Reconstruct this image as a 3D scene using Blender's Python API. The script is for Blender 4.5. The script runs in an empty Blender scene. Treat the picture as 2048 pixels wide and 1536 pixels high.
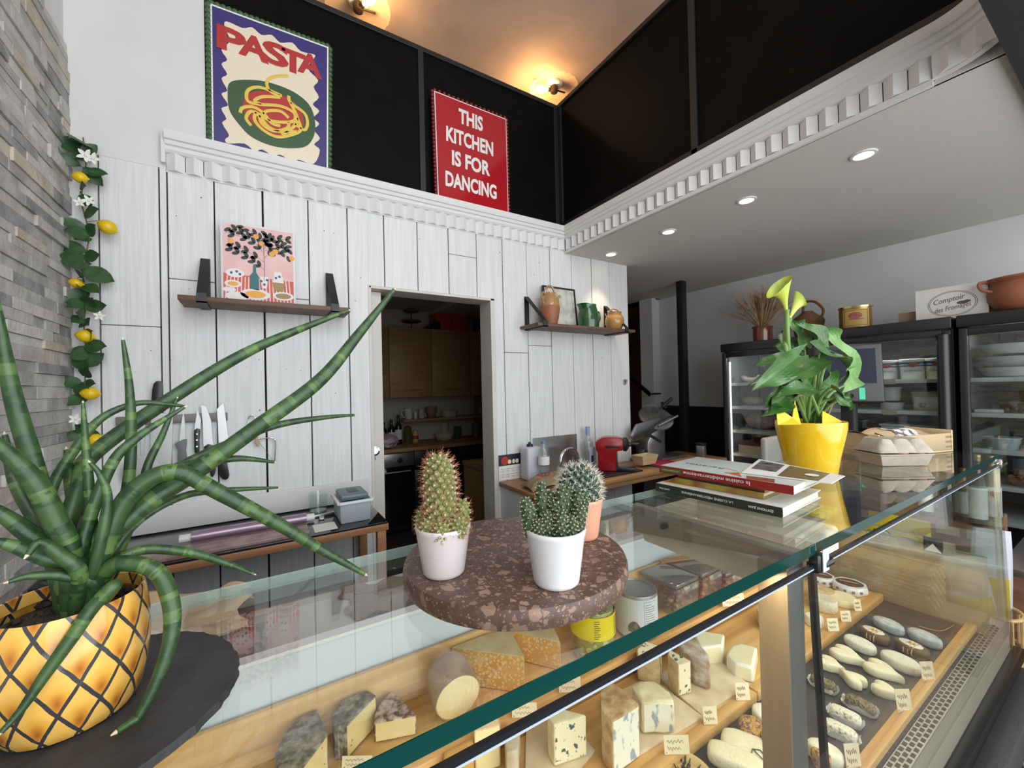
import bpy, bmesh, math, random
from mathutils import Vector, Matrix, Euler
rnd = random.Random(7)
SC = bpy.context.scene
COL = SC.collection
V = Vector
PI = math.pi

# ------------------------------------------------------------ camera
H = 1.505                      # eye height
F_PX, YAW, PITCH, ROLL = 812.22, 0.554746, 0.0082035, -0.0227102
_fw = V((math.sin(YAW)*math.cos(PITCH), math.cos(YAW)*math.cos(PITCH), math.sin(PITCH)))
_r = _fw.cross(V((0, 0, 1))).normalized(); _u = _r.cross(_fw)
_r2 = _r*math.cos(ROLL) + _u*math.sin(ROLL); _u2 = -_r*math.sin(ROLL) + _u*math.cos(ROLL)
cam_d = bpy.data.cameras.new('camera'); cam = bpy.data.objects.new('camera', cam_d); COL.objects.link(cam)
cam_d.sensor_width = 36; cam_d.lens = F_PX/2048*36; cam_d.clip_start = .02
cam.matrix_world = Matrix(((_r2.x, _u2.x, -_fw.x, 0), (_r2.y, _u2.y, -_fw.y, 0), (_r2.z, _u2.z, -_fw.z, H), (0, 0, 0, 1)))
SC.camera = cam

# ------------------------------------------------------------ light and exposure
SC.view_settings.view_transform = 'Standard'; SC.view_settings.look = 'None'
SC.view_settings.exposure = 0.08; SC.view_settings.gamma = 1.0; SC.view_settings.use_curve_mapping = False
SC.cycles.transparent_max_bounces = 32
SC.cycles.max_bounces = 10
SC.cycles.caustics_reflective = False; SC.cycles.caustics_refractive = False
SC.cycles.sample_clamp_indirect = 6
W = bpy.data.worlds.new('sky'); SC.world = W; W.use_nodes = True
_bg = W.node_tree.nodes['Background']; _bg.inputs[0].default_value = (.80, .90, 1, 1); _bg.inputs[1].default_value = .9

def lamp(name, kind, loc, energy, color, parent=None, **kw):
    d = bpy.data.lights.new(name, kind); d.energy = energy; d.color = color
    rot = kw.pop('rot', None); aim = kw.pop('aim', None)
    for k, v in kw.items(): setattr(d, k, v)
    o = bpy.data.objects.new(name, d); COL.objects.link(o); o.location = loc
    if aim is not None: o.rotation_euler = (V(aim)-V(loc)).to_track_quat('-Z', 'Y').to_euler()
    if rot: o.rotation_euler = rot
    if parent:
        o.parent = parent; o.location = V(loc)-ORG[parent.name]
    return o
# daylight entering through the shop front behind the camera
lamp('daylight_window', 'AREA', (1.2, -1.22, 1.75), 76, (.97, .985, 1), aim=(1.2, 3, 1.55), shape='RECTANGLE', size=3.9, size_y=2.3)
lamp('daylight_transom', 'AREA', (.6, -1.22, 3.45), 27, (.95, .98, 1), aim=(.6, 2.5, 2.7), shape='RECTANGLE', size=2.4, size_y=.9)

# ------------------------------------------------------------ helpers
def P(px, py, x=None, y=None, z=None):
    """world point seen at photo pixel (px, py) on the plane x=, y= or z="""
    d = _r2*((px-1024)/F_PX) - _u2*((py-768)/F_PX) + _fw
    if x is not None: t = x/d.x
    elif y is not None: t = y/d.y
    else: t = (z-H)/d.z
    return V((d.x*t, d.y*t, H+d.z*t))
def depth(p): return (V(p)-V((0, 0, H))).dot(_fw)
def PXM(p): return depth(p)/F_PX      # metres per pixel at p

ORG = {}
class MB:
    def __init__(s): s.bm = bmesh.new()
    def _fin(s, vs, M, mi, bev=0, seg=2):
        fs = set(f for v in vs for f in v.link_faces)
        for f in fs: f.material_index = mi
        if bev:
            es = list(set(e for v in vs for e in v.link_edges))
            r = bmesh.ops.bevel(s.bm, geom=es, offset=bev, segments=seg, profile=.5, affect='EDGES')
            for f in r['faces']: f.material_index = mi
            if M is not None:
                vs2 = set(v for f in r['faces'] for v in f.verts) | set(v for v in vs if v.is_valid)
                # all connected verts
                st = list(vs2); seen = set(vs2)
                while st:
                    v = st.pop()
                    for e in v.link_edges:
                        o = e.other_vert(v)
                        if o not in seen: seen.add(o); st.append(o)
                for v in seen: v.co = M @ v.co
        elif M is not None:
            for v in vs: v.co = M @ v.co
    def box(s, lo, hi, M=None, bev=0, seg=2, mi=0):
        x0, y0, z0 = lo; x1, y1, z1 = hi
        v = [s.bm.verts.new(c) for c in ((x0,y0,z0),(x1,y0,z0),(x1,y1,z0),(x0,y1,z0),(x0,y0,z1),(x1,y0,z1),(x1,y1,z1),(x0,y1,z1))]
        for i in ((3,2,1,0),(4,5,6,7),(0,1,5,4),(1,2,6,5),(2,3,7,6),(3,0,4,7)): s.bm.faces.new([v[k] for k in i])
        s._fin(v, M, mi, bev, seg); return s
    def prism(s, pts, vec, M=None, mi=0, mi_side=None, bev=0, seg=2, taper=1.0):
        """closed polygon pts (3D) extruded by vec"""
        vec = V(vec); pts = [V(p) for p in pts]; n = len(pts)
        c = sum(pts, V())/n
        a = [s.bm.verts.new(p) for p in pts]; b = [s.bm.verts.new(c+(p-c)*taper+vec) for p in pts]
        fa = s.bm.faces.new(a); fb = s.bm.faces.new(b[::-1]); sides = []
        for i in range(n): sides.append(s.bm.faces.new((a[i], b[i], b[(i+1) % n], a[(i+1) % n])))
        bmesh.ops.recalc_face_normals(s.bm, faces=[fa, fb]+sides)
        s._fin(a+b, None, mi)
        if mi_side is not None:
            for f in sides: f.material_index = mi_side
        if bev:
            es = list(set(list(fa.edges)+list(fb.edges)+[e for f in sides for e in f.edges]))
            bmesh.ops.bevel(s.bm, geom=es, offset=bev, segments=seg, profile=.5, affect='EDGES')
        if M is not None:
            for v in a+b:
                if v.is_valid: v.co = M @ v.co
        return s
    def tube(s, pts, r, n=8, closed=False, mi=0, flat=1.0, up=None):
        pts = [V(p) for p in pts]; m = len(pts)
        rs = r if isinstance(r, (list, tuple)) else [r]*m
        rings = []; prev = None
        for i in range(m):
            if closed: t = pts[(i+1) % m]-pts[i-1]
            else: t = pts[min(i+1, m-1)]-pts[max(i-1, 0)]
            t.normalize()
            if prev is None:
                ref = V(up) if up is not None else (V((0, 0, 1)) if abs(t.z) < .9 else V((1, 0, 0)))
                nx = ref.cross(t).normalized()
            else:
                nx = (prev - t*prev.dot(t)).normalized()
            prev = nx; ny = t.cross(nx)
            rings.append([s.bm.verts.new(pts[i]+(nx*math.cos(2*PI*k/n)+ny*math.sin(2*PI*k/n)*flat)*rs[i]) for k in range(n)])
        fs = []
        for i in range(m if closed else m-1):
            A = rings[i]; B = rings[(i+1) % m]
            for k in range(n): fs.append(s.bm.faces.new((A[k], A[(k+1) % n], B[(k+1) % n], B[k])))
        if not closed:
            fs.append(s.bm.faces.new(rings[0][::-1])); fs.append(s.bm.faces.new(rings[-1]))
        for f in fs: f.material_index = mi
        return s
    def lathe(s, prof, c=(0,0,0), n=32, M=None, mi=0, cap=True, ang=2*PI, sx=1, sy=1):
        c = V(c); rings = []; vs = []
        full = abs(ang-2*PI) < 1e-6; nn = n if full else n+1
        for (r, z) in prof:
            ring = [s.bm.verts.new(c+V((r*sx*math.cos(ang*k/n), r*sy*math.sin(ang*k/n), z))) for k in range(nn)]
            rings.append(ring); vs += ring
        fs = []
        for a, b in zip(rings, rings[1:]):
            for k in range(n): fs.append(s.bm.faces.new((a[k], a[(k+1) % nn], b[(k+1) % nn], b[k])))
        if cap and full:
            if prof[0][0] > 1e-5: fs.append(s.bm.faces.new(rings[0][::-1]))
            if prof[-1][0] > 1e-5: fs.append(s.bm.faces.new(rings[-1]))
        for f in fs: f.material_index = mi
        if M is not None:
            for v in vs: v.co = M @ v.co
        return s
    def ell(s, c, r, M=None, nu=14, nv=9, mi=0, pw=1.0):
        """ellipsoid / superellipsoid"""
        c = V(c); rx, ry, rz = r if isinstance(r, (tuple, list)) else (r, r, r)
        prof = []
        vs = []; rings = []
        def sg(a): return math.copysign(abs(a)**pw, a)
        for j in range(1, nv):
            th = -PI/2+PI*j/nv
            ring = [s.bm.verts.new(V((rx*sg(math.cos(th))*math.cos(2*PI*k/nu), ry*sg(math.cos(th))*math.sin(2*PI*k/nu), rz*sg(math.sin(th))))) for k in range(nu)]
            rings.append(ring); vs += ring
        b = s.bm.verts.new((0, 0, -rz)); t = s.bm.verts.new((0, 0, rz)); vs += [b, t]
        fs = []
        for k in range(nu):
            fs.append(s.bm.faces.new((b, rings[0][(k+1) % nu], rings[0][k])))
            fs.append(s.bm.faces.new((t, rings[-1][k], rings[-1][(k+1) % nu])))
        for a, d in zip(rings, rings[1:]):
            for k in range(nu): fs.append(s.bm.faces.new((a[k], a[(k+1) % nu], d[(k+1) % nu], d[k])))
        for f in fs: f.material_index = mi
        for v in vs:
            if M is not None: v.co = M @ v.co
            v.co += c
        return s
    def quad(s, *p, mi=0):
        f = s.bm.faces.new([s.bm.verts.new(q) for q in p]); f.material_index = mi; return s
    def grid(s, fn, nu, nv, mi=0):
        g = [[s.bm.verts.new(fn(i/nu, j/nv)) for j in range(nv+1)] for i in range(nu+1)]
        for i in range(nu):
            for j in range(nv):
                f = s.bm.faces.new((g[i][j], g[i+1][j], g[i+1][j+1], g[i][j+1])); f.material_index = mi
        return s
    def build(s, name, mats, parent=None, label=None, sharp=40, loc=None):
        me = bpy.data.meshes.new(name)
        org = ORG[parent.name] if parent else (V(loc) if loc is not None else V())
        if org.length: bmesh.ops.translate(s.bm, verts=s.bm.verts, vec=-org)
        s.bm.normal_update(); s.bm.to_mesh(me); s.bm.free()
        for m in (mats if isinstance(mats, (list, tuple)) else [mats]): me.materials.append(m)
        if sharp is not None:
            me.polygons.foreach_set('use_smooth', [True]*len(me.polygons)); me.set_sharp_from_angle(angle=math.radians(sharp))
        o = bpy.data.objects.new(name, me); COL.objects.link(o)
        if parent: o.parent = parent
        else: o.location = org
        ORG[o.name] = org.copy()
        if label: o['label'] = label
        return o
def thing(name, label, cat, loc=(0,0,0), group=None):
    o = bpy.data.objects.new(name, None); COL.objects.link(o); o.location = V(loc); o.empty_display_size = .02
    ORG[o.name] = V(loc); o['label'] = label; o['category'] = cat
    if group: o['group'] = group
    return o
def solo(mb, name, mats, label, cat, group=None, sharp=40, kind=None):
    vs = [v.co for v in mb.bm.verts]
    lo = V((min(v[i] for v in vs) for i in range(3))); hi = V((max(v[i] for v in vs) for i in range(3)))
    o = mb.build(name, mats, None, sharp=sharp, loc=((lo.x+hi.x)/2, (lo.y+hi.y)/2, lo.z))
    o['label'] = label; o['category'] = cat
    if group: o['group'] = group
    if kind: o['kind'] = kind
    return o
def struct(mb, name, mats, sharp=None, parent=None):
    o = mb.build(name, mats, parent, sharp=sharp)
    if not parent: o['kind'] = 'structure'
    return o
def frame_at(o, right, up):
    """matrix with local x=right, y=up, z=right x up at o"""
    r = V(right).normalized(); n = r.cross(V(up)).normalized(); u = n.cross(r)
    return Matrix(((r.x, u.x, n.x, o[0]), (r.y, u.y, n.y, o[1]), (r.z, u.z, n.z, o[2]), (0, 0, 0, 1)))
def rotz(c, a): return Matrix.Translation(V(c)) @ Matrix.Rotation(a, 4, 'Z')
def text(name, body, mat, parent, o, right, up, w=None, h=.05, ext=.0004, bold=0, spacing=1.0, shear=0, align='CENTER'):
    """raised lettering centred at o, fitted to width w and height h"""
    cu = bpy.data.curves.new('lettering', 'FONT'); cu.body = body; cu.align_x = align; cu.align_y = 'CENTER'
    cu.size = 1; cu.extrude = .001; cu.bevel_depth = bold*.8; cu.bevel_resolution = 1; cu.space_character = spacing; cu.shear = shear; cu.resolution_u = 3
    t = bpy.data.objects.new('lettering', cu); COL.objects.link(t)
    bpy.context.view_layer.update()
    me = bpy.data.meshes.new_from_object(t.evaluated_get(bpy.context.evaluated_depsgraph_get()))
    bpy.data.objects.remove(t); bpy.data.curves.remove(cu)
    xs = [v.co.x for v in me.vertices]; ys = [v.co.y for v in me.vertices]
    if not xs: return None
    x0, x1, y0, y1 = min(xs), max(xs), min(ys), max(ys)
    zm = max(abs(v.co.z) for v in me.vertices) or 1
    sy = h/(y1-y0); sx = (w/(x1-x0)) if w else sy
    M = frame_at(o, right, up); org = ORG[parent.name]
    for v in me.vertices:
        v.co = M @ V(((v.co.x-(x0+x1)/2)*sx, (v.co.y-(y0+y1)/2)*sy, ext*(.55+.45*v.co.z/zm))) - org
    me.materials.append(mat)
    ob = bpy.data.objects.new(name, me); COL.objects.link(ob); ob.parent = parent; ORG[ob.name] = org.copy()
    return ob

# ------------------------------------------------------------ materials
MATS = {}
def mat(name, col, rough=.5, metal=0, col2=None, nscale=8, ndetail=6, lo=.35, hi=.65, bump=0, bscale=60, stretch=None, emit=None, estr=0, coat=0, spec=.5, trans=0, alpha=1, sss=0):
    m = bpy.data.materials.new(name); m.use_nodes = True; nt = m.node_tree; N = nt.nodes; L = nt.links
    b = N['Principled BSDF']
    b.inputs['Base Color'].default_value = (*col, 1); b.inputs['Roughness'].default_value = rough; b.inputs['Metallic'].default_value = metal
    b.inputs['Specular IOR Level'].default_value = spec; b.inputs['Coat Weight'].default_value = coat; b.inputs['Coat Roughness'].default_value = .08
    b.inputs['Transmission Weight'].default_value = trans; b.inputs['Alpha'].default_value = alpha
    if sss: b.inputs['Subsurface Weight'].default_value = sss; b.inputs['Subsurface Radius'].default_value = (.01, .008, .004)
    if emit: b.inputs['Emission Color'].default_value = (*emit, 1); b.inputs['Emission Strength'].default_value = estr
    tc = N.new('ShaderNodeTexCoord'); src = tc.outputs['Object']
    if stretch:
        mp = N.new('ShaderNodeMapping'); mp.inputs['Scale'].default_value = stretch; L.new(src, mp.inputs[0]); src = mp.outputs[0]
    if col2:
        no = N.new('ShaderNodeTexNoise'); no.inputs['Scale'].default_value = nscale; no.inputs['Detail'].default_value = ndetail
        L.new(src, no.inputs['Vector'])
        cr = N.new('ShaderNodeValToRGB'); cr.color_ramp.elements[0].position = lo; cr.color_ramp.elements[1].position = hi
        cr.color_ramp.elements[0].color = (*col, 1); cr.color_ramp.elements[1].color = (*col2, 1)
        L.new(no.outputs['Fac'], cr.inputs[0]); L.new(cr.outputs[0], b.inputs['Base Color'])
    if bump:
        nb = N.new('ShaderNodeTexNoise'); nb.inputs['Scale'].default_value = bscale; nb.inputs['Detail'].default_value = 5
        L.new(src, nb.inputs['Vector'])
        bp = N.new('ShaderNodeBump'); bp.inputs['Strength'].default_value = bump; bp.inputs['Distance'].default_value = .004
        L.new(nb.outputs['Fac'], bp.inputs['Height']); L.new(bp.outputs[0], b.inputs['Normal'])
    MATS[name] = m; return m
def glass(name, tint=(.96, .99, .975), f0=.045, refl=1.0, haze=None):
    m = bpy.data.materials.new(name); m.use_nodes = True; nt = m.node_tree; N = nt.nodes; L = nt.links
    N.remove(N['Principled BSDF']); out = N['Material Output']
    tr = N.new('ShaderNodeBsdfTransparent'); tr.inputs[0].default_value = (*tint, 1)
    gl = N.new('ShaderNodeBsdfGlossy'); gl.inputs['Roughness'].default_value = 0; gl.inputs[0].default_value = (refl, refl, refl, 1)
    lw = N.new('ShaderNodeLayerWeight'); lw.inputs[0].default_value = .5
    pw = N.new('ShaderNodeMath'); pw.operation = 'POWER'; pw.inputs[1].default_value = 5; L.new(lw.outputs['Facing'], pw.inputs[0])
    ma = N.new('ShaderNodeMath'); ma.operation = 'MULTIPLY_ADD'; ma.inputs[1].default_value = 1-f0; ma.inputs[2].default_value = f0; L.new(pw.outputs[0], ma.inputs[0])
    mx = N.new('ShaderNodeMixShader'); L.new(ma.outputs[0], mx.inputs[0]); L.new(tr.outputs[0], mx.inputs[1]); L.new(gl.outputs[0], mx.inputs[2])
    last = mx
    if haze:
        df = N.new('ShaderNodeBsdfDiffuse'); df.inputs[0].default_value = (*haze[0], 1)
        m2 = N.new('ShaderNodeMixShader'); m2.inputs[0].default_value = haze[1]; L.new(mx.outputs[0], m2.inputs[1]); L.new(df.outputs[0], m2.inputs[2]); last = m2
    L.new(last.outputs[0], out.inputs['Surface']); MATS[name] = m; return m
def spots(name, base, spot, scale=60, thr=.35, rough=.6, base2=None, bump=0, sss=0, stretch=None, rnd_=1.0):
    """voronoi speckles of colour spot over base (chips, herbs, mould veins)"""
    m = mat(name, base, rough, col2=base2, nscale=20, bump=bump, bscale=120, sss=sss); nt = m.node_tree; N = nt.nodes; L = nt.links; b = N['Principled BSDF']
    tc = N.new('ShaderNodeTexCoord'); src = tc.outputs['Object']
    if stretch:
        mp = N.new('ShaderNodeMapping'); mp.inputs['Scale'].default_value = stretch; L.new(src, mp.inputs[0]); src = mp.outputs[0]
    nz = N.new('ShaderNodeTexNoise'); nz.inputs['Scale'].default_value = scale*.8; L.new(src, nz.inputs['Vector'])
    ad = N.new('ShaderNodeMixRGB'); ad.blend_type = 'ADD'; ad.inputs[0].default_value = .35/scale*2; L.new(src, ad.inputs[1]); L.new(nz.outputs['Color'], ad.inputs[2])
    vo = N.new('ShaderNodeTexVoronoi'); vo.inputs['Scale'].default_value = scale; vo.inputs['Randomness'].default_value = rnd_; L.new(ad.outputs[0], vo.inputs['Vector'])
    # cell radius varies so chips have different sizes
    sx = N.new('ShaderNodeSeparateColor'); L.new(vo.outputs['Color'], sx.inputs[0])
    ml = N.new('ShaderNodeMath'); ml.operation = 'MULTIPLY'; ml.inputs[1].default_value = thr*1.6; L.new(sx.outputs[0], ml.inputs[0])
    lt = N.new('ShaderNodeMath'); lt.operation = 'LESS_THAN'; L.new(vo.outputs['Distance'], lt.inputs[0]); L.new(ml.outputs[0], lt.inputs[1])
    mx = N.new('ShaderNodeMixRGB'); L.new(lt.outputs[0], mx.inputs[0]); mx.inputs[2].default_value = (*spot, 1)
    old = b.inputs['Base Color'].links
    if old: L.new(old[0].from_socket, mx.inputs[1])
    else: mx.inputs[1].default_value = (*base, 1)
    L.new(mx.outputs[0], b.inputs['Base Color'])
    return m
def chips(name, base, base2, chip, chip2, scales=((60, .72, .05), (190, .74, .08)), rough=.5):
    """angular chips of stone set in a mottled ground"""
    m = mat(name, base, rough, col2=base2, nscale=90); nt = m.node_tree; N = nt.nodes; L = nt.links; b = N['Principled BSDF']
    tc = N.new('ShaderNodeTexCoord'); last = b.inputs['Base Color'].links[0].from_socket
    for i, (sc, thr, gap) in enumerate(scales):
        va = N.new('ShaderNodeTexVoronoi'); va.inputs['Scale'].default_value = sc; L.new(tc.outputs['Object'], va.inputs['Vector'])
        ve = N.new('ShaderNodeTexVoronoi'); ve.feature = 'DISTANCE_TO_EDGE'; ve.inputs['Scale'].default_value = sc; L.new(tc.outputs['Object'], ve.inputs['Vector'])
        se = N.new('ShaderNodeSeparateColor'); L.new(va.outputs['Color'], se.inputs[0])
        g1 = N.new('ShaderNodeMath'); g1.operation = 'GREATER_THAN'; g1.inputs[1].default_value = thr; L.new(se.outputs[0], g1.inputs[0])
        ad = N.new('ShaderNodeMath'); ad.operation = 'MULTIPLY_ADD'; ad.inputs[1].default_value = .22; ad.inputs[2].default_value = gap; L.new(se.outputs[1], ad.inputs[0])
        g2 = N.new('ShaderNodeMath'); g2.operation = 'GREATER_THAN'; L.new(ve.outputs['Distance'], g2.inputs[0]); L.new(ad.outputs[0], g2.inputs[1])
        mu = N.new('ShaderNodeMath'); mu.operation = 'MULTIPLY'; L.new(g1.outputs[0], mu.inputs[0]); L.new(g2.outputs[0], mu.inputs[1])
        cm = N.new('ShaderNodeMixRGB'); L.new(se.outputs[2], cm.inputs[0]); cm.inputs[1].default_value = (*chip, 1); cm.inputs[2].default_value = (*chip2, 1)
        mx = N.new('ShaderNodeMixRGB'); L.new(mu.outputs[0], mx.inputs[0]); L.new(last, mx.inputs[1]); L.new(cm.outputs[0], mx.inputs[2]); last = mx.outputs[0]
    L.new(last, b.inputs['Base Color']); return m
def wood(name, c1, c2, axis='x', rough=.5, scale=1.0, bump=.15, coat=0):
    st = {'x': (1.2, 22, 22), 'y': (22, 1.2, 22), 'z': (22, 22, 1.2)}[axis]
    st = tuple(a*scale for a in st)
    return mat(name, c1, rough, col2=c2, nscale=2.2, ndetail=9, lo=.32, hi=.68, bump=bump, bscale=4, stretch=st, coat=coat)

m_white = mat('white_wall_paint', (.70, .70, .695), .6, col2=(.64, .64, .635), nscale=3, bump=.12, bscale=40)
m_plank = mat('white_painted_plank', (.74, .745, .75), .5, col2=(.66, .665, .67), nscale=3, bump=.35, bscale=5, stretch=(24, 24, 1.3))
m_corn = mat('white_plaster_cornice', (.72, .71, .70), .6, bump=.08, bscale=50)
m_ceil = mat('grey_white_ceiling', (.63, .60, .56), .75, bump=.15, bscale=120)
m_gap = mat('dark_gap', (.012, .010, .009), .8)
m_black = mat('black_paint', (.0045, .004, .0036), .45, spec=.06, col2=(.0065, .0055, .0048), nscale=6, bump=.15, bscale=25)
m_blacksteel = mat('black_steel', (.012, .012, .013), .45, bump=.05)
m_floor = mat('dark_floor_tile', (.055, .045, .04), .45, col2=(.075, .06, .055), nscale=9)
m_mezz = mat('upper_ceiling_plaster', (.66, .55, .48), .8, col2=(.58, .48, .41), nscale=4, bump=.2, bscale=90)
m_wine = mat('brown_stair_wall', (.33, .20, .14), .7)
m_dark = mat('near_black', (.01, .01, .01), .5)
m_steel = mat('brushed_steel', (.55, .55, .56), .28, 1, bump=.04, bscale=30, stretch=(1, 1, 30))
m_chrome = mat('chrome', (.75, .75, .76), .08, 1)
m_alu = mat('satin_aluminium', (.42, .42, .43), .35, .9)
m_glass = glass('clear_glass')
m_topglass = glass('counter_glass', (.975, .99, .982), f0=.06)
m_edge = mat('green_glass_edge', (.002, .045, .038), .08, spec=.8, coat=.5)
m_wpl = mat('white_plastic', (.72, .72, .72), .4)
m_blkpl = mat('black_plastic', (.015, .015, .016), .35)
m_paper = mat('white_paper', (.78, .77, .74), .7)
m_kraft = mat('kraft_paper', (.50, .36, .22), .75, col2=(.42, .29, .17), nscale=12, bump=.2)
# ------------------------------------------------------------ room shell
D = 2.13          # back wall plane
XL, XR = -.60, 3.61
ZS = 2.40         # soffit
ZC = 4.10         # upper ceiling
b = MB(); b.box((-1.2, -1.5, -.05), (3.8, 5.2, 0)); struct(b, 'floor', m_floor)
b = MB(); b.box((XL-.12, -1.4, 0), (XL, 5.2, ZC)); struct(b, 'wall_left', m_white)
# stone veneer strips on the left wall
stone_mats = [mat('stone_%s' % n, c, .85, col2=d, nscale=14, bump=.9, bscale=55) for n, c, d in (
    ('grey', (.34, .33, .315), (.50, .485, .46)), ('pale', (.52, .50, .465), (.66, .64, .60)), ('dark', (.23, .23, .228), (.38, .375, .37)),
    ('tan', (.46, .395, .32), (.60, .54, .46)), ('mid', (.42, .40, .375), (.56, .54, .505)))]
b = MB(); b.box((XL, -1.2, 0), (XL+.003, D, 2.81), mi=2)
z = .62; R1 = random.Random(3)
while z < 2.80:
    h = R1.choice((.028, .034, .034, .040, .046)); h = min(h, 2.81-z)
    y = -.55 - R1.random()*.2
    while y < D-.002:
        l = R1.uniform(.09, .30); y1 = min(y+l, D-.001)
        if y1-y > .02:
            t = R1.uniform(.008, .019)
            b.box((XL+.002, y+.0008, z+.0006), (XL+t, y1-.0008, z+h-.0006), mi=R1.choice((0, 0, 1, 1, 2, 3, 4, 4)))
        y = y1
    z += h
struct(b, 'wall_left_stone', stone_mats)
# back wall: painted planks over a dark void, plaster above left, door opening
GAPS = [-.60, -.512, -.335, -.310, -.155, .023, .205, .379, .558, .736, .917, 1.094, 1.271, 1.448, 1.634, 1.818, 2.0, 2.176, 2.364]
DX0, DX1, DZ = .475, 1.206, 2.04
CUT = {0: [], 1: [1.78], 3: [1.98], 5: [1.94], 10: [2.27], 13: [1.77], 12: [1.72]}
b = MB(); R2 = random.Random(5)
for i, (x0, x1) in enumerate(zip(GAPS, GAPS[1:])):
    g = .0035 if i not in (4,) else .006
    pieces = []
    if x1 <= DX0 or x0 >= DX1: pieces = [(x0+.0015, x1-g, 0, 2.45)]
    else:
        if x0 < DX0: pieces.append((x0+.0015, DX0, 0, 2.45)); x0b = DX0
        else: x0b = x0+.0015
        if x1 > DX1: pieces.append((DX1, x1-g, 0, 2.45)); x1b = DX1
        else: x1b = x1-g
        pieces.append((x0b, x1b, DZ, 2.45))
    for (a, c, z0, z1) in pieces:
        zs = [z0]+[q for q in CUT.get(i, []) if z0 < q < z1]+[z1]
        for q0, q1 in zip(zs, zs[1:]):
            dy = R2.uniform(0, .003)
            b.box((a, D-dy, q0+.001), (c, D+.022, q1-.002), bev=.0012, seg=1)
struct(b, 'wall_back', m_plank)
b = MB()
for x0, x1, z0, z1 in ((XL, DX0, 0, 2.45), (DX0, DX1, DZ, 2.45), (DX1, 2.364, 0, 2.45)): b.box((x0, D+.023, z0), (x1, D+.06, z1))
struct(b, 'wall_back_lining', m_gap)
b = MB(); b.box((XL, D+.061, 0), (DX0, D+.13, 2.45)); b.box((DX1, D+.061, 0), (2.362, D+.13, 2.45)); b.box((DX0, D+.061, DZ), (DX1, D+.13, 2.45)); b.box((2.35, D+.02, 0), (2.363, D+.13, 2.45))
struct(b, 'wall_back_rear', m_white)
# nail heads on the planks
m_knot = mat('knot', (.12, .11, .10), .7)
b = MB(); R3 = random.Random(12)
for k in range(70):
    x = R3.uniform(-.45, 2.3); z = R3.uniform(1.05, 2.35)
    if DX0-.03 < x < DX1+.03 and z < DZ+.02: continue
    r = R3.uniform(.0012, .003); b.lathe([(r, 0), (r*.7, .0012)], n=7, M=Matrix.Translation((x, D-.0028, z)) @ Matrix.Rotation(PI/2, 4, 'X'))
struct(b, 'wall_back_knots', m_knot)
# plaster of the upper left wall
b = MB(); b.box((XL, D-.004, 2.425), (-.18, D+.10, ZC))
p = [P(198, 309, y=D), P(330, 342, y=D)]
struct(b, 'wall_back_upper', m_white)
# door: casing and a pocket door leaf
b = MB(); b.box((DX1-.028, D-.006, 0), (DX1, D+.135, DZ), bev=.003); b.box((DX0, D-.006, DZ-.014), (DX1, D+.135, DZ), bev=.003); b.box((DX0-.004, D-.006, 0), (DX0+.012, D+.05, DZ), bev=.002)
struct(b, 'trim_1', mat('cream_door_paint', (.66, .63, .58), .5, col2=(.58, .55, .50), nscale=5))
b = MB(); b.box((DX0+.002, D+.055, 0), (DX0+.075, D+.095, DZ-.016), bev=.002); dr = struct(b, 'door_1', mat('door_leaf', (.60, .57, .54), .5))
lk = P(745, 906, y=D-.006)
b = MB(); M = Matrix.Translation((DX0+.028, D+.054, lk.z)) @ Matrix.Rotation(PI/2, 4, 'X')
b.lathe([(.024, 0), (.024, .004), (.019, .005), (.017, .001), (.006, .001), (.006, .006), (0, .006)], n=24, M=M); b.box((-.003, -.045, .001), (.003, -.027, .006), M=M)
b.build('door_lock', m_chrome, dr, label='round chrome privacy lock')

# cornice: moulding steps with a zigzag dentil band
def cornice(b, fr, length, back=0.0, flip=False):
    """fr(s, o, z): s along the run, o outward, z height"""
    prof = [(0, 2.485), (.018, 2.488), (.026, 2.497), (.026, 2.512), (.034, 2.516), (.038, 2.530), (.046, 2.533), (.050, 2.545), (.050, 2.566), (.0, 2.566)]
    for (o0, z0), (o1, z1) in zip(prof, prof[1:]):
        b.quad(fr(0, o0, z0), fr(length, o0, z0), fr(length, o1, z1), fr(0, o1, z1))
    b.quad(*[fr(0, o, z) for o, z in prof]); b.quad(*[fr(length, o, z) for o, z in prof])
    b.quad(fr(0, .004, 2.412), fr(length, .004, 2.412), fr(length, .004, 2.487), fr(0, .004, 2.487))
    n = max(1, round(length/.062)); p_ = length/n
    for k in range(n):
        s = k*p_
        t = [(s+p_*.02, .004), (s+p_*.5, .025), (s+p_*.98, .004)]
        b.prism([fr(a, o, 2.418) for a, o in t], fr(0, 0, .069)-fr(0, 0, 0))
bb = MB(); x0 = -.312
cornice(bb, lambda s, o, z: V((x0+s, D-o, z)), 1.77-x0)
bb.box((x0-.012, D-.03, 2.44), (x0+.001, D, 2.56))
struct(bb, 'trim_2', m_corn, sharp=30)
XM = 1.77
bb = MB(); yF = .36
bb.box((XM-.014, yF, 2.3985), (XM+.002, D-.004, 2.416))
cornice(bb, lambda s, o, z: V((XM-o, D-.004-s, z)), D-yF)
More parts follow.
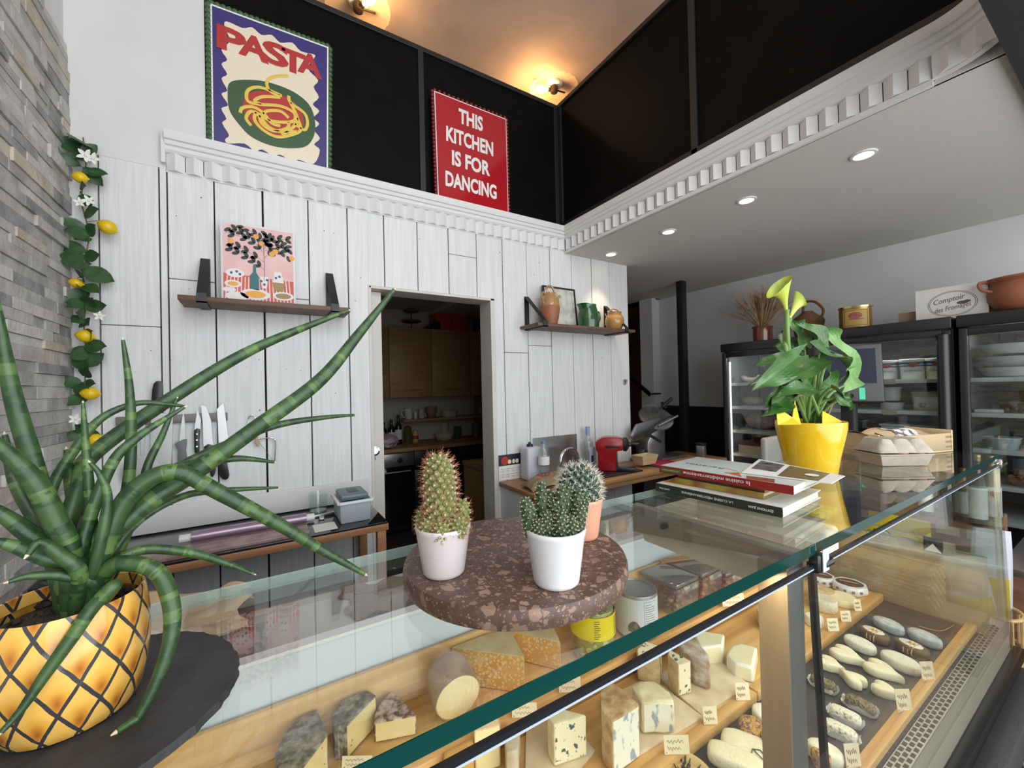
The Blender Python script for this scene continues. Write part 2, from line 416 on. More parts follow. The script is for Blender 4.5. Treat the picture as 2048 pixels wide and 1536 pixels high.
# concave quarter turn at the front end
rq = .20
cq = V((XM-rq, yF, 0))
def fq(s, o, z):
    a = s/rq; rr = rq-o
    return V((cq.x+rr*math.cos(a), cq.y-rr*math.sin(a), z))
prof = [(0, 2.412), (.012, 2.418), (.02, 2.46), (.018, 2.488), (.026, 2.497), (.026, 2.512), (.034, 2.516), (.038, 2.530), (.046, 2.533), (.050, 2.545), (.050, 2.566), (0, 2.566)]
for k in range(12):
    for (o0, z0), (o1, z1) in zip(prof, prof[1:]):
        s0, s1 = k*rq*PI/2/12, (k+1)*rq*PI/2/12
        bb.quad(fq(s0, o0, z0), fq(s1, o0, z0), fq(s1, o1, z1), fq(s0, o1, z1))
for k in range(4):
    s = .012+k*.078; bb.prism([fq(s, .012, 2.42), fq(s+.035, .034, 2.42), fq(s+.07, .012, 2.42)], (0, 0, .066))
struct(bb, 'trim_3', m_corn, sharp=30)
# soffit over the fridges
b = MB(); b.box((XM-.004, .02, ZS), (XR+.1, 5.2, 2.56)); b.box((XM+.0, .02, 2.40), (XM+.008, D, 2.56)); struct(b, 'ceiling_low', m_ceil)
b = MB(); b.box((1.30, -.10, ZS-.02), (XR+.1, .215, 2.80)); struct(b, 'trim_4', mat('black_beam', (.018, .018, .017), .75, bump=.15, bscale=150))
b = MB(); b.box((-1.2, -1.5, ZC), (3.9, 5.2, ZC+.1)); struct(b, 'ceiling', m_mezz)
b = MB(); b.box((XR, -1.5, 0), (XR+.1, 2.85, ZS)); struct(b, 'wall_right', m_white)
b = MB(); b.box((XR, -1.5, ZS), (XR+.1, 5.2, ZC)); struct(b, 'wall_right_upper', m_white)
b = MB(); b.box((-1.2, 5.1, 0), (3.9, 5.2, ZC)); struct(b, 'wall_rear', m_white)
# upper floor slab behind the cornice
b = MB(); b.box((XL, D+.13, 2.45), (XM, 5.1, 2.56)); struct(b, 'ceiling_kitchen', mat('kitchen_ceiling', (.60, .57, .52), .8))
b = MB(); b.box((-.19, D+.0, 2.45), (XM, D+.14, 2.567)); b.box((XM+.006, .25, 2.56), (XR, 5.1, 2.568)); struct(b, 'floor_upper', wood('upper_floor_wood', (.50, .30, .16), (.42, .24, .12)))
# shop front behind the camera
m_fr = mat('shop_front_frame', (.03, .03, .03), .5)
b = MB(); b.box((XL, -1.42, 0), (XR, -1.34, .45)); b.box((XL, -1.42, 2.95), (XR, -1.34, 3.02)); b.box((XL, -1.42, 3.95), (XR, -1.34, ZC))
for x in (XL, .75, 2.1, XR-.08): b.box((x, -1.42, .45), (x+.08, -1.34, 3.95))
struct(b, 'wall_front', m_fr)

# black guard panels round the upper floor
ZP0, ZP1 = 2.578, 3.40
b = MB(); b.box((-.180, D+.022, ZP0), (XM-.022, D+.030, ZP1)); 
struct(b, 'wall_guard_back', m_black)
b = MB()
for x in (-.172, .782, XM-.045): b.box((x-.016, D+.012, ZP0-.006), (x+.016, D+.03, ZP1), bev=.002)
b.box((-.188, D+.010, ZP1-.02), (XM-.02, D+.034, ZP1+.006), bev=.002); b.box((-.188, D+.012, ZP0-.006), (XM-.02, D+.03, ZP0+.022), bev=.002)
struct(b, 'trim_5', m_blacksteel)
b = MB(); b.box((XM-.022, .20, ZP0), (XM-.014, D+.03, ZP1)); struct(b, 'wall_guard_right', m_black)
b = MB()
for y in (D-.005, 1.143, .225): b.box((XM-.034, y-.016, ZP0-.006), (XM-.016, y+.016, ZP1), bev=.002)
b.box((XM-.038, .20, ZP1-.02), (XM-.012, D+.03, ZP1+.006), bev=.002); b.box((XM-.034, .20, ZP0-.006), (XM-.016, D+.03, ZP0+.022), bev=.002)
struct(b, 'trim_6', m_blacksteel)

# passage right of the plank wall: brown stair wall, far white walls
b = MB(); b.box((2.9, 4.2, 0), (4.7, 4.3, ZS)); b.box((4.6, 2.8, 0), (4.7, 4.3, ZS)); b.box((3.5, 2.8, ZS), (4.7, 4.3, ZS+.05)); b.box((3.7, 2.8, 0), (4.7, 2.85, ZS)); b.box((3.5, 2.8, -.05), (4.7, 4.3, 0)); b.box((2.363, D+.13, 0), (2.40, 5.1, ZS)); struct(b, 'wall_passage', m_wine)
b = MB(); b.box((3.52, 2.83, 0), (XR+.1, 2.93, ZS)); b.box((3.46, 2.80, 0), (3.52, 2.96, ZS)); struct(b, 'wall_passage_right', m_white)
b = MB(); b.box((2.40, 4.19, 0), (3.52, 4.2, ZS)); struct(b, 'wall_passage_back', m_wine)
b = MB(); b.box((3.08, 2.55, .62), (XR-.002, 2.57, 1.28)); b.box((3.2, 1.80, 0), (XR-.002, 1.82, 1.28)); b.box((XR-.012, 1.80, .0), (XR-.002, 2.8, 1.28)); struct(b, 'wall_right_dado', m_dark)

# support post
p = P(1353, 565, z=ZS)
b = MB(); b.box((3.118, 2.20, 0), (3.178, 2.26, ZS), bev=.003); b.box((3.10, 2.18, 0), (3.196, 2.28, .012))
solo(b, 'support_post', m_blacksteel, 'square black steel post rising to the low ceiling beside the slicer', 'post')
# handrail
a, c = P(1257, 752, x=3.30), P(1299, 788, x=3.30)
d = (c-a); t = thing('handrail', 'black sloping stair handrail on the wall behind the meat slicer', 'handrail', (3.3, a.y, a.z))
b = MB(); b.prism([a-d*.4+V((-.012, 0, -.022)), a-d*.4+V((.012, 0, -.022)), a-d*.4+V((.012, 0, .022)), a-d*.4+V((-.012, 0, .022))], d*1.4); b.build('rail', m_black, t)
b = MB(); b.tube([c-d*.15, c-d*.15+V((.05, 0, -.03)), c-d*.15+V((.22, 0, -.03))], .008); b.build('bracket', m_blacksteel, t)

# ------------------------------------------------------------ lamps
m_lampglass = glass('ribbed_lamp_glass', (.98, .93, .86), f0=.08, haze=((.9, .78, .6), .24))
m_bulb = mat('glowing_bulb', (1, .8, .5), .3, emit=(1, .55, .16), estr=14)
m_fil = mat('filament', (1, .8, .5), .3, emit=(1, .72, .30), estr=60)
m_brz = mat('dark_bronze', (.03, .022, .018), .4, .6)
def ceiling_lamp(px, py, label, lit, bd=(-.75, .25, -.05)):
    c = P(px, py, z=ZC-.03); c.z = ZC
    t = thing('ceiling_lamp', label, 'lamp', (c.x, c.y, ZC), 'glass dish lamps on the upper ceiling')
    b = MB(); n = 48
    prof = [(.06, -.012), (.12, -.02), (.17, -.034), (.205, -.055)]
    rings = []
    for j, (r, z) in enumerate(prof):
        rings.append([b.bm.verts.new((c.x+(r)*math.cos(2*PI*k/n), c.y+r*math.sin(2*PI*k/n), ZC+z-(.004 if k % 2 else 0)*j)) for k in range(n)])
    for A, B in zip(rings, rings[1:]):
        for k in range(n): b.bm.faces.new((A[k], A[(k+1) % n], B[(k+1) % n], B[k]))
    b.build('lamp_shade', m_lampglass, t)
    b = MB(); b.lathe([(.075, -.002), (.07, -.02), (.05, -.035)], c, 28); b.build('ceiling_rose', m_wpl, t)
    b = MB(); b.lathe([(.03, -.035), (.034, -.05), (.03, -.085), (.012, -.09)], c, 20)
    dirs = (V(bd), V((.8, -.05, .06)))
    b.tube([c+V((0, 0, -.06)), c+V((0, 0, -.06))+dirs[1]*.14], .007); b.tube([c+V((0, 0, -.065)), c+V((0, 0, -.065))+dirs[0]*.07], .016)
    b.build('lamp_holder', m_brz, t)
    q = c+V((0, 0, -.065))+dirs[0]*.07
    d = dirs[0].normalized()
    R = d.to_track_quat('Z', 'Y').to_matrix().to_4x4()
    b = MB(); b.lathe([(.012, 0), (.022, .03), (.03, .06), (.026, .085), (.012, .105), (0, .11)], n=18, M=Matrix.Translation(q) @ R); b.build('bulb', m_bulb, t)
    b = MB()
    for k in range(4):
        a = k*PI/2; o = V((.009*math.cos(a), .009*math.sin(a), 0)); b.tube([(Matrix.Translation(q) @ R) @ (o+V((0, 0, .02))), (Matrix.Translation(q) @ R) @ (o*1.2+V((0, 0, .085)))], .0016, 5)
    b.build('filament', m_fil, t)
    lamp('lamp_light', 'POINT', q+d*.06+V((0, 0, -.045)), lit, (1, .54, .20), t, shadow_soft_size=.04)
ceiling_lamp(1108, 172, 'lit glass dish ceiling lamp above the corner of the black panels', 15)
ceiling_lamp(716, 6, 'glass dish ceiling lamp cut by the top edge above the pasta poster', 9, (.35, -.75, -.05))
m_spotlit = mat('spot_lens', (1, .9, .7), .3, emit=(1, .82, .45), estr=9)
for px, py, lab in ((1727, 309, 'lit recessed spotlight nearest the front, largest in the low ceiling'), (1493, 400, 'lit recessed spotlight second from the front in the low ceiling'),
                    (1337, 463, 'lit recessed spotlight third from the front in the low ceiling'), (1222, 508, 'lit recessed spotlight nearest the plank wall, above the jug shelf')):
    c = P(px, py, z=ZS); c.z = ZS
    t = thing('spotlight', lab, 'light', c, 'recessed spotlights in the low ceiling')
    b = MB(); b.lathe([(.030, -.001), (.033, -.006), (.042, -.005), (.044, 0)], c, 28, cap=False); b.build('spot_ring', m_wpl, t)
    b = MB(); b.lathe([(.0, -.001), (.020, -.0015), (.030, -.003)], c, 24, cap=False); b.build('spot_lens', m_spotlit, t)
    lamp('spot_light', 'SPOT', c+V((0, 0, -.012)), 9, (1, .80, .52), t, rot=(0, 0, 0), spot_size=math.radians(75), spot_blend=.5, shadow_soft_size=.03)
# ------------------------------------------------------------ posters on the cornice
yP = D-.022
def scal(b, corners, r, nx, ny, dy):
    pts = []
    for i in range(4):
        a, c = corners[i], corners[(i+1) % 4]; n = nx if i % 2 == 0 else ny
        for k in range(n):
            p = a.lerp(c, (k+.5)/n); pts.append(p)
    for p in pts: b.ell(p, r, nu=8, nv=6)
def flat(b, pix, y, th=.0006, plane=None):
    b.prism([P(px, py, y=y) for px, py in pix], (0, -th, 0)); return b
def smooth_closed(pts, n=6):
    out = []; m = len(pts)
    for i in range(m):
        p0, p1, p2, p3 = (V((*pts[(i+k-1) % m], 0)) for k in range(4))
        for j in range(n):
            t = j/n; q = .5*((2*p1)+(-p0+p2)*t+(2*p0-5*p1+4*p2-p3)*t*t+(-p0+3*p1-3*p2+p3)*t**3); out.append((q.x, q.y))
    return out
def smooth_open(pts, n=6):
    m = len(pts); out = []
    pts = [V(p) if len(p) == 3 else V((*p, 0)) for p in pts]
    for i in range(m-1):
        p0, p1, p2, p3 = pts[max(i-1, 0)], pts[i], pts[i+1], pts[min(i+2, m-1)]
        for j in range(n):
            t = j/n; out.append(.5*((2*p1)+(-p0+p2)*t+(2*p0-5*p1+4*p2-p3)*t*t+(-p0+3*p1-3*p2+p3)*t**3))
    out.append(pts[-1]); return out
def c1(pts): return [(x/2.926, y/2.926) for x, y in pts]     # from a magnified crop of the photo's top left
# pasta poster
ctr = P(540, 180, y=yP)
cs = [P(417, 3, y=yP), P(660, 93, y=yP), P(659, 352, y=yP), P(421, 292, y=yP)]
t = thing('pasta_poster', 'purple pasta poster with green scalloped frame standing on the cornice', 'poster', cs[3], 'posters on the cornice')
m_scal = mat('green_scallop', (.055, .13, .055), .45)
b = MB(); b.prism([c+V((0, .008, 0)) for c in cs], (0, .006, 0)); scal(b, [c+V((0, .006, 0)) for c in cs], .0135, 23, 26, 0); b.build('frame', m_scal, t)
s2 = [ctr+(c-ctr)*.972+V((0, 0, 0)) for c in cs]
b = MB(); b.prism([c+V((0, -.004, 0)) for c in s2], (0, .010, 0)); b.build('border', m_paper, t)
s3 = [ctr+(c-ctr)*.945 for c in cs]
m_purple = mat('purple_print', (.040, .032, .165), .35)
b = MB(); b.prism([c+V((0, -.0055, 0)) for c in s3], (0, .0012, 0)); b.build('print', m_purple, t)
m_cream = mat('cream_print', (.78, .68, .52), .4)
wav = c1([(1325, 125), (1420, 165), (1475, 160), (1530, 205), (1590, 205), (1640, 250), (1710, 250), (1760, 300), (1840, 320), (1835, 345), (1800, 400), (1862, 470), (1835, 510), (1866, 570), (1830, 610), (1868, 650), (1835, 690), (1868, 725), (1838, 760), (1872, 810), (1838, 845), (1872, 880), (1835, 960), (1750, 935), (1710, 945), (1640, 905), (1600, 915), (1535, 875), (1490, 885), (1430, 840), (1335, 840), (1318, 815), (1340, 790), (1300, 720), (1325, 695), (1295, 635), (1335, 615), (1296, 550), (1330, 530), (1296, 460), (1330, 435), (1296, 375), (1330, 350), (1296, 290), (1345, 240), (1315, 160)])
b = MB(); flat(b, smooth_closed(wav, 3), yP-.0057); b.build('stamp_shape', m_cream, t)
m_plate = mat('green_plate_print', (.035, .085, .035), .4)
b = MB(); flat(b, smooth_closed(c1([(1350, 480), (1480, 468), (1600, 490), (1730, 545), (1820, 630), (1845, 760), (1800, 850), (1700, 868), (1580, 850), (1470, 800), (1400, 730), (1345, 650), (1332, 560)])), yP-.0064); b.build('plate', m_plate, t)
m_redp = mat('red_print', (.42, .030, .028), .4)
b = MB(); flat(b, smooth_closed(c1([(1440, 560), (1520, 532), (1630, 548), (1720, 600), (1775, 690), (1760, 770), (1680, 800), (1580, 790), (1490, 730), (1425, 640)])), yP-.0071); b.build('sauce', m_redp, t)
m_yel = mat('yellow_print', (.72, .52, .07), .4)
b = MB()
for ln in ([(1690, 445), (1620, 445), (1565, 470), (1570, 520), (1610, 550), (1650, 560)], [(1640, 555), (1520, 510), (1450, 530), (1450, 590), (1520, 610), (1640, 620), (1720, 660), (1715, 710), (1600, 710), (1540, 680), (1560, 650), (1640, 650), (1690, 690)],
           [(1690, 560), (1700, 600), (1780, 660), (1800, 720), (1780, 760), (1720, 720)], [(1405, 660), (1420, 630), (1480, 625), (1540, 660), (1590, 720), (1640, 735)], [(1470, 735), (1440, 690), (1470, 650), (1520, 680), (1570, 740), (1640, 770), (1740, 770)],
           [(1500, 650), (1490, 700), (1540, 760), (1620, 800), (1700, 790), (1760, 760), (1740, 690)], [(1640, 570), (1540, 565), (1490, 590), (1530, 610)], [(1520, 660), (1530, 720), (1600, 765), (1680, 750), (1690, 715)], [(1700, 600), (1740, 690), (1720, 740), (1650, 790)]):
    b.tube([P(x/2.926, y/2.926, y=yP-.0078) for x, y, _ in smooth_open(ln, 5)], .0066, 6, flat=.12, up=(0, 1, 0))
b.build('spaghetti', m_yel, t)
a0, a1 = P(440, 78, y=yP-.0074), P(639, 135, y=yP-.0074)
rt = (a1-a0); upv = V((0, 0, 1))
# letters drawn one by one so the word rides its slanted baseline
cen = [(463, 82), (508, 95), (553, 112), (595, 117), (621, 133)]
for ch, x0, x1 in (('P', 441, 485), ('A', 485, 531), ('S', 531, 572), ('T', 566, 606), ('A', 600, 640)):
    xc = (x0+x1)/2; yc = 79+(xc-463)*.31+(4 if ch in 'T' else 0)
    text('lettering', ch, m_redp, t, P(xc, yc+2, y=yP-.0076), (1, 0, -.02), (0, 0, 1), w=(x1-x0)*PXM(P(xc, yc, y=yP))*1.12, h=.104, bold=.05)
# dancing poster
cs = [P(865, 177, y=yP), P(1014, 236, y=yP), P(1019, 436, y=yP), P(873, 399, y=yP)]; ctr = sum(cs, V())/4
t = thing('kitchen_poster', 'red poster with white lettering and scalloped frame standing on the cornice', 'poster', cs[3], 'posters on the cornice')
m_redfr = mat('dark_red_scallop', (.20, .015, .018), .35)
b = MB(); b.prism([c+V((0, .008, 0)) for c in cs], (0, .006, 0)); scal(b, [c+V((0, .006, 0)) for c in cs], .0105, 17, 28, 0); b.build('frame', m_redfr, t)
b = MB(); b.prism([ctr+(c-ctr)*.965+V((0, -.003, 0)) for c in cs], (0, .009, 0)); b.build('border', m_paper, t)
m_redpo = mat('red_poster_print', (.40, .012, .018), .12, spec=.6)
b = MB(); b.prism([ctr+(c-ctr)*.945+V((0, -.0045, 0)) for c in cs], (0, .0015, 0)); b.build('print', m_redpo, t)
for body, cx, cy, w in (('THIS', 942, 240, 52), ('KITCHEN', 941, 283, 101), ('IS FOR', 943, 327, 82), ('DANCING', 944, 371, 110)):
    o = P(cx, cy, y=yP-.0048); text('lettering', body, m_paper, t, o, (1, 0, -.015), (.02, 0, 1), w=w*PXM(o)*1.03, h=.088, bold=.045)

# ------------------------------------------------------------ wall shelves
m_shelf = wood('dark_shelf_wood', (.17, .085, .045), (.09, .045, .025), 'x', .5)
def shelf(back_l, back_r, front_l, front_r, th, brk, label, name='wall_shelf'):
    zz = P(*back_r, y=D-.002).z
    yf = .5*(P(*front_l, z=zz).y+P(*front_r, z=zz).y)
    xl = P(*front_l, z=zz).x; xr = P(*front_r, z=zz).x
    t = thing(name, label, 'shelf', ((xl+xr)/2, D, zz), 'wooden shelves on the plank wall')
    b = MB(); b.box((xl, yf, zz), (xr, D-.004, zz+th), bev=.002); b.build('shelf_board', m_shelf, t)
    for x in brk:
        b = MB(); w = .016
        b.box((x-w, D-.009, zz-.004), (x+w, D-.004, zz+.21))
        b.box((x-w, yf-.006, zz-.006), (x+w, D-.004, zz-.0005)); b.box((x-w, yf-.006, zz-.006), (x+w, yf-.001, zz+th+.012))
        b.prism([(x-w, yf-.006, zz+th+.004), (x-w, yf-.001, zz+th+.012), (x-w, D-.009, zz+.21), (x-w, D-.009, zz+.203)], (2*w, 0, 0))
        b.build('bracket', m_blacksteel, t)
    return zz+th, yf
xb1, xb2 = P(404, 560, y=1.99).x, P(668, 590, y=1.99).x
zs1, yf1 = shelf((371, 615), (691, 636), (355, 599.5), (701.6, 624), .020, (xb1, xb2), 'dark wooden wall shelf holding the pink print, left of the doorway')
xb1, xb2 = P(1053, 610, y=D-.005).x, P(1261, 662, z=1.866).x
zs2, yf2 = shelf((1040, 660), (1219, 671), (1077, 650), (1270, 665), .018, (xb1, xb2), 'dark wooden wall shelf holding three jugs, right of the doorway')

# framed still-life print on the left shelf (leaning slightly)
yQ = D-.075
q = [P(440, 441, y=yQ), P(590, 463, y=yQ), P(592, 608, y=yQ), P(440, 598, y=yQ)]
zb = zs1+.0005
for c in q:
    if c.z < 2.0: c.z = zb
q[3].x = q[0].x; q[1].x = q[2].x; q[0].z = q[1].z = (q[0].z+q[1].z)/2
qw = q[1].x-q[0].x; qh = q[0].z-zb
t = thing('framed_print', 'white framed pink print of a lemon tree and laid table on the left shelf', 'picture', (q[3].x+qw/2, yQ, zb))
b = MB(); b.box((q[3].x, yQ, zb), (q[1].x, yQ+.018, q[0].z), bev=.001); b.build('frame', m_wpl, t)
def U(u, v, d=0): return V((q[3].x+qw*u, yQ-.0008-d, zb+qh*v))
m_pink = mat('pink_print', (.72, .42, .42), .5, col2=(.78, .52, .50), nscale=12)
b = MB(); b.prism([U(.03, .03), U(.97, .03), U(.97, .975), U(.03, .975)], (0, -.0006, 0)); b.build('print', m_pink, t)
m_cloth = mat('red_striped_print', (.62, .09, .07), .5)
b = MB(); b.prism([U(.03, .03, .0008), U(.97, .03, .0008), U(.97, .33, .0008), U(.03, .36, .0008)], (0, -.0003, 0)); b.build('painted_cloth', m_cloth, t)
b = MB()
for k in range(19):
    u = .05+k*.049; u0 = .5+(u-.5)*1.0; u1 = .5+(u-.5)*.93
    b.prism([U(u0-.007, .032, .0012), U(u0+.007, .032, .0012), U(u1+.006, .335, .0012), U(u1-.006, .335, .0012)], (0, -.0002, 0))
b.build('painted_stripes', m_paper, t)
m_leafp = mat('dark_leaf_print', (.015, .022, .02), .5)
b = MB()
def leaf2d(b, u, v, a, l, w):
    ca, sa = math.cos(a), math.sin(a); pts = []
    for k in range(10):
        th = 2*PI*k/10; x = l*(math.cos(th)+1)/2; y = w*math.sin(th)*(1 if abs(math.cos(th)) < .9 else .4)
        pts.append(U(u+(x*ca-y*sa), v+(x*sa+y*ca)*qw/qh, .0015))
    b.prism(pts, (0, -.0003, 0))
R4 = random.Random(4)
b.tube([U(.56, .30, .0015), U(.565, .50, .0015), U(.56, .78, .0015)], .0028, 5, flat=.2)
brs = [((.56, .45), (.40, .56), (.15, .66)), ((.56, .60), (.75, .72), (.95, .62)), ((.56, .66), (.40, .80), (.06, .86)), ((.56, .70), (.70, .86), (.95, .88)), ((.56, .74), (.5, .86), (.30, .96)), ((.56, .55), (.30, .68), (.10, .74)), ((.56, .72), (.62, .84), (.60, .92)), ((.56, .68), (.76, .80), (.9, .76)), ((.45, .80), (.25, .90), (.08, .92))]
for br in brs:
    pts = smooth_open([(a, c) for a, c in br], 5); b.tube([U(p.x, p.y, .0015) for p in pts], .0012, 4, flat=.2)
    for i, p in enumerate(pts[2::2]):
        d = pts[min(2*i+4, len(pts)-1)]-pts[2*i+1]; a = math.atan2(d.y, d.x)
        for s in (1, -1):
            a2 = a+s*.6; ex, ey = p.x+.10*math.cos(a2), p.y+.10*math.sin(a2)*qw/qh
            if .04 < ex < .96 and .04 < p.x < .96 and max(ey, p.y) < .965: leaf2d(b, p.x, p.y, a+s*.6, .10, .027)
b.build('painted_tree', m_leafp, t)
m_orp = mat('orange_print', (.80, .36, .05), .5)
b = MB()
for u, v in ((.13, .76), (.46, .86), (.53, .78), (.67, .66), (.72, .70), (.95, .64)): b.lathe([(.0, .0004), (.008, .0003), (.011, 0)], n=10, M=Matrix.Translation(U(u, v, .002)) @ Matrix.Rotation(PI/2, 4, 'X'))
b.build('painted_fruit', m_orp, t)
m_teal = mat('teal_print', (.02, .14, .15), .5); m_ochre = mat('ochre_print', (.33, .22, .07), .5); m_bluep = mat('blue_print', (.05, .08, .22), .5)
def disc(b, u, v, ru, rv, d): b.prism([U(u+ru*math.cos(2*PI*k/16), v+rv*math.sin(2*PI*k/16), d) for k in range(16)], (0, -.0003, 0))
b = MB(); b.prism([U(a, c, .0018) for a, c in ((.37, .19), (.49, .18), (.49, .35), (.455, .40), (.45, .50), (.415, .50), (.41, .40), (.37, .36))], (0, -.0003, 0)); b.build('painted_bottle', m_teal, t)
b = MB()
for u, v, ru, rv in ((.18, .37, .12, .055), (.15, .235, .11, .045), (.44, .125, .20, .07), (.20, .085, .15, .055), (.82, .13, .15, .055), (.10, .16, .09, .03)): disc(b, u, v, ru, rv, .0018)
b.prism([U(a, c, .0018) for a, c in ((.50, .36), (.62, .36), (.59, .21), (.53, .21))], (0, -.0003, 0)); b.prism([U(a, c, .0018) for a, c in ((.70, .44), (.80, .44), (.83, .30), (.68, .30))], (0, -.0003, 0))
b.build('painted_plates', m_paper, t)
b = MB(); disc(b, .15, .235, .07, .027, .0022); disc(b, .44, .125, .14, .045, .0022); b.build('painted_food', m_orp, t)
b = MB(); b.prism([U(a, c, .0022) for a, c in ((.67, .30), (.84, .30), (.82, .19), (.69, .19))], (0, -.0003, 0)); disc(b, .82, .13, .11, .036, .0022); b.build('painted_jug', m_ochre, t)
b = MB()
for u, v in ((.52, .30), (.56, .26), (.60, .32), (.72, .36), (.77, .38), (.13, .37), (.2, .39), (.24, .36)): disc(b, u, v, .018, .016, .0022)
b.build('painted_pattern', m_bluep, t)

# jugs on the right shelf
m_terra = mat('terracotta', (.36, .13, .065), .55, col2=(.28, .095, .05), nscale=10, bump=.1)
m_glaze = mat('honey_glaze', (.42, .24, .09), .18, col2=(.34, .18, .06), nscale=8, coat=.6)
m_glaze2 = mat('amber_glaze', (.52, .28, .09), .2, col2=(.40, .19, .06), nscale=7, coat=.5)
m_green = mat('green_glaze', (.02, .10, .03), .15, col2=(.015, .065, .022), nscale=9, coat=.6)
yj = yf2+.085
c = P(1101, 651, z=zs2); c = V((P(1101, 640, y=yj).x, yj, zs2)); k = PXM(c)
t = thing('two_handled_jug', 'large terracotta jug with honey glazed top and hoop handle on right shelf', 'jug', c, 'jugs on the right shelf')
h = 62*k
b = MB(); b.lathe([(.017*1.9, 0), (.040*1.05, .004), (.052, h*.25), (.0595, h*.5), (.060, h*.62)], c, 36); b.build('body', m_terra, t)
b = MB(); b.lathe([(.0602, h*.62), (.057, h*.80), (.045, h*.93), (.036, h*1.0), (.036, h*1.05), (.030, h*1.05), (.030, h*.98)], c, 36, cap=False); b.build('glazed_top', m_glaze, t)
top = c+V((0, 0, h*1.0))
b = MB(); b.tube([top+V((.037*math.cos(a), 0, .004+.050*math.sin(a))) for a in [PI*i/12 for i in range(13)]], .0075, 8); b.build('hoop_handle', m_glaze, t)
b = MB(); b.tube(smooth_open([c+V((-.030, 0, h*.98)), c+V((-.060, -.01, h*1.04)), c+V((-.072, -.015, h*.88)), c+V((-.057, -.01, h*.68))], 5), .007, 8); b.build('side_handle', m_glaze, t)
b = MB(); b.tube([c+V((.045, -.01, h*.86)), c+V((.064, -.02, h*.98))], [.010, .007], 10); b.build('spout', m_glaze, t)
# framed map behind it
fx0, fx1 = P(1084, 600, y=D-.02).x, P(1148, 600, y=D-.02).x; fz1 = P(1110, 574, y=D-.02).z
t = thing('map_frame', 'black framed map print leaning behind the large jug', 'picture', ((fx0+fx1)/2, D-.03, zs2))
Mx = Matrix.Translation((0, D-.058, zs2)) @ Matrix.Rotation(-.10, 4, 'X') @ Matrix.Translation((0, 0, 0))
fh = fz1-zs2; w = .011
b = MB(); b.box((fx0, 0, 0), (fx1, .012, w), M=Mx); b.box((fx0, 0, fh-w), (fx1, .012, fh), M=Mx); b.box((fx0, 0, w), (fx0+w, .012, fh-w), M=Mx); b.box((fx1-w, 0, w), (fx1, .012, fh-w), M=Mx); b.build('frame', m_blkpl, t)
m_map = mat('map_print', (.62, .60, .52), .4, col2=(.42, .46, .40), nscale=22, lo=.45, hi=.6)
b = MB(); b.box((fx0+w*.8, .004, w*.8), (fx1-w*.8, .009, fh-w*.8), M=Mx); b.build('map_sheet', m_map, t)
# green pitcher
c = V((P(1177, 640, y=yj).x, yj, zs2)); k = PXM(c); h = 47*k
t = thing('green_pitcher', 'green glazed pitcher between the two brown jugs', 'pitcher', c, 'jugs on the right shelf')
b = MB()
R5 = 22*k
prof = [(R5*.86, 0), (R5*.93, .004), (R5*.98, h*.25), (R5*.95, h*.5), (R5*.80, h*.8), (R5*.72, h*.95), (R5*.74, h*1.0), (R5*.66, h*1.0), (R5*.64, h*.9)]
b.lathe(prof, c, 32, cap=False); b.lathe([(0, .002), (R5*.86, .002)], c, 32)
for v in b.bm.verts:   # pull the lip into a spout
    if v.co.z > c.z+h*.85 and v.co.x < c.x-R5*.4: v.co.x -= R5*.40*(v.co.z-c.z-h*.8)/(h*.2); v.co.z += .003
b.build('body', m_green, t)
b = MB(); b.tube(smooth_open([c+V((R5*.68, 0, h*.80)), c+V((R5*1.35, 0, h*.72)), c+V((R5*1.4, 0, h*.40)), c+V((R5*.95, 0, h*.26))], 5), .0055, 8); b.build('handle', m_green, t)
# small amber jug
c = V((P(1229, 645, y=yj).x, yj, zs2)); k = PXM(c); h = 32*k
t = thing('small_jug', 'small amber jug with hoop handle at the right end of shelf', 'jug', c, 'jugs on the right shelf')
b = MB(); R5 = 19*k
b.lathe([(R5*.62, 0), (R5*.70, .004), (R5*.98, h*.45), (R5*1.0, h*.62), (R5*.9, h*.82), (R5*.72, h*.95), (R5*.70, h*1.10), (R5*.76, h*1.13), (R5*.6, h*1.13)], c, 32, cap=False); b.lathe([(0, .001), (R5*.62, .001)], c, 24); b.build('body', m_glaze2, t)
b = MB(); b.tube([c+V((R5*.72*math.cos(a), 0, h*1.10+.027*math.sin(a))) for a in [PI*i/12 for i in range(13)]], .0048, 8); b.build('hoop_handle', m_glaze2, t)
b = MB(); b.tube(smooth_open([c+V((-R5*.9, 0, h*.75)), c+V((-R5*1.25, 0, h*.9)), c+V((-R5*1.3, 0, h*1.0))], 4), .0045, 8); b.build('spout', m_glaze2, t)
b = MB(); b.tube(smooth_open([c+V((R5*.75, 0, h*1.0)), c+V((R5*1.2, 0, h*.92)), c+V((R5*.95, 0, h*.7))], 4), .0042, 8); b.build('side_handle', m_glaze2, t)
# wall bottle opener
c = P(1249, 764, y=D-.004)
b = MB(); b.box((-.012, -.004, -.02), (.012, .004, .02), M=Matrix.Translation(c), bev=.003); b.ell(c+V((.004, -.012, .012)), (.011, .011, .008)); b.tube([c+V((0, -.006, -.012)), c+V((.0, -.02, -.004)), c+V((.006, -.022, .006))], .004, 8)
solo(b, 'bottle_opener', m_alu, 'small metal bottle opener screwed to the right edge of plank wall', 'bottle opener')
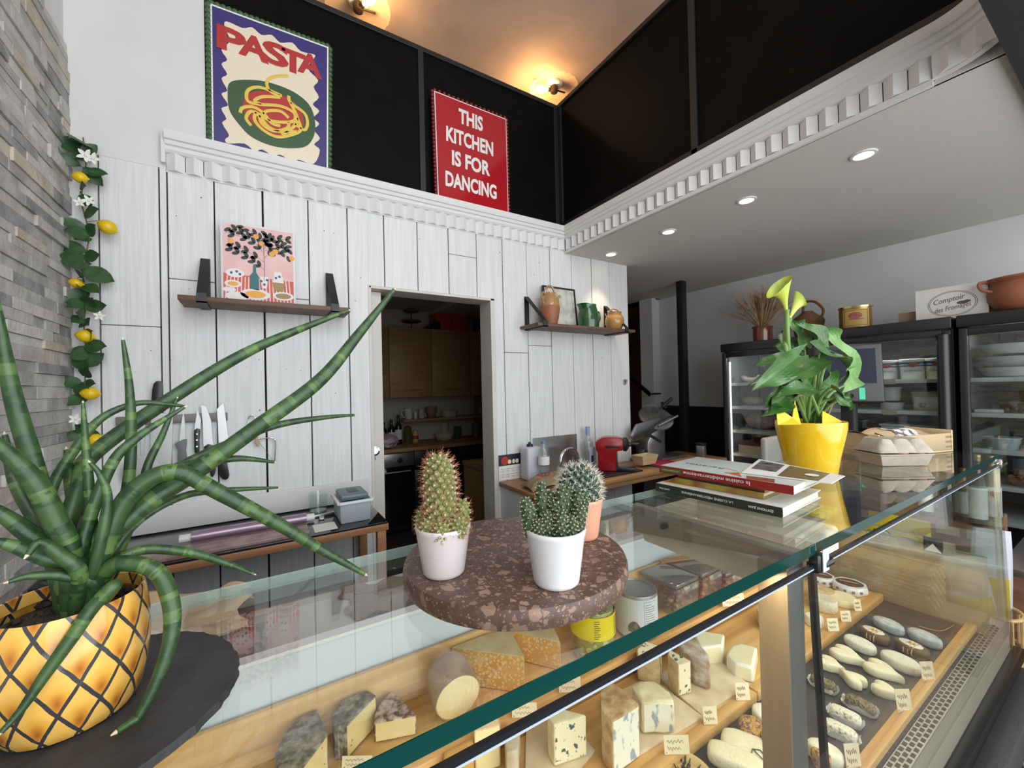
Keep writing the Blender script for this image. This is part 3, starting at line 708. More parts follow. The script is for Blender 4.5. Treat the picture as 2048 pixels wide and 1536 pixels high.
# ------------------------------------------------------------ lemon garland in the left corner
m_gleaf = mat('garland_leaf', (.020, .065, .022), .45, col2=(.045, .11, .035), nscale=30)
m_gstem = mat('garland_stem', (.16, .11, .05), .7)
m_lemon = mat('lemon_yellow', (.78, .52, .01), .35, bump=.1, bscale=200)
m_petal = mat('white_petal', (.80, .80, .74), .6)
yg = D-.035
t = thing('lemon_garland', 'artificial lemon garland with leaves and white blossoms hanging in the left corner', 'garland', P(176, 900, y=yg))
vx = [(166, 275), (172, 330), (163, 400), (178, 470), (166, 540), (172, 600), (168, 650), (172, 700), (170, 760), (168, 830), (176, 900), (165, 960)]
pts = [P(x, y, y=yg-(.01 if i % 2 else 0)) for i, (x, y) in enumerate(vx)]
b = MB(); b.tube(smooth_open(pts, 5), .0022, 6); b.build('vine', m_gstem, t)
R6 = random.Random(21)
def leaf(b, base, d, up, l, w, curl=.15, n=6, mi=0):
    """curved pointed-oval leaf blade"""
    d = V(d).normalized(); up = V(up); s = d.cross(up).normalized(); up = s.cross(d)
    def f(u, v):
        ww = w*math.sin(PI*min(1, u*.96+.02))**.75
        return V(base)+d*(l*u)+s*(ww*(v-.5))+up*(-curl*l*u*u+abs(v-.5)*w*.25)
    b.grid(f, n, 2, mi)
def near(pts, z):
    return min(pts, key=lambda p: abs(p.z-z))
dense = smooth_open(pts, 8)
lf = [(146, 292, 34), (157, 285, 38), (178, 300, 22), (190, 345, 24), (165, 376, 26), (185, 352, 26), (172, 402, 24), (148, 450, 26), (180, 425, 26), (155, 465, 26), (183, 460, 24), (166, 478, 20), (143, 495, 30), (150, 520, 36), (185, 512, 24), (165, 550, 30), (195, 550, 34), (180, 575, 24), (165, 578, 24), (153, 592, 30), (178, 602, 26), (190, 612, 26), (150, 608, 22), (160, 625, 22), (155, 640, 22), (172, 647, 26), (180, 670, 24), (192, 693, 28), (160, 707, 28), (185, 720, 26), (172, 745, 24), (160, 728, 22), (145, 765, 24), (165, 782, 26), (155, 800, 26), (178, 768, 20), (165, 855, 24), (150, 870, 20), (185, 870, 20), (160, 935, 22), (175, 920, 22), (150, 948, 20), (138, 320, 22), (160, 315, 24)]
for i, (x, y, s) in enumerate(lf):
    c = P(x, y, y=yg-.012-R6.random()*.03); q = near(dense, c.z+R6.uniform(-.02, .02)); d = c-q
    if d.length < .008: d = V((R6.uniform(-1, 1), -.4, R6.uniform(-1, .3)))*.02
    l = s*PXM(c)*1.5; st = c-d.normalized()*l*.5
    b = MB(); leaf(b, st, d, V((R6.uniform(-.4, .4), -1, R6.uniform(-.2, .4))), l, l*.68, R6.uniform(-.05, .3)); b.tube([q, st], .0012, 4)
    b.build('leaf', m_gleaf, t)
for x, y, rr, ax in ((160, 355, 11, 0), (215, 454, 14, .5), (152, 566, 10, .2), (170, 672, 13, .2), (180, 787, 13, .1), (191, 880, 13, .2), (168, 980, 11, .3)):
    c = P(x, y, y=yg-.03); r = rr*PXM(c)
    b = MB(); M = Matrix.Rotation(ax+PI/2, 4, 'Y'); b.lathe([(0, -1.22*r), (.22*r, -1.12*r), (.62*r, -.78*r), (.93*r, -.3*r), (1.0*r, .1*r), (.88*r, .55*r), (.55*r, .9*r), (.2*r, 1.08*r), (.12*r, 1.25*r), (0, 1.28*r)], n=18, M=Matrix.Translation(c) @ M)
    lm = b.build('lemon', m_lemon, t)
    q = near(dense, c.z+.02); b = MB(); b.tube([q, q.lerp(c, .5)+V((0, -.01, .01)), c-V((0, 0, -r*.6))], .0012, 4); b.build('lemon_stalk', m_gstem, lm)
for x, y, s in ((172, 312, 20), (186, 318, 18), (178, 402, 16), (160, 405, 14), (200, 632, 14), (152, 838, 16)):
    c = P(x, y, y=yg-.04); b = MB(); l = s*PXM(c)*.75
    for k in range(5):
        a = 2*PI*k/5+x; leaf(b, c, V((math.cos(a), -.35, math.sin(a))), (0, -1, 0), l, l*.5, .1, 4)
    b.ell(c+V((0, -.004, 0)), .004, nu=8, nv=5); b.build('blossom', m_petal, t)

# ------------------------------------------------------------ knife rack
yk = D-.012
a0, a1 = P(232, 843, y=yk), P(455, 833, y=yk)
zk = (a0.z+a1.z)/2
m_rack = wood('grey_rack_wood', (.20, .18, .165), (.13, .12, .11), 'x')
b = MB(); b.box((a0.x, yk-.008, zk-.017), (a1.x, D-.003, zk+.017), bev=.002)
solo(b, 'magnetic_knife_rack', m_rack, 'grey magnetic strip on the plank wall holding knives and a skimmer', 'knife rack')
m_blade = mat('blade_steel', (.46, .46, .465), .3, 1, bump=.05, bscale=60, stretch=(1, 1, 12))
m_greyh = mat('grey_handle', (.14, .145, .15), .5)
def knife(name, label, blade, handle, hm, yy, hth=.011, cat='knife', rivets=None):
    c = P(*blade[0], y=yy); t = thing(name, label, cat, c, 'knives on the wall rack')
    b = MB(); b.prism([P(x, y, y=yy) for x, y in blade], (0, -.0022, 0)); b.build('blade', m_blade, t)
    b = MB(); b.prism([P(x, y, y=yy+hth*.35) for x, y in smooth_closed(handle, 2)], (0, -hth, 0), bev=.0015); hd = b.build('handle', hm, t)
    if rivets:
        b = MB()
        for x, y in rivets: b.lathe([(.0035, 0), (.003, .001)], n=10, M=Matrix.Translation(P(x, y, y=yy-hth*.65)) @ Matrix.Rotation(PI/2, 4, 'X'))
        b.build('rivets', m_chrome, hd)
yy = yk-.010
knife('cleaver_knife', 'huge wide slicing blade with black handle on top, behind the cactus-like leaves', [(303, 822), (346, 830), (341, 1000), (318, 1008), (298, 1000)], [(308, 768), (318, 762), (326, 768), (324, 800), (330, 822), (306, 824), (304, 795)], m_blkpl, yy-.001)
knife('boning_knife', 'knife with a grey plastic handle hanging on the rack', [(367, 822), (362, 850), (359, 882), (371, 880), (370, 845)], [(350, 888), (360, 882), (374, 878), (372, 900), (375, 925), (356, 925), (357, 900)], m_greyh, yy)
knife('paring_knife', 'short knife with black riveted handle between the grey-handled knife and chef knives', [(395, 817), (390, 850), (389, 860), (401, 858), (402, 840)], [(389, 860), (400, 858), (399, 880), (399, 903), (390, 905), (389, 882)], m_blkpl, yy, rivets=((394, 868), (394, 880), (394, 893)))
knife('chef_knife', 'broad chef knife hanging left of the butcher knife on the rack', [(402, 810), (412, 813), (422, 840), (425, 875), (427, 895), (407, 893), (406, 850)], [(408, 893), (427, 890), (432, 925), (430, 948), (422, 952), (416, 920)], m_blkpl, yy-.001)
knife('butcher_knife', 'long knife with black curved handle at the right end of the rack', [(434, 818), (447, 806), (452, 840), (457, 880), (456, 903), (438, 905), (436, 850)], [(434, 905), (452, 902), (455, 930), (459, 950), (452, 959), (440, 952), (437, 925)], m_blkpl, yy)
# skimmer
c = P(285, 850, y=yy); t = thing('skimmer', 'steel slotted skimmer hanging at the left end of the rack', 'skimmer', c)
b = MB(); b.prism([P(x, y, y=yy) for x, y in ((279, 832), (291, 832), (288, 915), (283, 915))], (0, -.003, 0)); b.build('handle', m_steel, t)
q = P(284, 942, y=yy-.004); b = MB(); b.lathe([(0, 0), (.045, .002), (.058, .008)], n=26, M=Matrix.Translation(q) @ Matrix.Rotation(PI/2, 4, 'X') @ Matrix.Scale(1.1, 4, (0, 1, 0))); b.build('disc', m_steel, t)
# wire cheese slicers on hooks
def wiretool(name, label, path, r, wx=None):
    pp = [P(x, y, y=D-.02) for x, y in path]; t = thing(name, label, 'cheese slicer', pp[0])
    b = MB(); b.tube(smooth_open(pp, 4), r, 8); b.build('bow', m_chrome, t)
    if wx:
        b = MB(); b.tube([P(x, y, y=D-.02) for x, y in wx], .0007, 5); b.build('wire', m_steel, t)
    b = MB(); b.tube([P(path[0][0], path[0][1]-2, y=D-.002), P(path[0][0], path[0][1]-2, y=D-.024)], .002, 6); b.build('nail', m_steel, t)
wiretool('cheese_wire', 'small looped cheese wire hanging on the planks left of the bow slicer', [(504, 832), (497, 836), (497, 868), (508, 874), (512, 862), (510, 836), (504, 832)], .0022)
wiretool('bow_slicer', 'thin metal bow cheese slicer on the planks right of the knives', [(511, 868), (513, 878), (545, 876), (551, 890), (549, 925)], .0028, [(549, 925), (515, 880)])
c = P(514, 885, y=D-.03); b = MB(); b.tube([c+V((0, 0, .02)), c, c+V((.004, 0, -.018))], [.006, .008, .005], 8); b.tube([c+V((0, .028, .022)), c+V((0, 0, .02))], .0015, 5)
solo(b, 'wooden_toggle', wood('toggle_wood', (.55, .42, .25), (.45, .32, .18), 'z'), 'little pale toggle hanging beside the cheese wire', 'toggle')

# ------------------------------------------------------------ side table under the knives
ZT = .962
fr, fl = P(778, 1043, z=ZT), P(310, 1131, z=ZT)
yf = .5*(fr.y+fl.y); xr = fr.x; xl = XL+.03
m_tw = wood('orange_table_wood', (.36, .17, .075), (.26, .115, .05), 'x', .45)
t = thing('side_table', 'narrow wooden table with black glass top under the knife rack', 'table', ((xl+xr)/2, D-.2, 0))
b = MB(); b.box((xl, yf, ZT-.035), (xr, yf+.035, ZT-.008), bev=.003); b.box((xl, D-.05, ZT-.035), (xr, D-.012, ZT-.008)); b.box((xr-.035, yf+.035, ZT-.035), (xr, D-.05, ZT-.008)); b.build('frame', m_tw, t)
b = MB(); b.box((xl, yf+.002, ZT-.008), (xr-.004, D-.008, ZT), bev=.001); b.build('glass_top', mat('black_glass', (.012, .012, .013), .03, coat=.5), t)
for x in (xl+.02, xr-.045):
    for y in (yf+.004, D-.055):
        b = MB(); b.box((x, y, 0), (x+.035, y+.035, ZT-.035), bev=.002); b.build('leg', m_tw, t)
b = MB(); b.box((xl, D-.006, ZT), (P(735, 985, y=D).x-.02, D-.0035, ZT+.0)) if False else b.box((xl+.03, D-.014, ZT), (.455, D-.0045, 1.062), bev=.002)
solo(b, 'splash_board', m_white, 'low white board standing against the planks behind the cling film roll', 'board')
# reddish marble cutting slab on the table
q = [P(316, 1120, z=ZT), P(310, 1070, z=ZT), P(610, 1022, z=ZT), P(618, 1062, z=ZT)]
x0, x1 = xl+.10, P(616, 1060, z=ZT).x; y0, y1 = yf+.02, yf+.15
m_rmar = mat('red_marble', (.20, .11, .105), .2, col2=(.32, .22, .21), nscale=16, ndetail=10)
b = MB(); b.box((x0, y0, ZT), (x1, y1, ZT+.012), bev=.002); solo(b, 'marble_slab', m_rmar, 'reddish marble slab lying along the black table top', 'marble slab')
# cling film roll
a, c = P(380, 1046, z=ZT+.06), P(620, 1008, z=ZT+.06); yr = y1+.03
xa, xc = P(383, 1045, y=yr).x, P(612, 1010, y=yr).x; rr = .021
t = thing('cling_film_roll', 'long violet tinted cling film roll lying on the marble slab', 'film roll', ((xa+xc)/2, yr, ZT))
b = MB(); b.tube([(xa, yr, ZT+rr), (xc, yr, ZT+rr)], rr, 20); b.build('film', mat('violet_film', (.30, .21, .28), .15, .35, coat=.6), t)
for s in ((xa-.035, xa-.0005), (xc+.0005, xc+.03)):
    b = MB(); b.tube([(s[0], yr, ZT+rr), (s[1], yr, ZT+rr)], rr*.72, 16); b.build('core', m_wpl, t)
# tumbler
c = P(637, 1022, z=ZT); k = PXM(c)
t = thing('glass_tumbler', 'clear glass tumbler standing on the dark table beside the grey bin', 'glass', c)
b = MB(); b.lathe([(14*k, .006), (15*k, 0), (19.5*k, 37*k), (18.6*k, 37*k), (14*k, .008), (0, .008)], c, 28, cap=False); b.build('wall', m_glass, t)
b = MB(); b.lathe([(0, .0), (14.6*k, .0), (14.8*k, .005), (0, .006)], c, 24); b.build('base', mat('glass_base', (.35, .36, .35), .1), t)
# T-shaped squeegee
c = P(643, 1033, z=ZT); t = thing('squeegee', 'small grey T-shaped scraper lying in front of the tumbler', 'scraper', c)
Mz = Matrix.Translation(c) @ Matrix.Rotation(.15, 4, 'Z')
b = MB(); b.box((-.055, -.008, 0), (.055, .008, .012), M=Mz, bev=.003); b.build('head', m_alu, t)
b = MB(); b.box((-.010, -.062, .001), (.010, -.007, .010), M=Mz @ Matrix.Rotation(-.25, 4, 'Z'), bev=.003); b.build('handle', m_alu, t)
b = MB(); b.box((P(618, 1035, z=ZT).x, yf+.03, ZT+.0005), (P(672, 1050, z=ZT).x, yf+.13, ZT+.0012)); solo(b, 'paper_sheet', m_paper, 'white paper sheet lying under the grey scraper', 'paper')
# grey bin with label scale inside
x0, x1 = P(676, 1040, z=ZT).x, P(736, 1033, z=ZT).x
y0 = yf+.07; y1 = y0+.17; zt = ZT+.085
t = thing('storage_bin', 'grey plastic bin with white rim at the right end of the table', 'bin', ((x0+x1)/2, (y0+y1)/2, ZT))
m_binw = mat('grey_bin', (.36, .39, .42), .45)
b = MB(); b.prism([(x0, y0, ZT), (x1, y0, ZT), (x1, y1, ZT), (x0, y1, ZT)], (0, 0, .085), taper=1.08, bev=.006); b.build('body', m_binw, t)
b = MB(); cx, cy = (x0+x1)/2, (y0+y1)/2; w, dd = (x1-x0)*.5*1.13, (y1-y0)*.5*1.10
for s in (-1, 1):
    b.box((cx-w, cy+s*dd-.006, zt-.006), (cx+w, cy+s*dd+.006, zt+.006), bev=.003); b.box((cx+s*w-.006, cy-dd, zt-.006), (cx+s*w+.006, cy+dd, zt+.006), bev=.003)
b.build('rim', m_wpl, t)
t = thing('label_printer', 'grey and teal handheld printer lying in the plastic bin', 'printer', (cx, cy, zt-.0))
b = MB(); b.box((cx-w*.82, cy-dd*.8, zt+.007), (cx+w*.82, cy+dd*.85, zt+.028), bev=.008); b.build('body', mat('grey_green_plastic', (.13, .17, .18), .4), t)
b = MB(); b.box((cx-w*.84, cy-dd*.86, zt+.0072), (cx+w*.84, cy-dd*.45, zt+.014), bev=.004); b.build('front_panel', mat('teal_plastic', (.01, .10, .13), .35), t)
b = MB(); b.box((cx-w*.25, cy-dd*.3, zt+.0275), (cx+w*.35, cy+dd*.35, zt+.030)); b.build('screen', m_blkpl, t)

# ------------------------------------------------------------ kitchen behind the doorway
m_oak = wood('kitchen_oak', (.40, .235, .105), (.30, .165, .07), 'x', .5, .8)
m_oakz = wood('kitchen_oak_upright', (.42, .25, .115), (.32, .18, .08), 'z', .5, .8)
m_kblk = mat('kitchen_black_front', (.010, .010, .011), .35)
m_brass = mat('brass_handle', (.55, .36, .14), .3, 1)
YC = 4.40
xs = [P(px, 720, y=YC).x for px in (700, 778, 863, 940, 1010)]
zb, ztp = 1.419, 2.19
labs = ('oak wall cupboard at the left edge of the doorway, half hidden', 'oak wall cupboard with long handle above the white mug, left one of the pair', 'oak wall cupboard under the orange boxes, right one of the pair', 'oak wall cupboard behind the right door jamb, hardly visible')
for i in range(4):
    t = thing('wall_cupboard', labs[i], 'cupboard', ((xs[i]+xs[i+1])/2, YC+.2, zb), 'kitchen wall cupboards')
    b = MB(); b.box((xs[i]+.002, YC+.02, zb), (xs[i+1]-.002, YC+.36, ztp)); b.build('body', m_oak, t)
    b = MB(); b.box((xs[i]+.005, YC, zb+.003), (xs[i+1]-.005, YC+.019, ztp-.003), bev=.0015); dr = b.build('door', m_oak, t)
    hx = (xs[i]+xs[i+1])/2; b = MB(); b.box((hx-.09, YC-.022, zb+.075), (hx+.09, YC-.016, zb+.083)); b.box((hx-.085, YC-.018, zb+.075), (hx-.078, YC, zb+.083)); b.box((hx+.078, YC-.018, zb+.075), (hx+.085, YC, zb+.083)); b.build('handle', m_brass, dr)
b = MB(); b.box((.2, YC+.365, 0), (3.0, YC+.42, 2.45)); struct(b, 'wall_kitchen', mat('kitchen_wall', (.50, .46, .40), .7))
b = MB(); b.box((.2, D+.14, 0), (.26, YC+.42, 2.45)); struct(b, 'wall_kitchen_left', mat('kitchen_wall_side', (.45, .41, .36), .7))
# base units and worktop
YB = 4.19
t = thing('oven', 'built-in oven with steel control panel under the kitchen worktop', 'oven', (1.35, YB+.3, .05))
ox0, ox1 = .98, P(828, 910, y=YB).x
b = MB(); b.box((ox0, YB+.02, .05), (ox1, YB+.58, .855)); b.build('body', m_kblk, t)
b = MB(); b.box((ox0+.002, YB-.006, .715), (ox1-.002, YB+.02, .85), bev=.003); pn = b.build('control_panel', m_alu, t)
kx = P(799, 907, y=YB).x
for x in (kx, kx-.38):
    b = MB(); b.lathe([(.028, 0), (.026, .022), (0, .024)], n=22, M=Matrix.Translation((x, YB-.007, .782)) @ Matrix.Rotation(PI/2, 4, 'X')); b.build('knob', m_blkpl, pn)
b = MB(); b.box((ox0+.004, YB-.004, .12), (ox1-.004, YB+.02, .71), bev=.003); od = b.build('oven_door', mat('oven_glass', (.008, .008, .009), .05), t)
b = MB(); b.tube([(ox0+.05, YB-.035, .665), (ox1-.05, YB-.035, .665)], .009, 8); b.build('handle', m_alu, od)
bx = [ox1+.004, ox1+.50, 2.355]
for i in range(2):
    t = thing('base_cabinet', ('black base cabinet right beside the oven', 'black base cabinet with slim steel handle behind the wooden unit')[i], 'cabinet', ((bx[i]+bx[i+1])/2, YB+.3, .05), 'kitchen base cabinets')
    b = MB(); b.box((bx[i], YB+.02, .05), (bx[i+1]-.004, YB+.58, .855)); b.build('body', m_kblk, t)
    b = MB(); b.box((bx[i]+.003, YB, .66), (bx[i+1]-.007, YB+.019, .852), bev=.0015); d1 = b.build('drawer', m_kblk, t)
    hx = (bx[i]+bx[i+1])/2; b = MB(); b.box((hx-.13, YB-.02, .79), (hx+.13, YB-.012, .797)); b.box((hx-.12, YB-.013, .79), (hx-.11, YB, .797)); b.box((hx+.11, YB-.013, .79), (hx+.12, YB, .797)); b.build('handle', m_alu, d1)
    b = MB(); b.box((bx[i]+.003, YB, .06), (bx[i+1]-.007, YB+.019, .655), bev=.0015); b.build('door', m_kblk, t)
b = MB(); b.box((.5, YB-.02, .86), (2.355, YB+.575, .90), bev=.003); solo(b, 'worktop', m_oak, 'long oak worktop over the oven in the dark kitchen', 'worktop')
# open shelf under the cupboards
zsh = P(870, 836, y=4.50).z
b = MB(); b.box((P(806, 835, y=4.5).x, 4.48, zsh-.025), (2.355, YC+.362, zsh)); solo(b, 'kitchen_shelf', m_oak, 'thin oak shelf below the kitchen wall cupboards carrying mug and bowls', 'shelf')
yi = 4.60
m_cer = mat('cream_ceramic', (.55, .46, .34), .35); m_cerw = mat('white_ceramic', (.62, .60, .57), .3); m_bowlw = wood('bowl_wood', (.33, .20, .09), (.24, .14, .06), 'x')
def vessel(name, label, cat, px, w, h, m, z0, y, prof, group=None, handle=False):
    c = V((P(px, 830, y=y).x, y, z0)); k = PXM(c); w = w*k/2; h = h*k
    t = thing(name, label, cat, c, group)
    b = MB(); b.lathe([(r*w, z*h) for r, z in prof], c, 26, cap=False); b.lathe([(0, .003), (prof[0][0]*w, .003)], c, 22, cap=False); b.build('body', m, t)
    if handle:
        b = MB(); b.tube(smooth_open([c+V((-w*.9, 0, h*.85)), c+V((-w*1.6, 0, h*.8)), c+V((-w*1.65, 0, h*.35)), c+V((-w*.9, 0, h*.15))], 4), .007, 8); b.build('handle', m, t)
    return t
CUP = [(.86, 0), (.92, .1), (1, .95), (1, 1), (.92, 1), (.86, .3)]; BOWL = [(.45, 0), (.6, .08), (.85, .45), (1, .95), (1, 1), (.95, 1), (.5, .2)]
vessel('mug', 'white mug at the left end of the kitchen shelf', 'mug', 817, 16, 21, m_cerw, zsh, yi, CUP, 'crockery on the kitchen shelf', True)
vessel('jar', 'small white jar between mug and beige cup on the kitchen shelf', 'jar', 831, 8, 13, m_cerw, zsh, yi, CUP, 'crockery on the kitchen shelf')
vessel('cup', 'beige cup left of the tilted wooden bowl on the kitchen shelf', 'cup', 843, 12, 19, m_cer, zsh, yi, CUP, 'crockery on the kitchen shelf')
vessel('bowl', 'tall wooden salad bowl on the kitchen shelf', 'bowl', 863, 24, 22, m_bowlw, zsh, yi, BOWL, 'crockery on the kitchen shelf')
vessel('dish', 'wide beige dish on the kitchen shelf right of the wooden bowl', 'dish', 898, 34, 11, m_cer, zsh, yi, [(.8, 0), (.95, .3), (1, .9), (1, 1), (.93, 1), (.85, .2)], 'crockery on the kitchen shelf')
vessel('pot', 'beige pot at the right end of the kitchen shelf near the jamb', 'pot', 968, 20, 14, m_cer, zsh, yi, CUP, 'crockery on the kitchen shelf')
def bottle(name, label, px, py, y, z0, w, h, m, lab=None, capm=None, group=None, cat='bottle', k0=None):
    c = V((P(px, py, y=y).x, y, z0)); k = k0 or PXM(c); r = w*k/2; h = h*k
    t = thing(name, label, cat, c, group)
    b = MB(); b.lathe([(r*.9, 0), (r, .004), (r, h*.58), (r*.85, h*.66), (r*.38, h*.76), (r*.34, h*.93), (r*.36, h*.94), (r*.36, h*.955), (0, h*.955)], c, 22); b.build('bottle_glass', m, t)
    if lab:
        b = MB(); b.lathe([(r*1.01, h*.16), (r*1.01, h*.50)], c, 22, cap=False); b.build('bottle_label', lab, t)
    b = MB(); b.lathe([(r*.42, h*.90), (r*.42, h), (0, h)], c, 16); b.build('cap', capm or m_blkpl, t)
    return t
m_dkglass = mat('dark_bottle_glass', (.012, .014, .010), .08, coat=.4); m_olive = mat('olive_oil_glass', (.10, .085, .02), .1, coat=.4)
yb = 4.55
bottle('bottle', 'dark bottle furthest left on the worktop, beside the door edge', 768, 870, yb, .90, 13, 46, m_dkglass, None, None, 'bottles on the kitchen worktop')
bottle('bottle', 'dark bottle with pale neck ring, second from the left on the worktop', 783, 870, yb, .90, 15, 50, m_dkglass, m_paper, None, 'bottles on the kitchen worktop')
bottle('bottle', 'tallest dark bottle with white label on the worktop', 797, 870, yb, .90, 14, 58, m_dkglass, m_paper, None, 'bottles on the kitchen worktop')
vessel('oil_tin', 'olive green canister beside the yellow mustard tub', 'canister', 815, 15, 34, m_olive, .90, yb, [(.95, 0), (1, .03), (1, .9), (.5, 1), (.4, 1)])
t = vessel('mustard_tub', 'yellow tub with red band on the kitchen worktop', 'tub', 830, 12, 25, mat('yellow_tub', (.60, .40, .08), .4), .90, yb, [(.85, 0), (1, .05), (1, .75), (.7, .85), (.7, 1), (0, 1)])
c = V(ORG[t.name]); k = PXM(c); b = MB(); b.lathe([(6.2*k, 7*k), (6.2*k, 14*k)], c, 22, cap=False); b.build('tub_label', mat('red_label', (.40, .03, .03), .5), t)
vessel('mixing_bowl', 'pale mixing bowl on the worktop under the shelf', 'bowl', 887, 40, 15, m_cer, .90, yb-.10, BOWL)
vessel('glass_jar', 'pale chequered jar standing behind the mixing bowl', 'jar', 889, 16, 30, m_cer, .90, 4.70, CUP)
vessel('green_jar', 'greenish glass jar right of the mixing bowl in the dark', 'jar', 915, 16, 24, mat('greenish_glass', (.06, .09, .03), .15), .90, yb, CUP)
vessel('grey_pitcher', 'grey pitcher at the dark right end of the worktop', 'pitcher', 951, 16, 26, mat('dull_grey', (.16, .16, .15), .4), .90, yb, CUP)
# crumpled bag on the worktop
c = V((P(770, 890, y=4.30).x, 4.30, .90)); b = MB(); R7 = random.Random(2)
b.ell(c+V((0, 0, .07)), (.13, .12, .075), nu=18, nv=10)
for v in b.bm.verts: v.co += V((R7.uniform(-.012, .012), R7.uniform(-.012, .012), R7.uniform(-.01, .012))); v.co.z = max(v.co.z, .901)
solo(b, 'plastic_bag', mat('pinkish_bag', (.55, .46, .46), .4), 'crumpled pinkish plastic bag on the worktop beside the door edge', 'bag', sharp=25)
# boxes and stand on top of the cupboards
m_org = mat('orange_box', (.55, .07, .02), .55)
yo = YC+.10
x0, xm, x1 = P(872, 650, y=yo).x, P(906, 650, y=yo).x, P(936, 650, y=yo).x; zt1 = P(890, 627, y=yo).z
for a, c, lb in ((x0, xm, 'left orange box on the kitchen wall cupboards'), (xm+.003, x1, 'right orange box on the kitchen wall cupboards')):
    t = thing('orange_box', lb, 'box', ((a+c)/2, yo+.12, ztp), 'orange boxes on the cupboards')
    b = MB(); b.box((a, yo, ztp), (c, yo+.22, zt1-.03), bev=.003); b.build('box_body', m_org, t)
    b = MB(); b.box((a-.001, yo-.003, zt1-.0295), (c+.001, yo+.222, zt1), bev=.003); b.build('lid', m_org, t)
c = P(862, 652, y=YC+.06); b = MB(); b.prism([(c.x-.10, YC+.02, ztp), (c.x+.10, YC+.02, ztp), (c.x+.10, YC+.02, ztp+.10), (c.x+.04, YC+.02, ztp+.10)], (0, .06, 0), bev=.006)
solo(b, 'black_pouch', m_blkpl, 'black wedge-shaped pouch in front of the orange boxes', 'pouch')
c = V((P(823, 650, y=YC+.16).x, YC+.16, ztp)); t = thing('tiered_stand', 'two-tier wooden cake stand on the wall cupboard', 'stand', c)
m_dkw = wood('dark_stand_wood', (.22, .10, .05), (.15, .07, .035), 'x'); k = PXM(c)
z1, z2, z3 = P(823, 643, y=YC+.16).z, P(822, 623, y=YC+.16).z, P(822, 602, y=YC+.16).z
b = MB(); b.tube([c, V((c.x, c.y, z3))], .006, 8); b.build('rod', m_blacksteel, t)
for z, r in ((z1, 19.5*k), (z2, 15.5*k), (c.z+.008, 12*k)):
    b = MB(); b.lathe([(r*.9, -.008), (r, 0), (r, .008), (0, .008)], V((c.x, c.y, z)), 30); b.build('tier', m_dkw, t)
for i, (px, h) in enumerate(((944, 40), (955, 46), (965, 40))):
    bottle('carafe', ('empty glass bottle beside the orange boxes on the cupboards', 'taller empty glass bottle, middle of three on the cupboards', 'empty glass bottle nearest the door jamb on the cupboards')[i], px, 650, YC+.15, ztp, 10, h, m_glass, None, m_brz, 'empty bottles on the cupboards')
# low wooden unit just inside the doorway
x0, ya, yb2 = 1.47, D+.145, 3.22
t = thing('wooden_unit', 'low oak unit just inside the doorway, right side', 'unit', (x0+.4, 2.8, 0))
b = MB(); b.box((x0+.012, ya, 0), (2.1, yb2-.01, .845)); b.build('body', m_oakz, t)
b = MB(); b.box((x0, ya, .846), (2.11, yb2, .885), bev=.003); b.build('unit_top', m_oak, t)
b = MB(); b.box((1.50, 2.55, .8855), (1.86, 3.12, .887), M=None); 
for v in b.bm.verts: v.co.z += .012*math.sin(v.co.x*30)*(v.co.z > .8865)*0
solo(b, 'butcher_paper', m_kraft, 'beige sheet of paper lying on the oak unit inside the doorway', 'paper')
lamp('kitchen_fill', 'POINT', (1.2, 3.0, 2.2), .35, (1, .78, .55), None, shadow_soft_size=.2)  # unseen fill light without a fixture; the kitchen itself is unlit
# ------------------------------------------------------------ right counter with the sink and coffee machine
ZK = .94
m_ct = wood('counter_wood', (.40, .22, .10), (.27, .14, .06), 'x', .45)
yk0 = 1.755
b = MB(); b.box((1.209, yk0, ZK-.025), (2.362, D-.004, ZK), bev=.004); b.box((2.3625, yk0, ZK-.025), (2.975, 2.185, ZK), bev=.004); b.box((1.225, yk0+.012, ZK-.055), (2.965, yk0+.05, ZK-.027), bev=.003)
solo(b, 'wooden_counter', m_ct, 'rustic wooden counter along the plank wall carrying sink and coffee machine', 'counter')
b = MB(); b.box((1.222, yk0+.055, 0), (1.245, D-.006, ZK-.026)); solo(b, 'counter_side_panel', m_white, 'white end panel under the left end of the wooden counter', 'panel')
b = MB(); b.box((1.29, D-.016, ZK-.3), (1.6, D-.006, ZK-.05))
# steel backsplash
x0, x1 = P(1066, 900, y=D-.006).x, P(1154, 890, y=D-.006).x; z1 = P(1110, 872, y=D-.006).z
t = thing('steel_backsplash', 'brushed steel splash plate on the planks behind the tap', 'splash plate', ((x0+x1)/2, D-.006, ZK))
b = MB(); b.box((x0, D-.0068, ZK), (x1, D-.0034, z1)); b.build('plate', m_steel, t)
# sink and tap
sc = V((P(1120, 960, z=ZK).x, D-.17, ZK))
t = thing('sink', 'small round steel sink set in the wooden counter below the tap', 'sink', sc)
b = MB(); b.lathe([(.135, .004), (.120, .006), (.105, .004), (.10, .0015), (0, .0012)], sc, 36, cap=False); b.build('sink_rim', m_steel, t)
tb = V((P(1157, 945, y=D-.09).x, D-.09, ZK))
t = thing('tap', 'arched chrome tap curving over the sink', 'tap', tb)
tt = [tb+V((0, 0, .0)), tb+V((0, 0, .09))]
k = PXM(tb)
arch = [tb+V((0, 0, .07))]+[tb+V((-.085+.085*math.cos(a), -.03*(1-math.cos(a))*.5, .09+.075*math.sin(a))) for a in [PI*i/14 for i in range(15)]]+[tb+V((-.172, -.03, .06))]
b = MB(); b.tube(arch, .0085, 12); b.build('spout', m_chrome, t)
b = MB(); b.lathe([(.024, 0), (.022, .012), (.013, .018), (.012, .08), (0, .08)], tb, 20); b.build('tap_base', m_chrome, t)
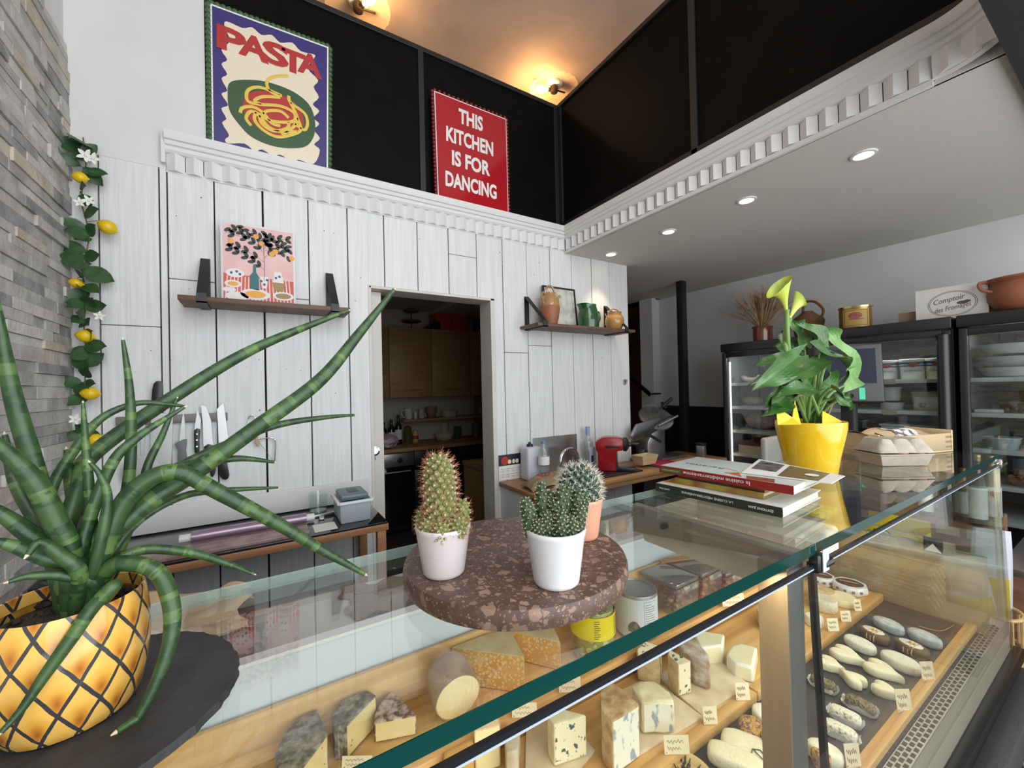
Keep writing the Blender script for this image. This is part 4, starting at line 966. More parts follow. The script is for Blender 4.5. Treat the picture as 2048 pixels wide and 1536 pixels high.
b = MB(); b.tube([tb+V((.012, 0, .03)), tb+V((.05, -.01, .045))], .005, 8); b.build('lever', m_chrome, t)
# calendar on the wall
q = [P(997, 911, y=D-.005), P(1042, 905, y=D-.005), P(1042, 960, y=D-.005), P(998, 966, y=D-.005)]
x0, x1 = q[0].x, P(1049, 906, y=D-.005).x; zt = q[0].z; zb = ZK+.004; zm = P(1020, 930, y=D-.005).z
t = thing('wall_calendar', 'calendar sheet with dark header leaning on the planks behind the apron', 'calendar', ((x0+x1)/2, D-.005, zb))
b = MB(); b.box((x0, D-.0065, zb), (x1, D-.0036, zt)); b.build('sheet', m_paper, t)
b = MB(); b.box((x0, D-.0070, zm), (x1, D-.0064, zt)); b.build('header', mat('navy_header', (.02, .018, .03), .4), t)
b = MB(); cx = x0+.042; b.lathe([(0, .0006), (.026, .0004)], n=22, M=Matrix.Translation((cx, D-.0068, (zm+zt)/2-.004)) @ Matrix.Rotation(PI/2, 4, 'X')); b.build('red_badge', m_redp, t)
b = MB()
for i in range(4):
    for j in range(4):
        xx = x0+.012+i*.036; zz = zm-.022-j*.033
        if zz < zb+.01: continue
        b.box((xx, D-.0068, zz), (xx+.030, D-.0064, zz+.003)); b.box((xx, D-.0068, zz-.010), (xx+.026, D-.0064, zz-.008)); b.box((xx, D-.0068, zz-.016), (xx+.028, D-.0064, zz-.0145))
b.build('month_grid', mat('grey_print', (.30, .28, .32), .6), t)
b = MB(); 
for u, w in ((.075, .03), (.105, .022), (.13, .026)): b.ell((x0+u, D-.0069, (zm+zt)/2-.012), (w*.5, .0006, .014), nu=12, nv=6)
b.build('cheese_picture', m_cream, t)
# jerrycan
c = V((P(1062, 945, y=D-.075).x, D-.075, ZK)); k = PXM(c)
t = thing('jerrycan', 'translucent white soap canister with black cap on the counter', 'canister', c)
w = 17*k; h = P(1056, 893, y=c.y).z-ZK
b = MB(); b.box((c.x-w, c.y-.045, ZK), (c.x+w, c.y+.045, ZK+h), bev=.016, seg=3); b.build('body', mat('milky_plastic', (.55, .55, .62), .35, sss=.2), t)
b = MB(); b.lathe([(.020, h-.002), (.020, h+.012), (.010, h+.016), (.008, h+.026), (0, h+.027)], V((c.x-.005, c.y, ZK)), 18); b.build('cap', m_blkpl, t)
b = MB(); b.box((c.x+w*.1, c.y-.052, ZK+.01), (c.x+w*.9, c.y-.046, ZK+.035), bev=.002); b.build('pump_label', m_blkpl, t)
# black shadow board between calendar and can
# water bottle
def petbottle(name, label, c, r, h, gm, capm, labm, group=None, z0=.42, z1=.62):
    t = thing(name, label, 'bottle', c, group)
    b = MB(); b.lathe([(r*.85, 0), (r, .006), (r*.97, h*.18), (r, h*.22), (r*.96, h*.38), (r, h*.42), (r, h*.62), (r*.96, h*.70), (r*.55, h*.85), (r*.33, h*.91), (r*.33, h*.95)], c, 26, cap=False); b.build('bottle_wall', gm, t)
    b = MB(); b.lathe([(r*1.01, h*z0), (r*1.01, h*z1)], c, 26, cap=False); b.build('bottle_label', labm, t)
    b = MB(); b.lathe([(r*.42, h*.93), (r*.42, h*.995), (0, h)], c, 18); b.build('cap', capm, t)
    return t
m_pet = glass('bottle_plastic', (.90, .92, .93), f0=.07, haze=((.6, .62, .65), .10))
c = V((P(1088, 940, y=D-.16).x, D-.16, ZK)); k = PXM(c)
petbottle('water_bottle', 'clear plastic water bottle with blue cap beside the canister', c, 11.5*k, P(1088, 881, y=c.y).z-ZK, m_pet, mat('blue_cap', (.14, .22, .48), .4), m_paper)
c = V((P(1177, 930, y=D-.06).x, D-.06, ZK)); k = PXM(c); h = P(1177, 853, y=c.y).z-ZK; r = 10.5*k
t = thing('liquor_bottle', 'clear liquor bottle with blue neck standing left of the red coffee machine', 'bottle', c)
b = MB(); b.lathe([(r*.9, 0), (r, .005), (r, h*.60), (r*.8, h*.68), (r*.38, h*.76), (r*.36, h*.96), (0, h*.96)], c, 26); b.build('bottle_glass', glass('pale_bottle_glass', (.86, .90, .90), f0=.08, haze=((.55, .6, .6), .15)), t)
b = MB(); b.lathe([(r*.42, h*.80), (r*.42, h), (0, h)], c, 18); b.build('neck_seal', mat('pale_blue_foil', (.25, .36, .55), .4), t)
b = MB(); b.box((c.x-r*.55, c.y-r*1.02, ZK+h*.12), (c.x+r*.75, c.y-r*.9, ZK+h*.54), bev=.002); b.build('bottle_label', mat('pale_blue_label', (.50, .62, .78), .5), t)
b = MB(); b.box((c.x-r*.2, c.y-r*1.05, ZK+h*.18), (c.x+r*.4, c.y-r*1.0, ZK+h*.34)); b.build('label_emblem', mat('dark_blue_print', (.03, .05, .16), .5), t)
# apron
m_apr = mat('khaki_cloth', (.25, .205, .125), .85, col2=(.20, .16, .095), nscale=14, bump=.4, bscale=240)
e = [P(993, 975, z=ZK), P(1052, 1000, z=ZK), P(1105, 965, z=ZK), P(1046, 948, z=ZK)]
ac = V((1.46, 1.86, ZK))
t = thing('folded_apron', 'folded khaki apron with a round orange badge on the left end of counter', 'apron', ac)
def fold(u, v):
    x = 1.225+.37*u; y = 1.775+.155*v
    z = ZK+.002+.062*math.sin(PI*min(max(u*.98+.01, 0), 1))**.35*math.sin(PI*min(max(v*.98+.01, 0), 1))**.35*(1+.18*math.sin(7*u+3*v)+.12*math.sin(15*v-4*u))
    return V((x+.02*(v-.5), y+.03*math.sin(3*u), z))
b = MB(); b.grid(fold, 28, 22); b.build('folded_cloth', m_apr, t)
b = MB(); b.tube([fold(.62+.25*i/10, .25+.5*i/10)+V((0, 0, .008+.004*math.sin(i))) for i in range(11)], .012, 8, flat=.5); b.tube([fold(.66+.28*i/10, .12+.1*math.sin(i*.3))+V((0, 0, .006)) for i in range(11)], .010, 8, flat=.5); b.build('apron_hem', m_apr, t)
b = MB()
bc = (.40, .62)
for rr, mi in ((.105, 0),): b.tube([fold(bc[0]+.16*math.cos(a), bc[1]+.24*math.sin(a))+V((0, 0, .002)) for a in [2*PI*i/28 for i in range(28)]], .006, 6, closed=True, flat=.4)
b.tube([fold(bc[0]-.10+.2*i/8, bc[1]-.06+.03*math.sin(i*2))+V((0, 0, .003)) for i in range(9)], .009, 6, flat=.4)
b.build('badge', mat('orange_badge', (.48, .15, .06), .7), t)
b = MB(); b.box((1.55, 1.765, ZK), (1.66, 1.83, ZK+.003)); solo(b, 'paper_slip', m_paper, 'white paper slip sticking out from under the apron', 'paper')
# black tray
m_trayb = mat('black_tray', (.012, .012, .013), .35)
x0, x1 = P(1168, 968, z=ZK).x+.03, P(1283, 942, z=ZK).x
y0, y1 = yk0+.05, D-.19
b = MB(); b.box((x0, y0, ZK), (x1, y1, ZK+.010), bev=.004)
for s in range(9): b.box((x0+.02, y0+.03+s*.018, ZK+.010), (x0+.12, y0+.036+s*.018, ZK+.013))
solo(b, 'drip_tray', m_trayb, 'flat black ribbed tray under the red coffee machine', 'tray')
# coffee machine
m_red = mat('red_plastic', (.30, .008, .012), .25, coat=.3)
zc = ZK+.0105
mx0, mx1 = P(1195, 935, y=1.94).x, P(1243, 935, y=1.94).x
mz = P(1215, 873, y=1.94).z
my0, my1 = 1.84, 2.04
t = thing('coffee_machine', 'red capsule coffee machine on the black tray', 'coffee machine', ((mx0+mx1)/2, 1.91, zc))
hh = mz-zc; ww = mx1-mx0
# body extruded along x; profile in y/z (front faces the camera side -y)
pr = [(my1, zc), (my1, zc+hh*.85), (my1-.03, zc+hh*.97), (my1-.07, zc+hh), (my0+.05, zc+hh), (my0+.015, zc+hh*.93), (my0, zc+hh*.80), (my0, zc+hh*.62), (my0, zc)]
pr2 = [(my1, zc), (my1, zc+hh*.85), (my1-.02, zc+hh*.95), (my1-.05, zc+hh*.99), (my0+.06, zc+hh), (my0+.02, zc+hh*.95), (my0, zc+hh*.85), (my0, zc)]
Mc = Matrix.Translation(((mx0+mx1)/2, 1.93, zc)) @ Matrix.Rotation(-.80, 4, 'Z')
L_, W_ = .16, .105
def mbox(lo, hi, bev=.004): b.box(lo, hi, M=Mc, bev=bev)
b = MB(); n = 14
prof = [(-L_/2, 0), (-L_/2+.0, hh*.56), (-L_/2-.012, hh*.62), (-L_/2-.012, hh*.86), (-L_/2+.02, hh*.97), (-L_/2+.05, hh), (L_/2-.03, hh*1.0), (L_/2, hh*.93), (L_/2, hh*.62), (L_/2-.045, hh*.58), (L_/2-.045, 0)]
b.prism([Mc @ V((x, -W_/2, z)) for x, z in prof], Mc.to_3x3() @ V((0, W_, 0)), bev=.008, seg=3); b.build('housing', m_red, t)
b = MB(); b.box((L_/2-.055, -W_/2+.006, .002), (L_/2-.035, W_/2-.006, hh*.60), M=Mc, bev=.003); b.box((-L_/2-.008, -W_/2+.01, hh*.60), (-L_/2+.01, W_/2-.01, hh*.63), M=Mc); b.build('front_recess', m_blkpl, t)
b = MB(); b.box((L_/2-.04, -W_/2+.012, .0), (L_/2+.075, W_/2-.012, .022), M=Mc, bev=.006); b.build('cup_tray', m_blkpl, t)
b = MB(); b.lathe([(W_*.42, 0), (W_*.44, .02), (W_*.30, .034), (W_*.16, .038), (W_*.13, .05), (0, .052)], n=26, M=Mc @ Matrix.Translation((L_/2, 0, hh*.77)) @ Matrix.Rotation(PI/2, 4, 'Y')); b.build('brew_head', m_blkpl, t)
b = MB(); b.box((L_/2+.03, -.014, hh*.75), (L_/2+.10, .014, hh*.83), M=Mc, bev=.006); b.box((-.03, -W_/2-.008, hh*.70), (L_/2-.02, -W_/2-.001, hh*.76), M=Mc, bev=.003); b.build('lever', m_blkpl, t)
# red folder, papers and punnet
x0, x1 = P(1245, 935, z=ZK).x, 2.95
b = MB(); b.box((2.30, 1.79, ZK), (2.48, 1.99, ZK+.012), bev=.002); solo(b, 'paper_stack', m_paper, 'white paper stack under the red folder on the counter', 'papers')
b = MB(); b.box((2.27, 1.80, ZK+.0125), (2.47, 2.00, ZK+.020), bev=.002); solo(b, 'red_folder', mat('crimson_folder', (.36, .02, .06), .4), 'crimson folder on the counter between coffee machine and slicer', 'folder')
pc = P(1290, 925, z=ZK+.0205)
pc = V((P(1290, 925, y=1.90).x, 1.90, ZK+.0205)); k = PXM(pc)
m_pun = wood('punnet_wood', (.62, .47, .28), (.54, .39, .22), 'x')
b = MB(); w0, w1, hh2 = 18*k, 24*k, 18*k; dd = .6
B0 = [pc+V((sx*w0, sy*w0*dd, 0)) for sx, sy in ((-1, -1), (1, -1), (1, 1), (-1, 1))]; B1 = [pc+V((sx*w1, sy*w1*dd, hh2)) for sx, sy in ((-1, -1), (1, -1), (1, 1), (-1, 1))]
b.quad(*B0)
for i in range(4):
    j = (i+1) % 4; b.quad(B0[i], B0[j], B1[j], B1[i])
    ci = pc+V((0, 0, hh2)); b.quad(B0[i].lerp(pc, .06)+V((0, 0, .002)), B0[j].lerp(pc, .06)+V((0, 0, .002)), B1[j].lerp(ci, .05), B1[i].lerp(ci, .05)); b.quad(B1[i], B1[j], B1[j].lerp(ci, .05), B1[i].lerp(ci, .05))
solo(b, 'wooden_punnet', m_pun, 'small pale wooden punnet on the crimson folder', 'punnet')
# meat slicer
sc = V((2.85, 2.02, ZK)); m_sl = mat('slicer_aluminium', (.25, .25, .26), .28, .9)
def SP(px, py, y=1.98):
    q = P(px, py, y=y+.10); q.z = max(q.z, ZK+.0005); return q
t = thing('meat_slicer', 'grey aluminium meat slicer beside the black post', 'slicer', (SP(1305, 915).x, 1.98, ZK))
b = MB(); q0, q1 = SP(1270, 912), SP(1345, 912); b.box((q0.x, 1.95, ZK+.0005), (q1.x, 2.18, ZK+.02), bev=.006); b.build('base', m_sl, t)
b = MB(); b.prism([SP(1296, 885), SP(1312, 850), SP(1330, 850), SP(1331, 912), SP(1296, 912)], (0, .12, 0), bev=.006); b.build('motor_housing', m_alu, t)
dc, dn = SP(1300, 848, 1.96), V((-.25, -.55, .80)).normalized()
Rm = dn.to_track_quat('Z', 'Y').to_matrix().to_4x4()
b = MB(); b.lathe([(.0, .012), (.10, .012), (.13, .004), (.135, -.006), (.12, -.012), (0, -.014)], n=40, M=Matrix.Translation(SP(1312, 835, 1.99)) @ Rm); b.build('blade', m_steel, t)
b = MB(); b.prism([SP(1262, 872, 1.93), SP(1275, 848, 1.93), SP(1310, 838, 1.93), SP(1348, 830, 1.93), SP(1350, 840, 1.93), SP(1290, 876, 1.93), SP(1268, 884, 1.93)], (0, .018, 0), bev=.004); b.build('carriage', m_sl, t)
b = MB(); b.prism([SP(1292, 808, 1.97), SP(1304, 800, 1.97), SP(1322, 832, 1.97), SP(1308, 842, 1.97)], (0, .014, 0)); b.build('guard_plate', m_glass, t)
b = MB(); b.tube([SP(1312, 826, 1.95), SP(1326, 812, 1.95)], .006, 8); b.tube([SP(1324, 814, 1.95), SP(1343, 797, 1.95)], .013, 12); b.tube([SP(1324, 806, 1.95), SP(1332, 814, 1.95)], .012, 10); b.build('pusher_handle', m_blkpl, t)
b = MB(); b.tube([SP(1316, 852, 1.90), SP(1355, 832, 1.90)], .009, 10); b.build('feed_arm', m_alu, t)
b = MB(); b.tube([SP(1302, 872, 1.88), SP(1321, 883, 1.88)], .011, 10); b.build('grip', m_blkpl, t)
b = MB(); b.lathe([(.030, 0), (.030, .03), (.024, .034), (0, .034)], n=26, M=Matrix.Translation(SP(1283, 905, 1.90)) @ Matrix.Rotation(PI/2, 4, 'X')); b.build('dial', m_blkpl, t)
b = MB(); b.lathe([(.033, 0), (.033, .012)], n=26, M=Matrix.Translation(SP(1284, 905, 1.91)) @ Matrix.Rotation(PI/2, 4, 'X')); b.build('dial_ring', m_chrome, t)
# small kettle-like steel box behind the post
c = V((2.93, 1.90, ZK)); c.x = min(2.94, P(1412, 900, y=1.86).x)
t = thing('steel_canister', 'small square steel canister on the counter right of the post', 'canister', c)
b = MB(); b.box((c.x-.022, c.y-.03, ZK), (c.x+.022, c.y+.03, ZK+.085), bev=.003); b.build('body', m_alu, t)
b = MB(); b.box((c.x-.025, c.y-.034, ZK+.0855), (c.x+.025, c.y+.034, ZK+.105), bev=.004); b.build('lid', m_blkpl, t)
# ------------------------------------------------------------ glass cheese counter
ZG, TG = 1.255, .016
YGF, YGR = .290, .646
XJ, XE, XD = .722, 2.012, 1.835
m_casew = mat('case_white_panel', (.62, .68, .70), .35)
m_casein = mat('case_beige_metal', (.40, .36, .30), .4, .2)
m_deck = mat('black_deck', (.035, .034, .036), .55, col2=(.055, .053, .055), nscale=20)
m_pine = wood('pine_board', (.78, .50, .20), (.54, .29, .09), 'x', .45, .8, .1)
m_pine2 = wood('pine_rim', (.72, .45, .18), (.52, .28, .09), 'x', .45, .6, .1)
m_ledge = mat('beige_ledge', (.36, .31, .24), .4)
m_postb = wood('post_brown', (.23, .165, .105), (.19, .13, .08), 'z', .5)
m_seal = mat('black_seal', (.008, .008, .008), .35)
cc = thing('cheese_counter', 'long refrigerated cheese counter with green-edged glass top and front', 'display counter', (.8, .6, 0))
for i, (x0, x1) in enumerate(((XL+.022, XJ-.002), (XJ+.002, XE))):
    b = MB(); b.box((x0, YGF, ZG-TG), (x1, YGR, ZG)); tg = b.build('top_glass', m_topglass, cc, sharp=None)
    b = MB(); b.box((x0, YGF-.0012, ZG-TG), (x1, YGF-.0002, ZG)); b.box((x0, YGR+.0002, ZG-TG), (x1, YGR+.0012, ZG), mi=1)
    b.build('glass_edge', [m_edge, MATS.get('pale_glass_edge') or glass('pale_glass_edge', (.86, .95, .92), f0=.08, haze=((.62, .76, .71), .30))], tg, sharp=None)
    # front pane leaning slightly out towards its foot
    b = MB(); b.prism([(x0, YGF-.002, 1.217), (x0, YGF+.004, 1.217), (x0, YGF-.012, .645), (x0, YGF-.018, .645)], (x1-x0, 0, 0)); b.build('front_glass', m_glass, cc, sharp=None)
    b = MB(); b.box((x0, YGF-.002, 1.2195), (x1, YGF+.0035, 1.2245)); b.build('light_bar', mat('light_bar_housing', (.010, .012, .016), .3), cc, sharp=None)
    b = MB(); b.box((x0, YGF-.0022, 1.2172), (x1, YGF+.0036, 1.2194)); b.build('pane_edge', mat('pale_blue_edge', (.42, .50, .58), .2), cc, sharp=None)
b = MB(); b.prism([(XJ-.0045, YGF+.002, 1.224), (XJ-.0045, YGF+.011, 1.224), (XJ-.0045, YGF-.009, .645), (XJ-.0045, YGF-.018, .645)], (.009, 0, 0)); b.build('pane_seal', m_seal, cc)
b = MB(); b.box((XE-.008, YGF+.012, .645), (XE, .93, 1.2385)); b.build('end_glass', m_glass, cc, sharp=None)
b = MB(); b.box((XE-.0085, YGF-.002, .645), (XE+.0005, YGF+.011, 1.224)); b.build('corner_seal', mat('clear_corner_seal', (.45, .47, .44), .2), cc)
m_frost = glass('cloudy_divider_glass', (.93, .94, .86), f0=.10, haze=((.60, .52, .36), .26))
b = MB(); b.box((XD, YGF+.004, .73), (XD+.006, .93, .962)); dv = b.build('divider_glass', m_frost, cc, sharp=None)
b = MB(); b.box((XD-.0005, YGF+.003, .9622), (XD+.0065, .93, .9655)); b.build('divider_edge', mat('divider_green_edge', (.12, .20, .16), .15), dv)
# body
b = MB(); b.box((XL+.03, .262, 0), (XE+.01, .94, .62)); b.build('base', mat('counter_base', (.020, .020, .021), .45), cc, sharp=None)
b = MB(); b.box((XL+.03, .250, .618), (XE+.02, .276, .646), bev=.003); b.build('front_rail', mat('black_rail', (.006, .006, .007), .25), cc)
b = MB(); b.box((XL+.03, .215, .50), (XE+.02, .2615, .585), bev=.004); b.build('front_bumper', mat('speckled_dark_bumper', (.030, .030, .031), .6, col2=(.055, .055, .056), nscale=300), cc)
b = MB(); b.box((XL+.03, .02, .44), (XE+.02, .2145, .50), bev=.003); b.build('front_ledge_board', mat('brown_ledge_board', (.10, .075, .068), .5), cc)
b = MB(); b.box((XL+.03, .935, .55), (XE-.01, .955, .985)); b.build('rear_panel', m_casew, cc, sharp=None)
b = MB(); b.box((XL+.03, .930, .985), (XE-.01, .957, .992)); b.build('panel_trim', m_wpl, cc, sharp=None)
b = MB(); b.box((XL+.03, .957, .935), (2.25, 1.22, .955)); b.build('rear_worktop', mat('rear_worktop', (.42, .40, .37), .4), cc, sharp=None)
b = MB(); b.box((XL+.03, 1.19, .0), (XE-.01, 1.22, .934)); b.box((XL+.03, .958, .0), (XL+.05, 1.19, .934)); b.box((XE-.03, .958, .0), (XE-.01, 1.19, .934)); b.build('rear_cabinet', mat('rear_cabinet', (.20, .19, .18), .5), cc, sharp=None)
b = MB(); b.box((XL+.04, .318, .70), (XD, .934, .735)); b.build('deck', m_deck, cc, sharp=None)
b = MB(); b.box((XL+.04, .318, .7352), (XD, .330, .752), bev=.002); b.box((XL+.04, .3305, .7352), (XD, .343, .747), bev=.002); b.build('deck_rim', m_pine2, cc)
b = MB(); b.box((XL+.04, .286, .70), (XE-.012, .3165, .724)); gr = b.build('air_grille', mat('grille_grey', (.46, .44, .41), .4, .2), cc, sharp=None)
b = MB()
n = int((XE-.05+.30)/.022)
for k in range(n):
    x = -.30+k*.022
    for j in range(3): b.box((x+(.011 if j % 2 else 0), .2885+j*.0094, .7241), (x+.0135+(.011 if j % 2 else 0), .2955+j*.0094, .7248))
b.build('vent_slots', m_dark, gr, sharp=None)
b = MB(); b.prism([(XL+.04, .2855, .722), (XL+.04, .2845, .60), (XL+.04, .276, .60), (XL+.04, .276, .648), (XL+.04, .2800, .70)], (XE-XL-.06, 0, 0)); b.build('front_ledge', m_ledge, cc, sharp=None)
# joint: post, beam, clamp and white end covers
b = MB(); b.box((.660, .303, .70), (.664, .345, 1.228)); b.box((.664, .303, .70), (.710, .345, 1.228), mi=1); b.build('joint_post', [m_postb, m_alu], cc, sharp=None)
b = MB(); b.prism([(.700, YGF+.015, 1.2385), (.700, YGR-.01, 1.2385), (.700, YGR-.01, 1.178), (.700, .37, 1.214), (.700, YGF+.015, 1.220)], (.022, 0, 0)); b.build('joint_beam', mat('beam_grey', (.27, .235, .19), .5), cc, sharp=None)
b = MB(); b.lathe([(.006, 0), (.006, .012), (0, .012)], n=14, M=Matrix.Translation((.7005, .545, 1.216)) @ Matrix.Rotation(-PI/2, 4, 'Y')); b.build('beam_screw', m_dark, cc)
m_cover = mat('white_end_cover', (.75, .72, .62), .4)
b = MB(); b.box((.7285, .352, 1.150), (.790, .635, 1.203), bev=.010, seg=3); b.build('end_cover', m_cover, cc)
b = MB(); b.box((.930, .352, 1.150), (.985, .635, 1.213), bev=.010, seg=3); b.build('end_cover', m_cover, cc)
jc = P(1636, 1108, y=YGF-.004)
for cx_, lb in ((XJ, 'joint'), (XE-.006, 'end')):
    b = MB(); b.box((cx_-.012, YGF-.008, 1.212), (cx_+.012, YGF+.006, 1.240), bev=.003); b.tube([(cx_+.010, YGF-.006, 1.222), (cx_+.026, YGF-.010, 1.226)], .006, 8); b.build('glass_clamp', m_chrome if lb == 'end' else m_seal, cc)
b = MB(); b.box((XJ-.001, YGF-.0105, 1.213), (XJ+.019, YGF-.0085, 1.247), bev=.0008); b.build('clamp_tag', mat('pale_tag', (.55, .62, .72), .4), cc)
lamp('case_light', 'AREA', (XL+.65, YGF+.03, 1.212), 5.2, (1, .86, .60), cc, rot=(math.radians(-32), 0, 0), shape='RECTANGLE', size=1.2, size_y=.02)
lamp('case_light', 'AREA', (1.36, YGF+.03, 1.212), 5.6, (1, .86, .60), cc, rot=(math.radians(-32), 0, 0), shape='RECTANGLE', size=1.2, size_y=.02)
# wooden trays (each can be lifted out)
ZL, ZU = .757, .805
def tray(label, x0, x1, y0, y1, z0, z1, rimh=.010, back=None):
    t = thing('wooden_tray', label, 'tray', ((x0+x1)/2, (y0+y1)/2, z0), 'pine trays in the cheese counter')
    b = MB(); b.box((x0, y0, z1-.014), (x1, y1, z1), bev=.0015)
    b.build('tray_board', m_pine, t)
    b = MB(); b.box((x0, y0-.024, z0), (x1, y0-.0005, z1+rimh-.006), bev=.003); b.build('tray_rim', m_pine2, t)
    for x in (x0+.01, x1-.03):
        b = MB(); b.box((x, y0+.005, z0), (x+.02, y1-.005, z1-.0145)); b.build('tray_foot', m_pine2, t)
    if back:
        b = MB(); b.box((x0, y1+.0005, z0), (x1, y1+.012, back), bev=.002); b.build('tray_back', m_pine, t)
tray('lower pine tray of the left counter carrying the blue cheeses', XL+.05, 1.000, .555, .742, .7355, ZL)
tray('lower pine tray of the right counter carrying the small soft cheeses', 1.005, 1.820, .555, .742, .7355, ZL)
tray('raised pine tray with tall backboard carrying hard cheeses and olive boxes', XL+.05, 1.56, .770, .915, .7355, ZU, .006, .900)
# brown paper on the rear worktop
R8 = random.Random(9)
def crump(x0, x1, y0, y1, z, amp, seed, nu=26, nv=16):
    rr = random.Random(seed); ph = [rr.uniform(0, 6) for _ in range(8)]
    def f(u, v):
        h = amp*abs(.4*math.sin(5*u+3*v+ph[0])+.35*math.sin(11*u-6*v+ph[1])+.3*math.sin(17*v+4*u+ph[2])+.2*math.sin(29*u+9*v+ph[3]))
        ex = .012*math.sin(13*v+ph[4])+.008*math.sin(31*v); ey = .012*math.sin(9*u+ph[5])+.008*math.sin(23*u)
        return V((x0+(x1-x0)*u+ex, y0+(y1-y0)*v+ey*(1 if v > .5 else .5), z+.001+h))
    b = MB(); b.grid(f, nu, nv); return b
b = MB(); b.box((-.50, .965, .9555), (-.02, 1.19, 1.030), bev=.002); solo(b, 'paper_box', mat('dark_red_brown_card', (.10, .05, .045), .6), 'low dark box under the brown paper on the rear ledge', 'box')
solo(crump(-.49, -.03, .972, 1.205, 1.031, .030, 4, 40, 22), 'brown_paper', m_kraft, 'crumpled brown wrapping paper on the rear ledge behind the slate', 'paper', sharp=28)
b = crump(-.02, .33, 1.00, 1.20, .956, .020, 8)
for v in b.bm.verts: v.co.x += .20; v.co.y += .0
solo(b, 'brown_paper_sheet', mat('dark_kraft_paper', (.17, .13, .09), .8), 'flat dark brown paper on the rear ledge below the side table', 'paper', sharp=28)
# ------------------------------------------------------------ things on the glass top
m_slate = mat('black_slate', (.022, .022, .024), .6, col2=(.04, .04, .043), nscale=18, bump=.8, bscale=45)
sc = V((-.127, .449, ZG+.0005)); R9 = random.Random(14)
b = MB(); pts = []
for k in range(110):
    a = 2*PI*k/110; r = .107+R9.uniform(-.0014, .0010); pts.append(sc+V((r*math.cos(a), r*math.sin(a), 0)))
b.prism(pts, (0, 0, .006), taper=.985); solo(b, 'slate_plate', m_slate, 'round black slate plate with chipped edge under the honeycomb patterned pot', 'plate', sharp=20)
# pineapple-like glazed pot
def pot_mat():
    m = bpy.data.materials.new('honey_tile_glaze'); m.use_nodes = True; nt = m.node_tree; N = nt.nodes; L = nt.links; bs = N['Principled BSDF']
    bs.inputs['Roughness'].default_value = .14; bs.inputs['Coat Weight'].default_value = .4
    tc = N.new('ShaderNodeTexCoord'); sp = N.new('ShaderNodeSeparateXYZ'); L.new(tc.outputs['Object'], sp.inputs[0])
    def mt(op, a, c=None, v=None):
        n = N.new('ShaderNodeMath'); n.operation = op
        for i, q in enumerate((a, c)):
            if q is None: continue
            if isinstance(q, (int, float)): n.inputs[i].default_value = q
            else: L.new(q, n.inputs[i])
        return n.outputs[0]
    nz = N.new('ShaderNodeTexNoise'); nz.inputs['Scale'].default_value = 60; L.new(tc.outputs['Object'], nz.inputs[0])
    wob = mt('MULTIPLY', mt('SUBTRACT', nz.outputs[0], .5), .12)
    th = mt('MULTIPLY', mt('ARCTAN2', sp.outputs[1], sp.outputs[0]), 13/(2*PI))
    zz = mt('MULTIPLY', sp.outputs[2], 1/.037)
    u = mt('ADD', mt('ADD', mt('ADD', th, zz), wob), 20.35); w = mt('ADD', mt('ADD', mt('SUBTRACT', zz, th), wob), 20.35)
    fu, fw = mt('FRACT', u), mt('FRACT', w)
    du = mt('MINIMUM', fu, mt('SUBTRACT', 1, fu)); dw = mt('MINIMUM', fw, mt('SUBTRACT', 1, fw))
    line = mt('LESS_THAN', mt('MINIMUM', du, dw), .062)
    # brown drop towards the lower corner of each tile (part of the glaze pattern)
    a1 = mt('SUBTRACT', fu, .24); a2 = mt('SUBTRACT', fw, .24)
    rr = mt('SQRT', mt('ADD', mt('MULTIPLY', a1, a1), mt('MULTIPLY', a2, a2)))
    cr = N.new('ShaderNodeValToRGB'); e = cr.color_ramp.elements; e[0].position = .02; e[0].color = (.42, .12, .015, 1); e[1].position = .34; e[1].color = (.72, .37, .055, 1)
    x = cr.color_ramp.elements.new(.6); x.color = (.80, .47, .10, 1); L.new(rr, cr.inputs[0])
    mx = N.new('ShaderNodeMixRGB'); L.new(line, mx.inputs[0]); L.new(cr.outputs[0], mx.inputs[1]); mx.inputs[2].default_value = (.045, .045, .05, 1); L.new(mx.outputs[0], bs.inputs['Base Color'])
    bp = N.new('ShaderNodeBump'); bp.inputs['Strength'].default_value = .5; bp.inputs['Distance'].default_value = .0015
    L.new(mt('SMOOTH_MIN', mt('MINIMUM', du, dw), .12), bp.inputs['Height']); L.new(bp.outputs[0], bs.inputs['Normal'])
    return m
pc = V((-.127, .449, ZG+.007)); hp = .089
t = thing('snake_plant', 'cylindrical snake plant with long banded spiky leaves in a honey tile pot on slate', 'potted plant', pc)
b = MB(); b.lathe([(.030, .0), (.036, .002), (.0405, .010), (.0445, .028), (.0462, .048), (.0460, .066), (.0445, .080), (.0435, .087), (.0425, .0895), (.0412, .089), (.0405, .080)], pc, 64, cap=False); b.lathe([(0, .0008), (.031, .0008)], pc, 40, cap=False)
b.build('plant_pot', pot_mat(), t)
m_soil = mat('dark_soil', (.018, .012, .009), .9, col2=(.05, .035, .022), nscale=120, bump=1, bscale=260)
b = MB(); b.lathe([(0, .076), (.02, .078), (.041, .074)], pc, 40, cap=False); 
for k in range(50):
    a, r = R9.uniform(0, 6.28), .038*math.sqrt(R9.random()); q = pc+V((r*math.cos(a), r*math.sin(a), .077)); b.box((-.002, -.0012, -.001), (.002, .0012, .0015), M=Matrix.Translation(q) @ Euler((R9.uniform(-1, 1), R9.uniform(-1, 1), R9.uniform(0, 6))).to_matrix().to_4x4() @ Matrix.Scale(R9.uniform(.6, 2), 4))
b.build('soil', m_soil, t)
m_l1 = mat('snake_leaf_mid', (.045, .100, .026), .4, col2=(.024, .062, .018), nscale=120, stretch=(1, 1, .3))
m_l2 = mat('snake_leaf_dark', (.014, .040, .014), .4, col2=(.025, .065, .020), nscale=140)
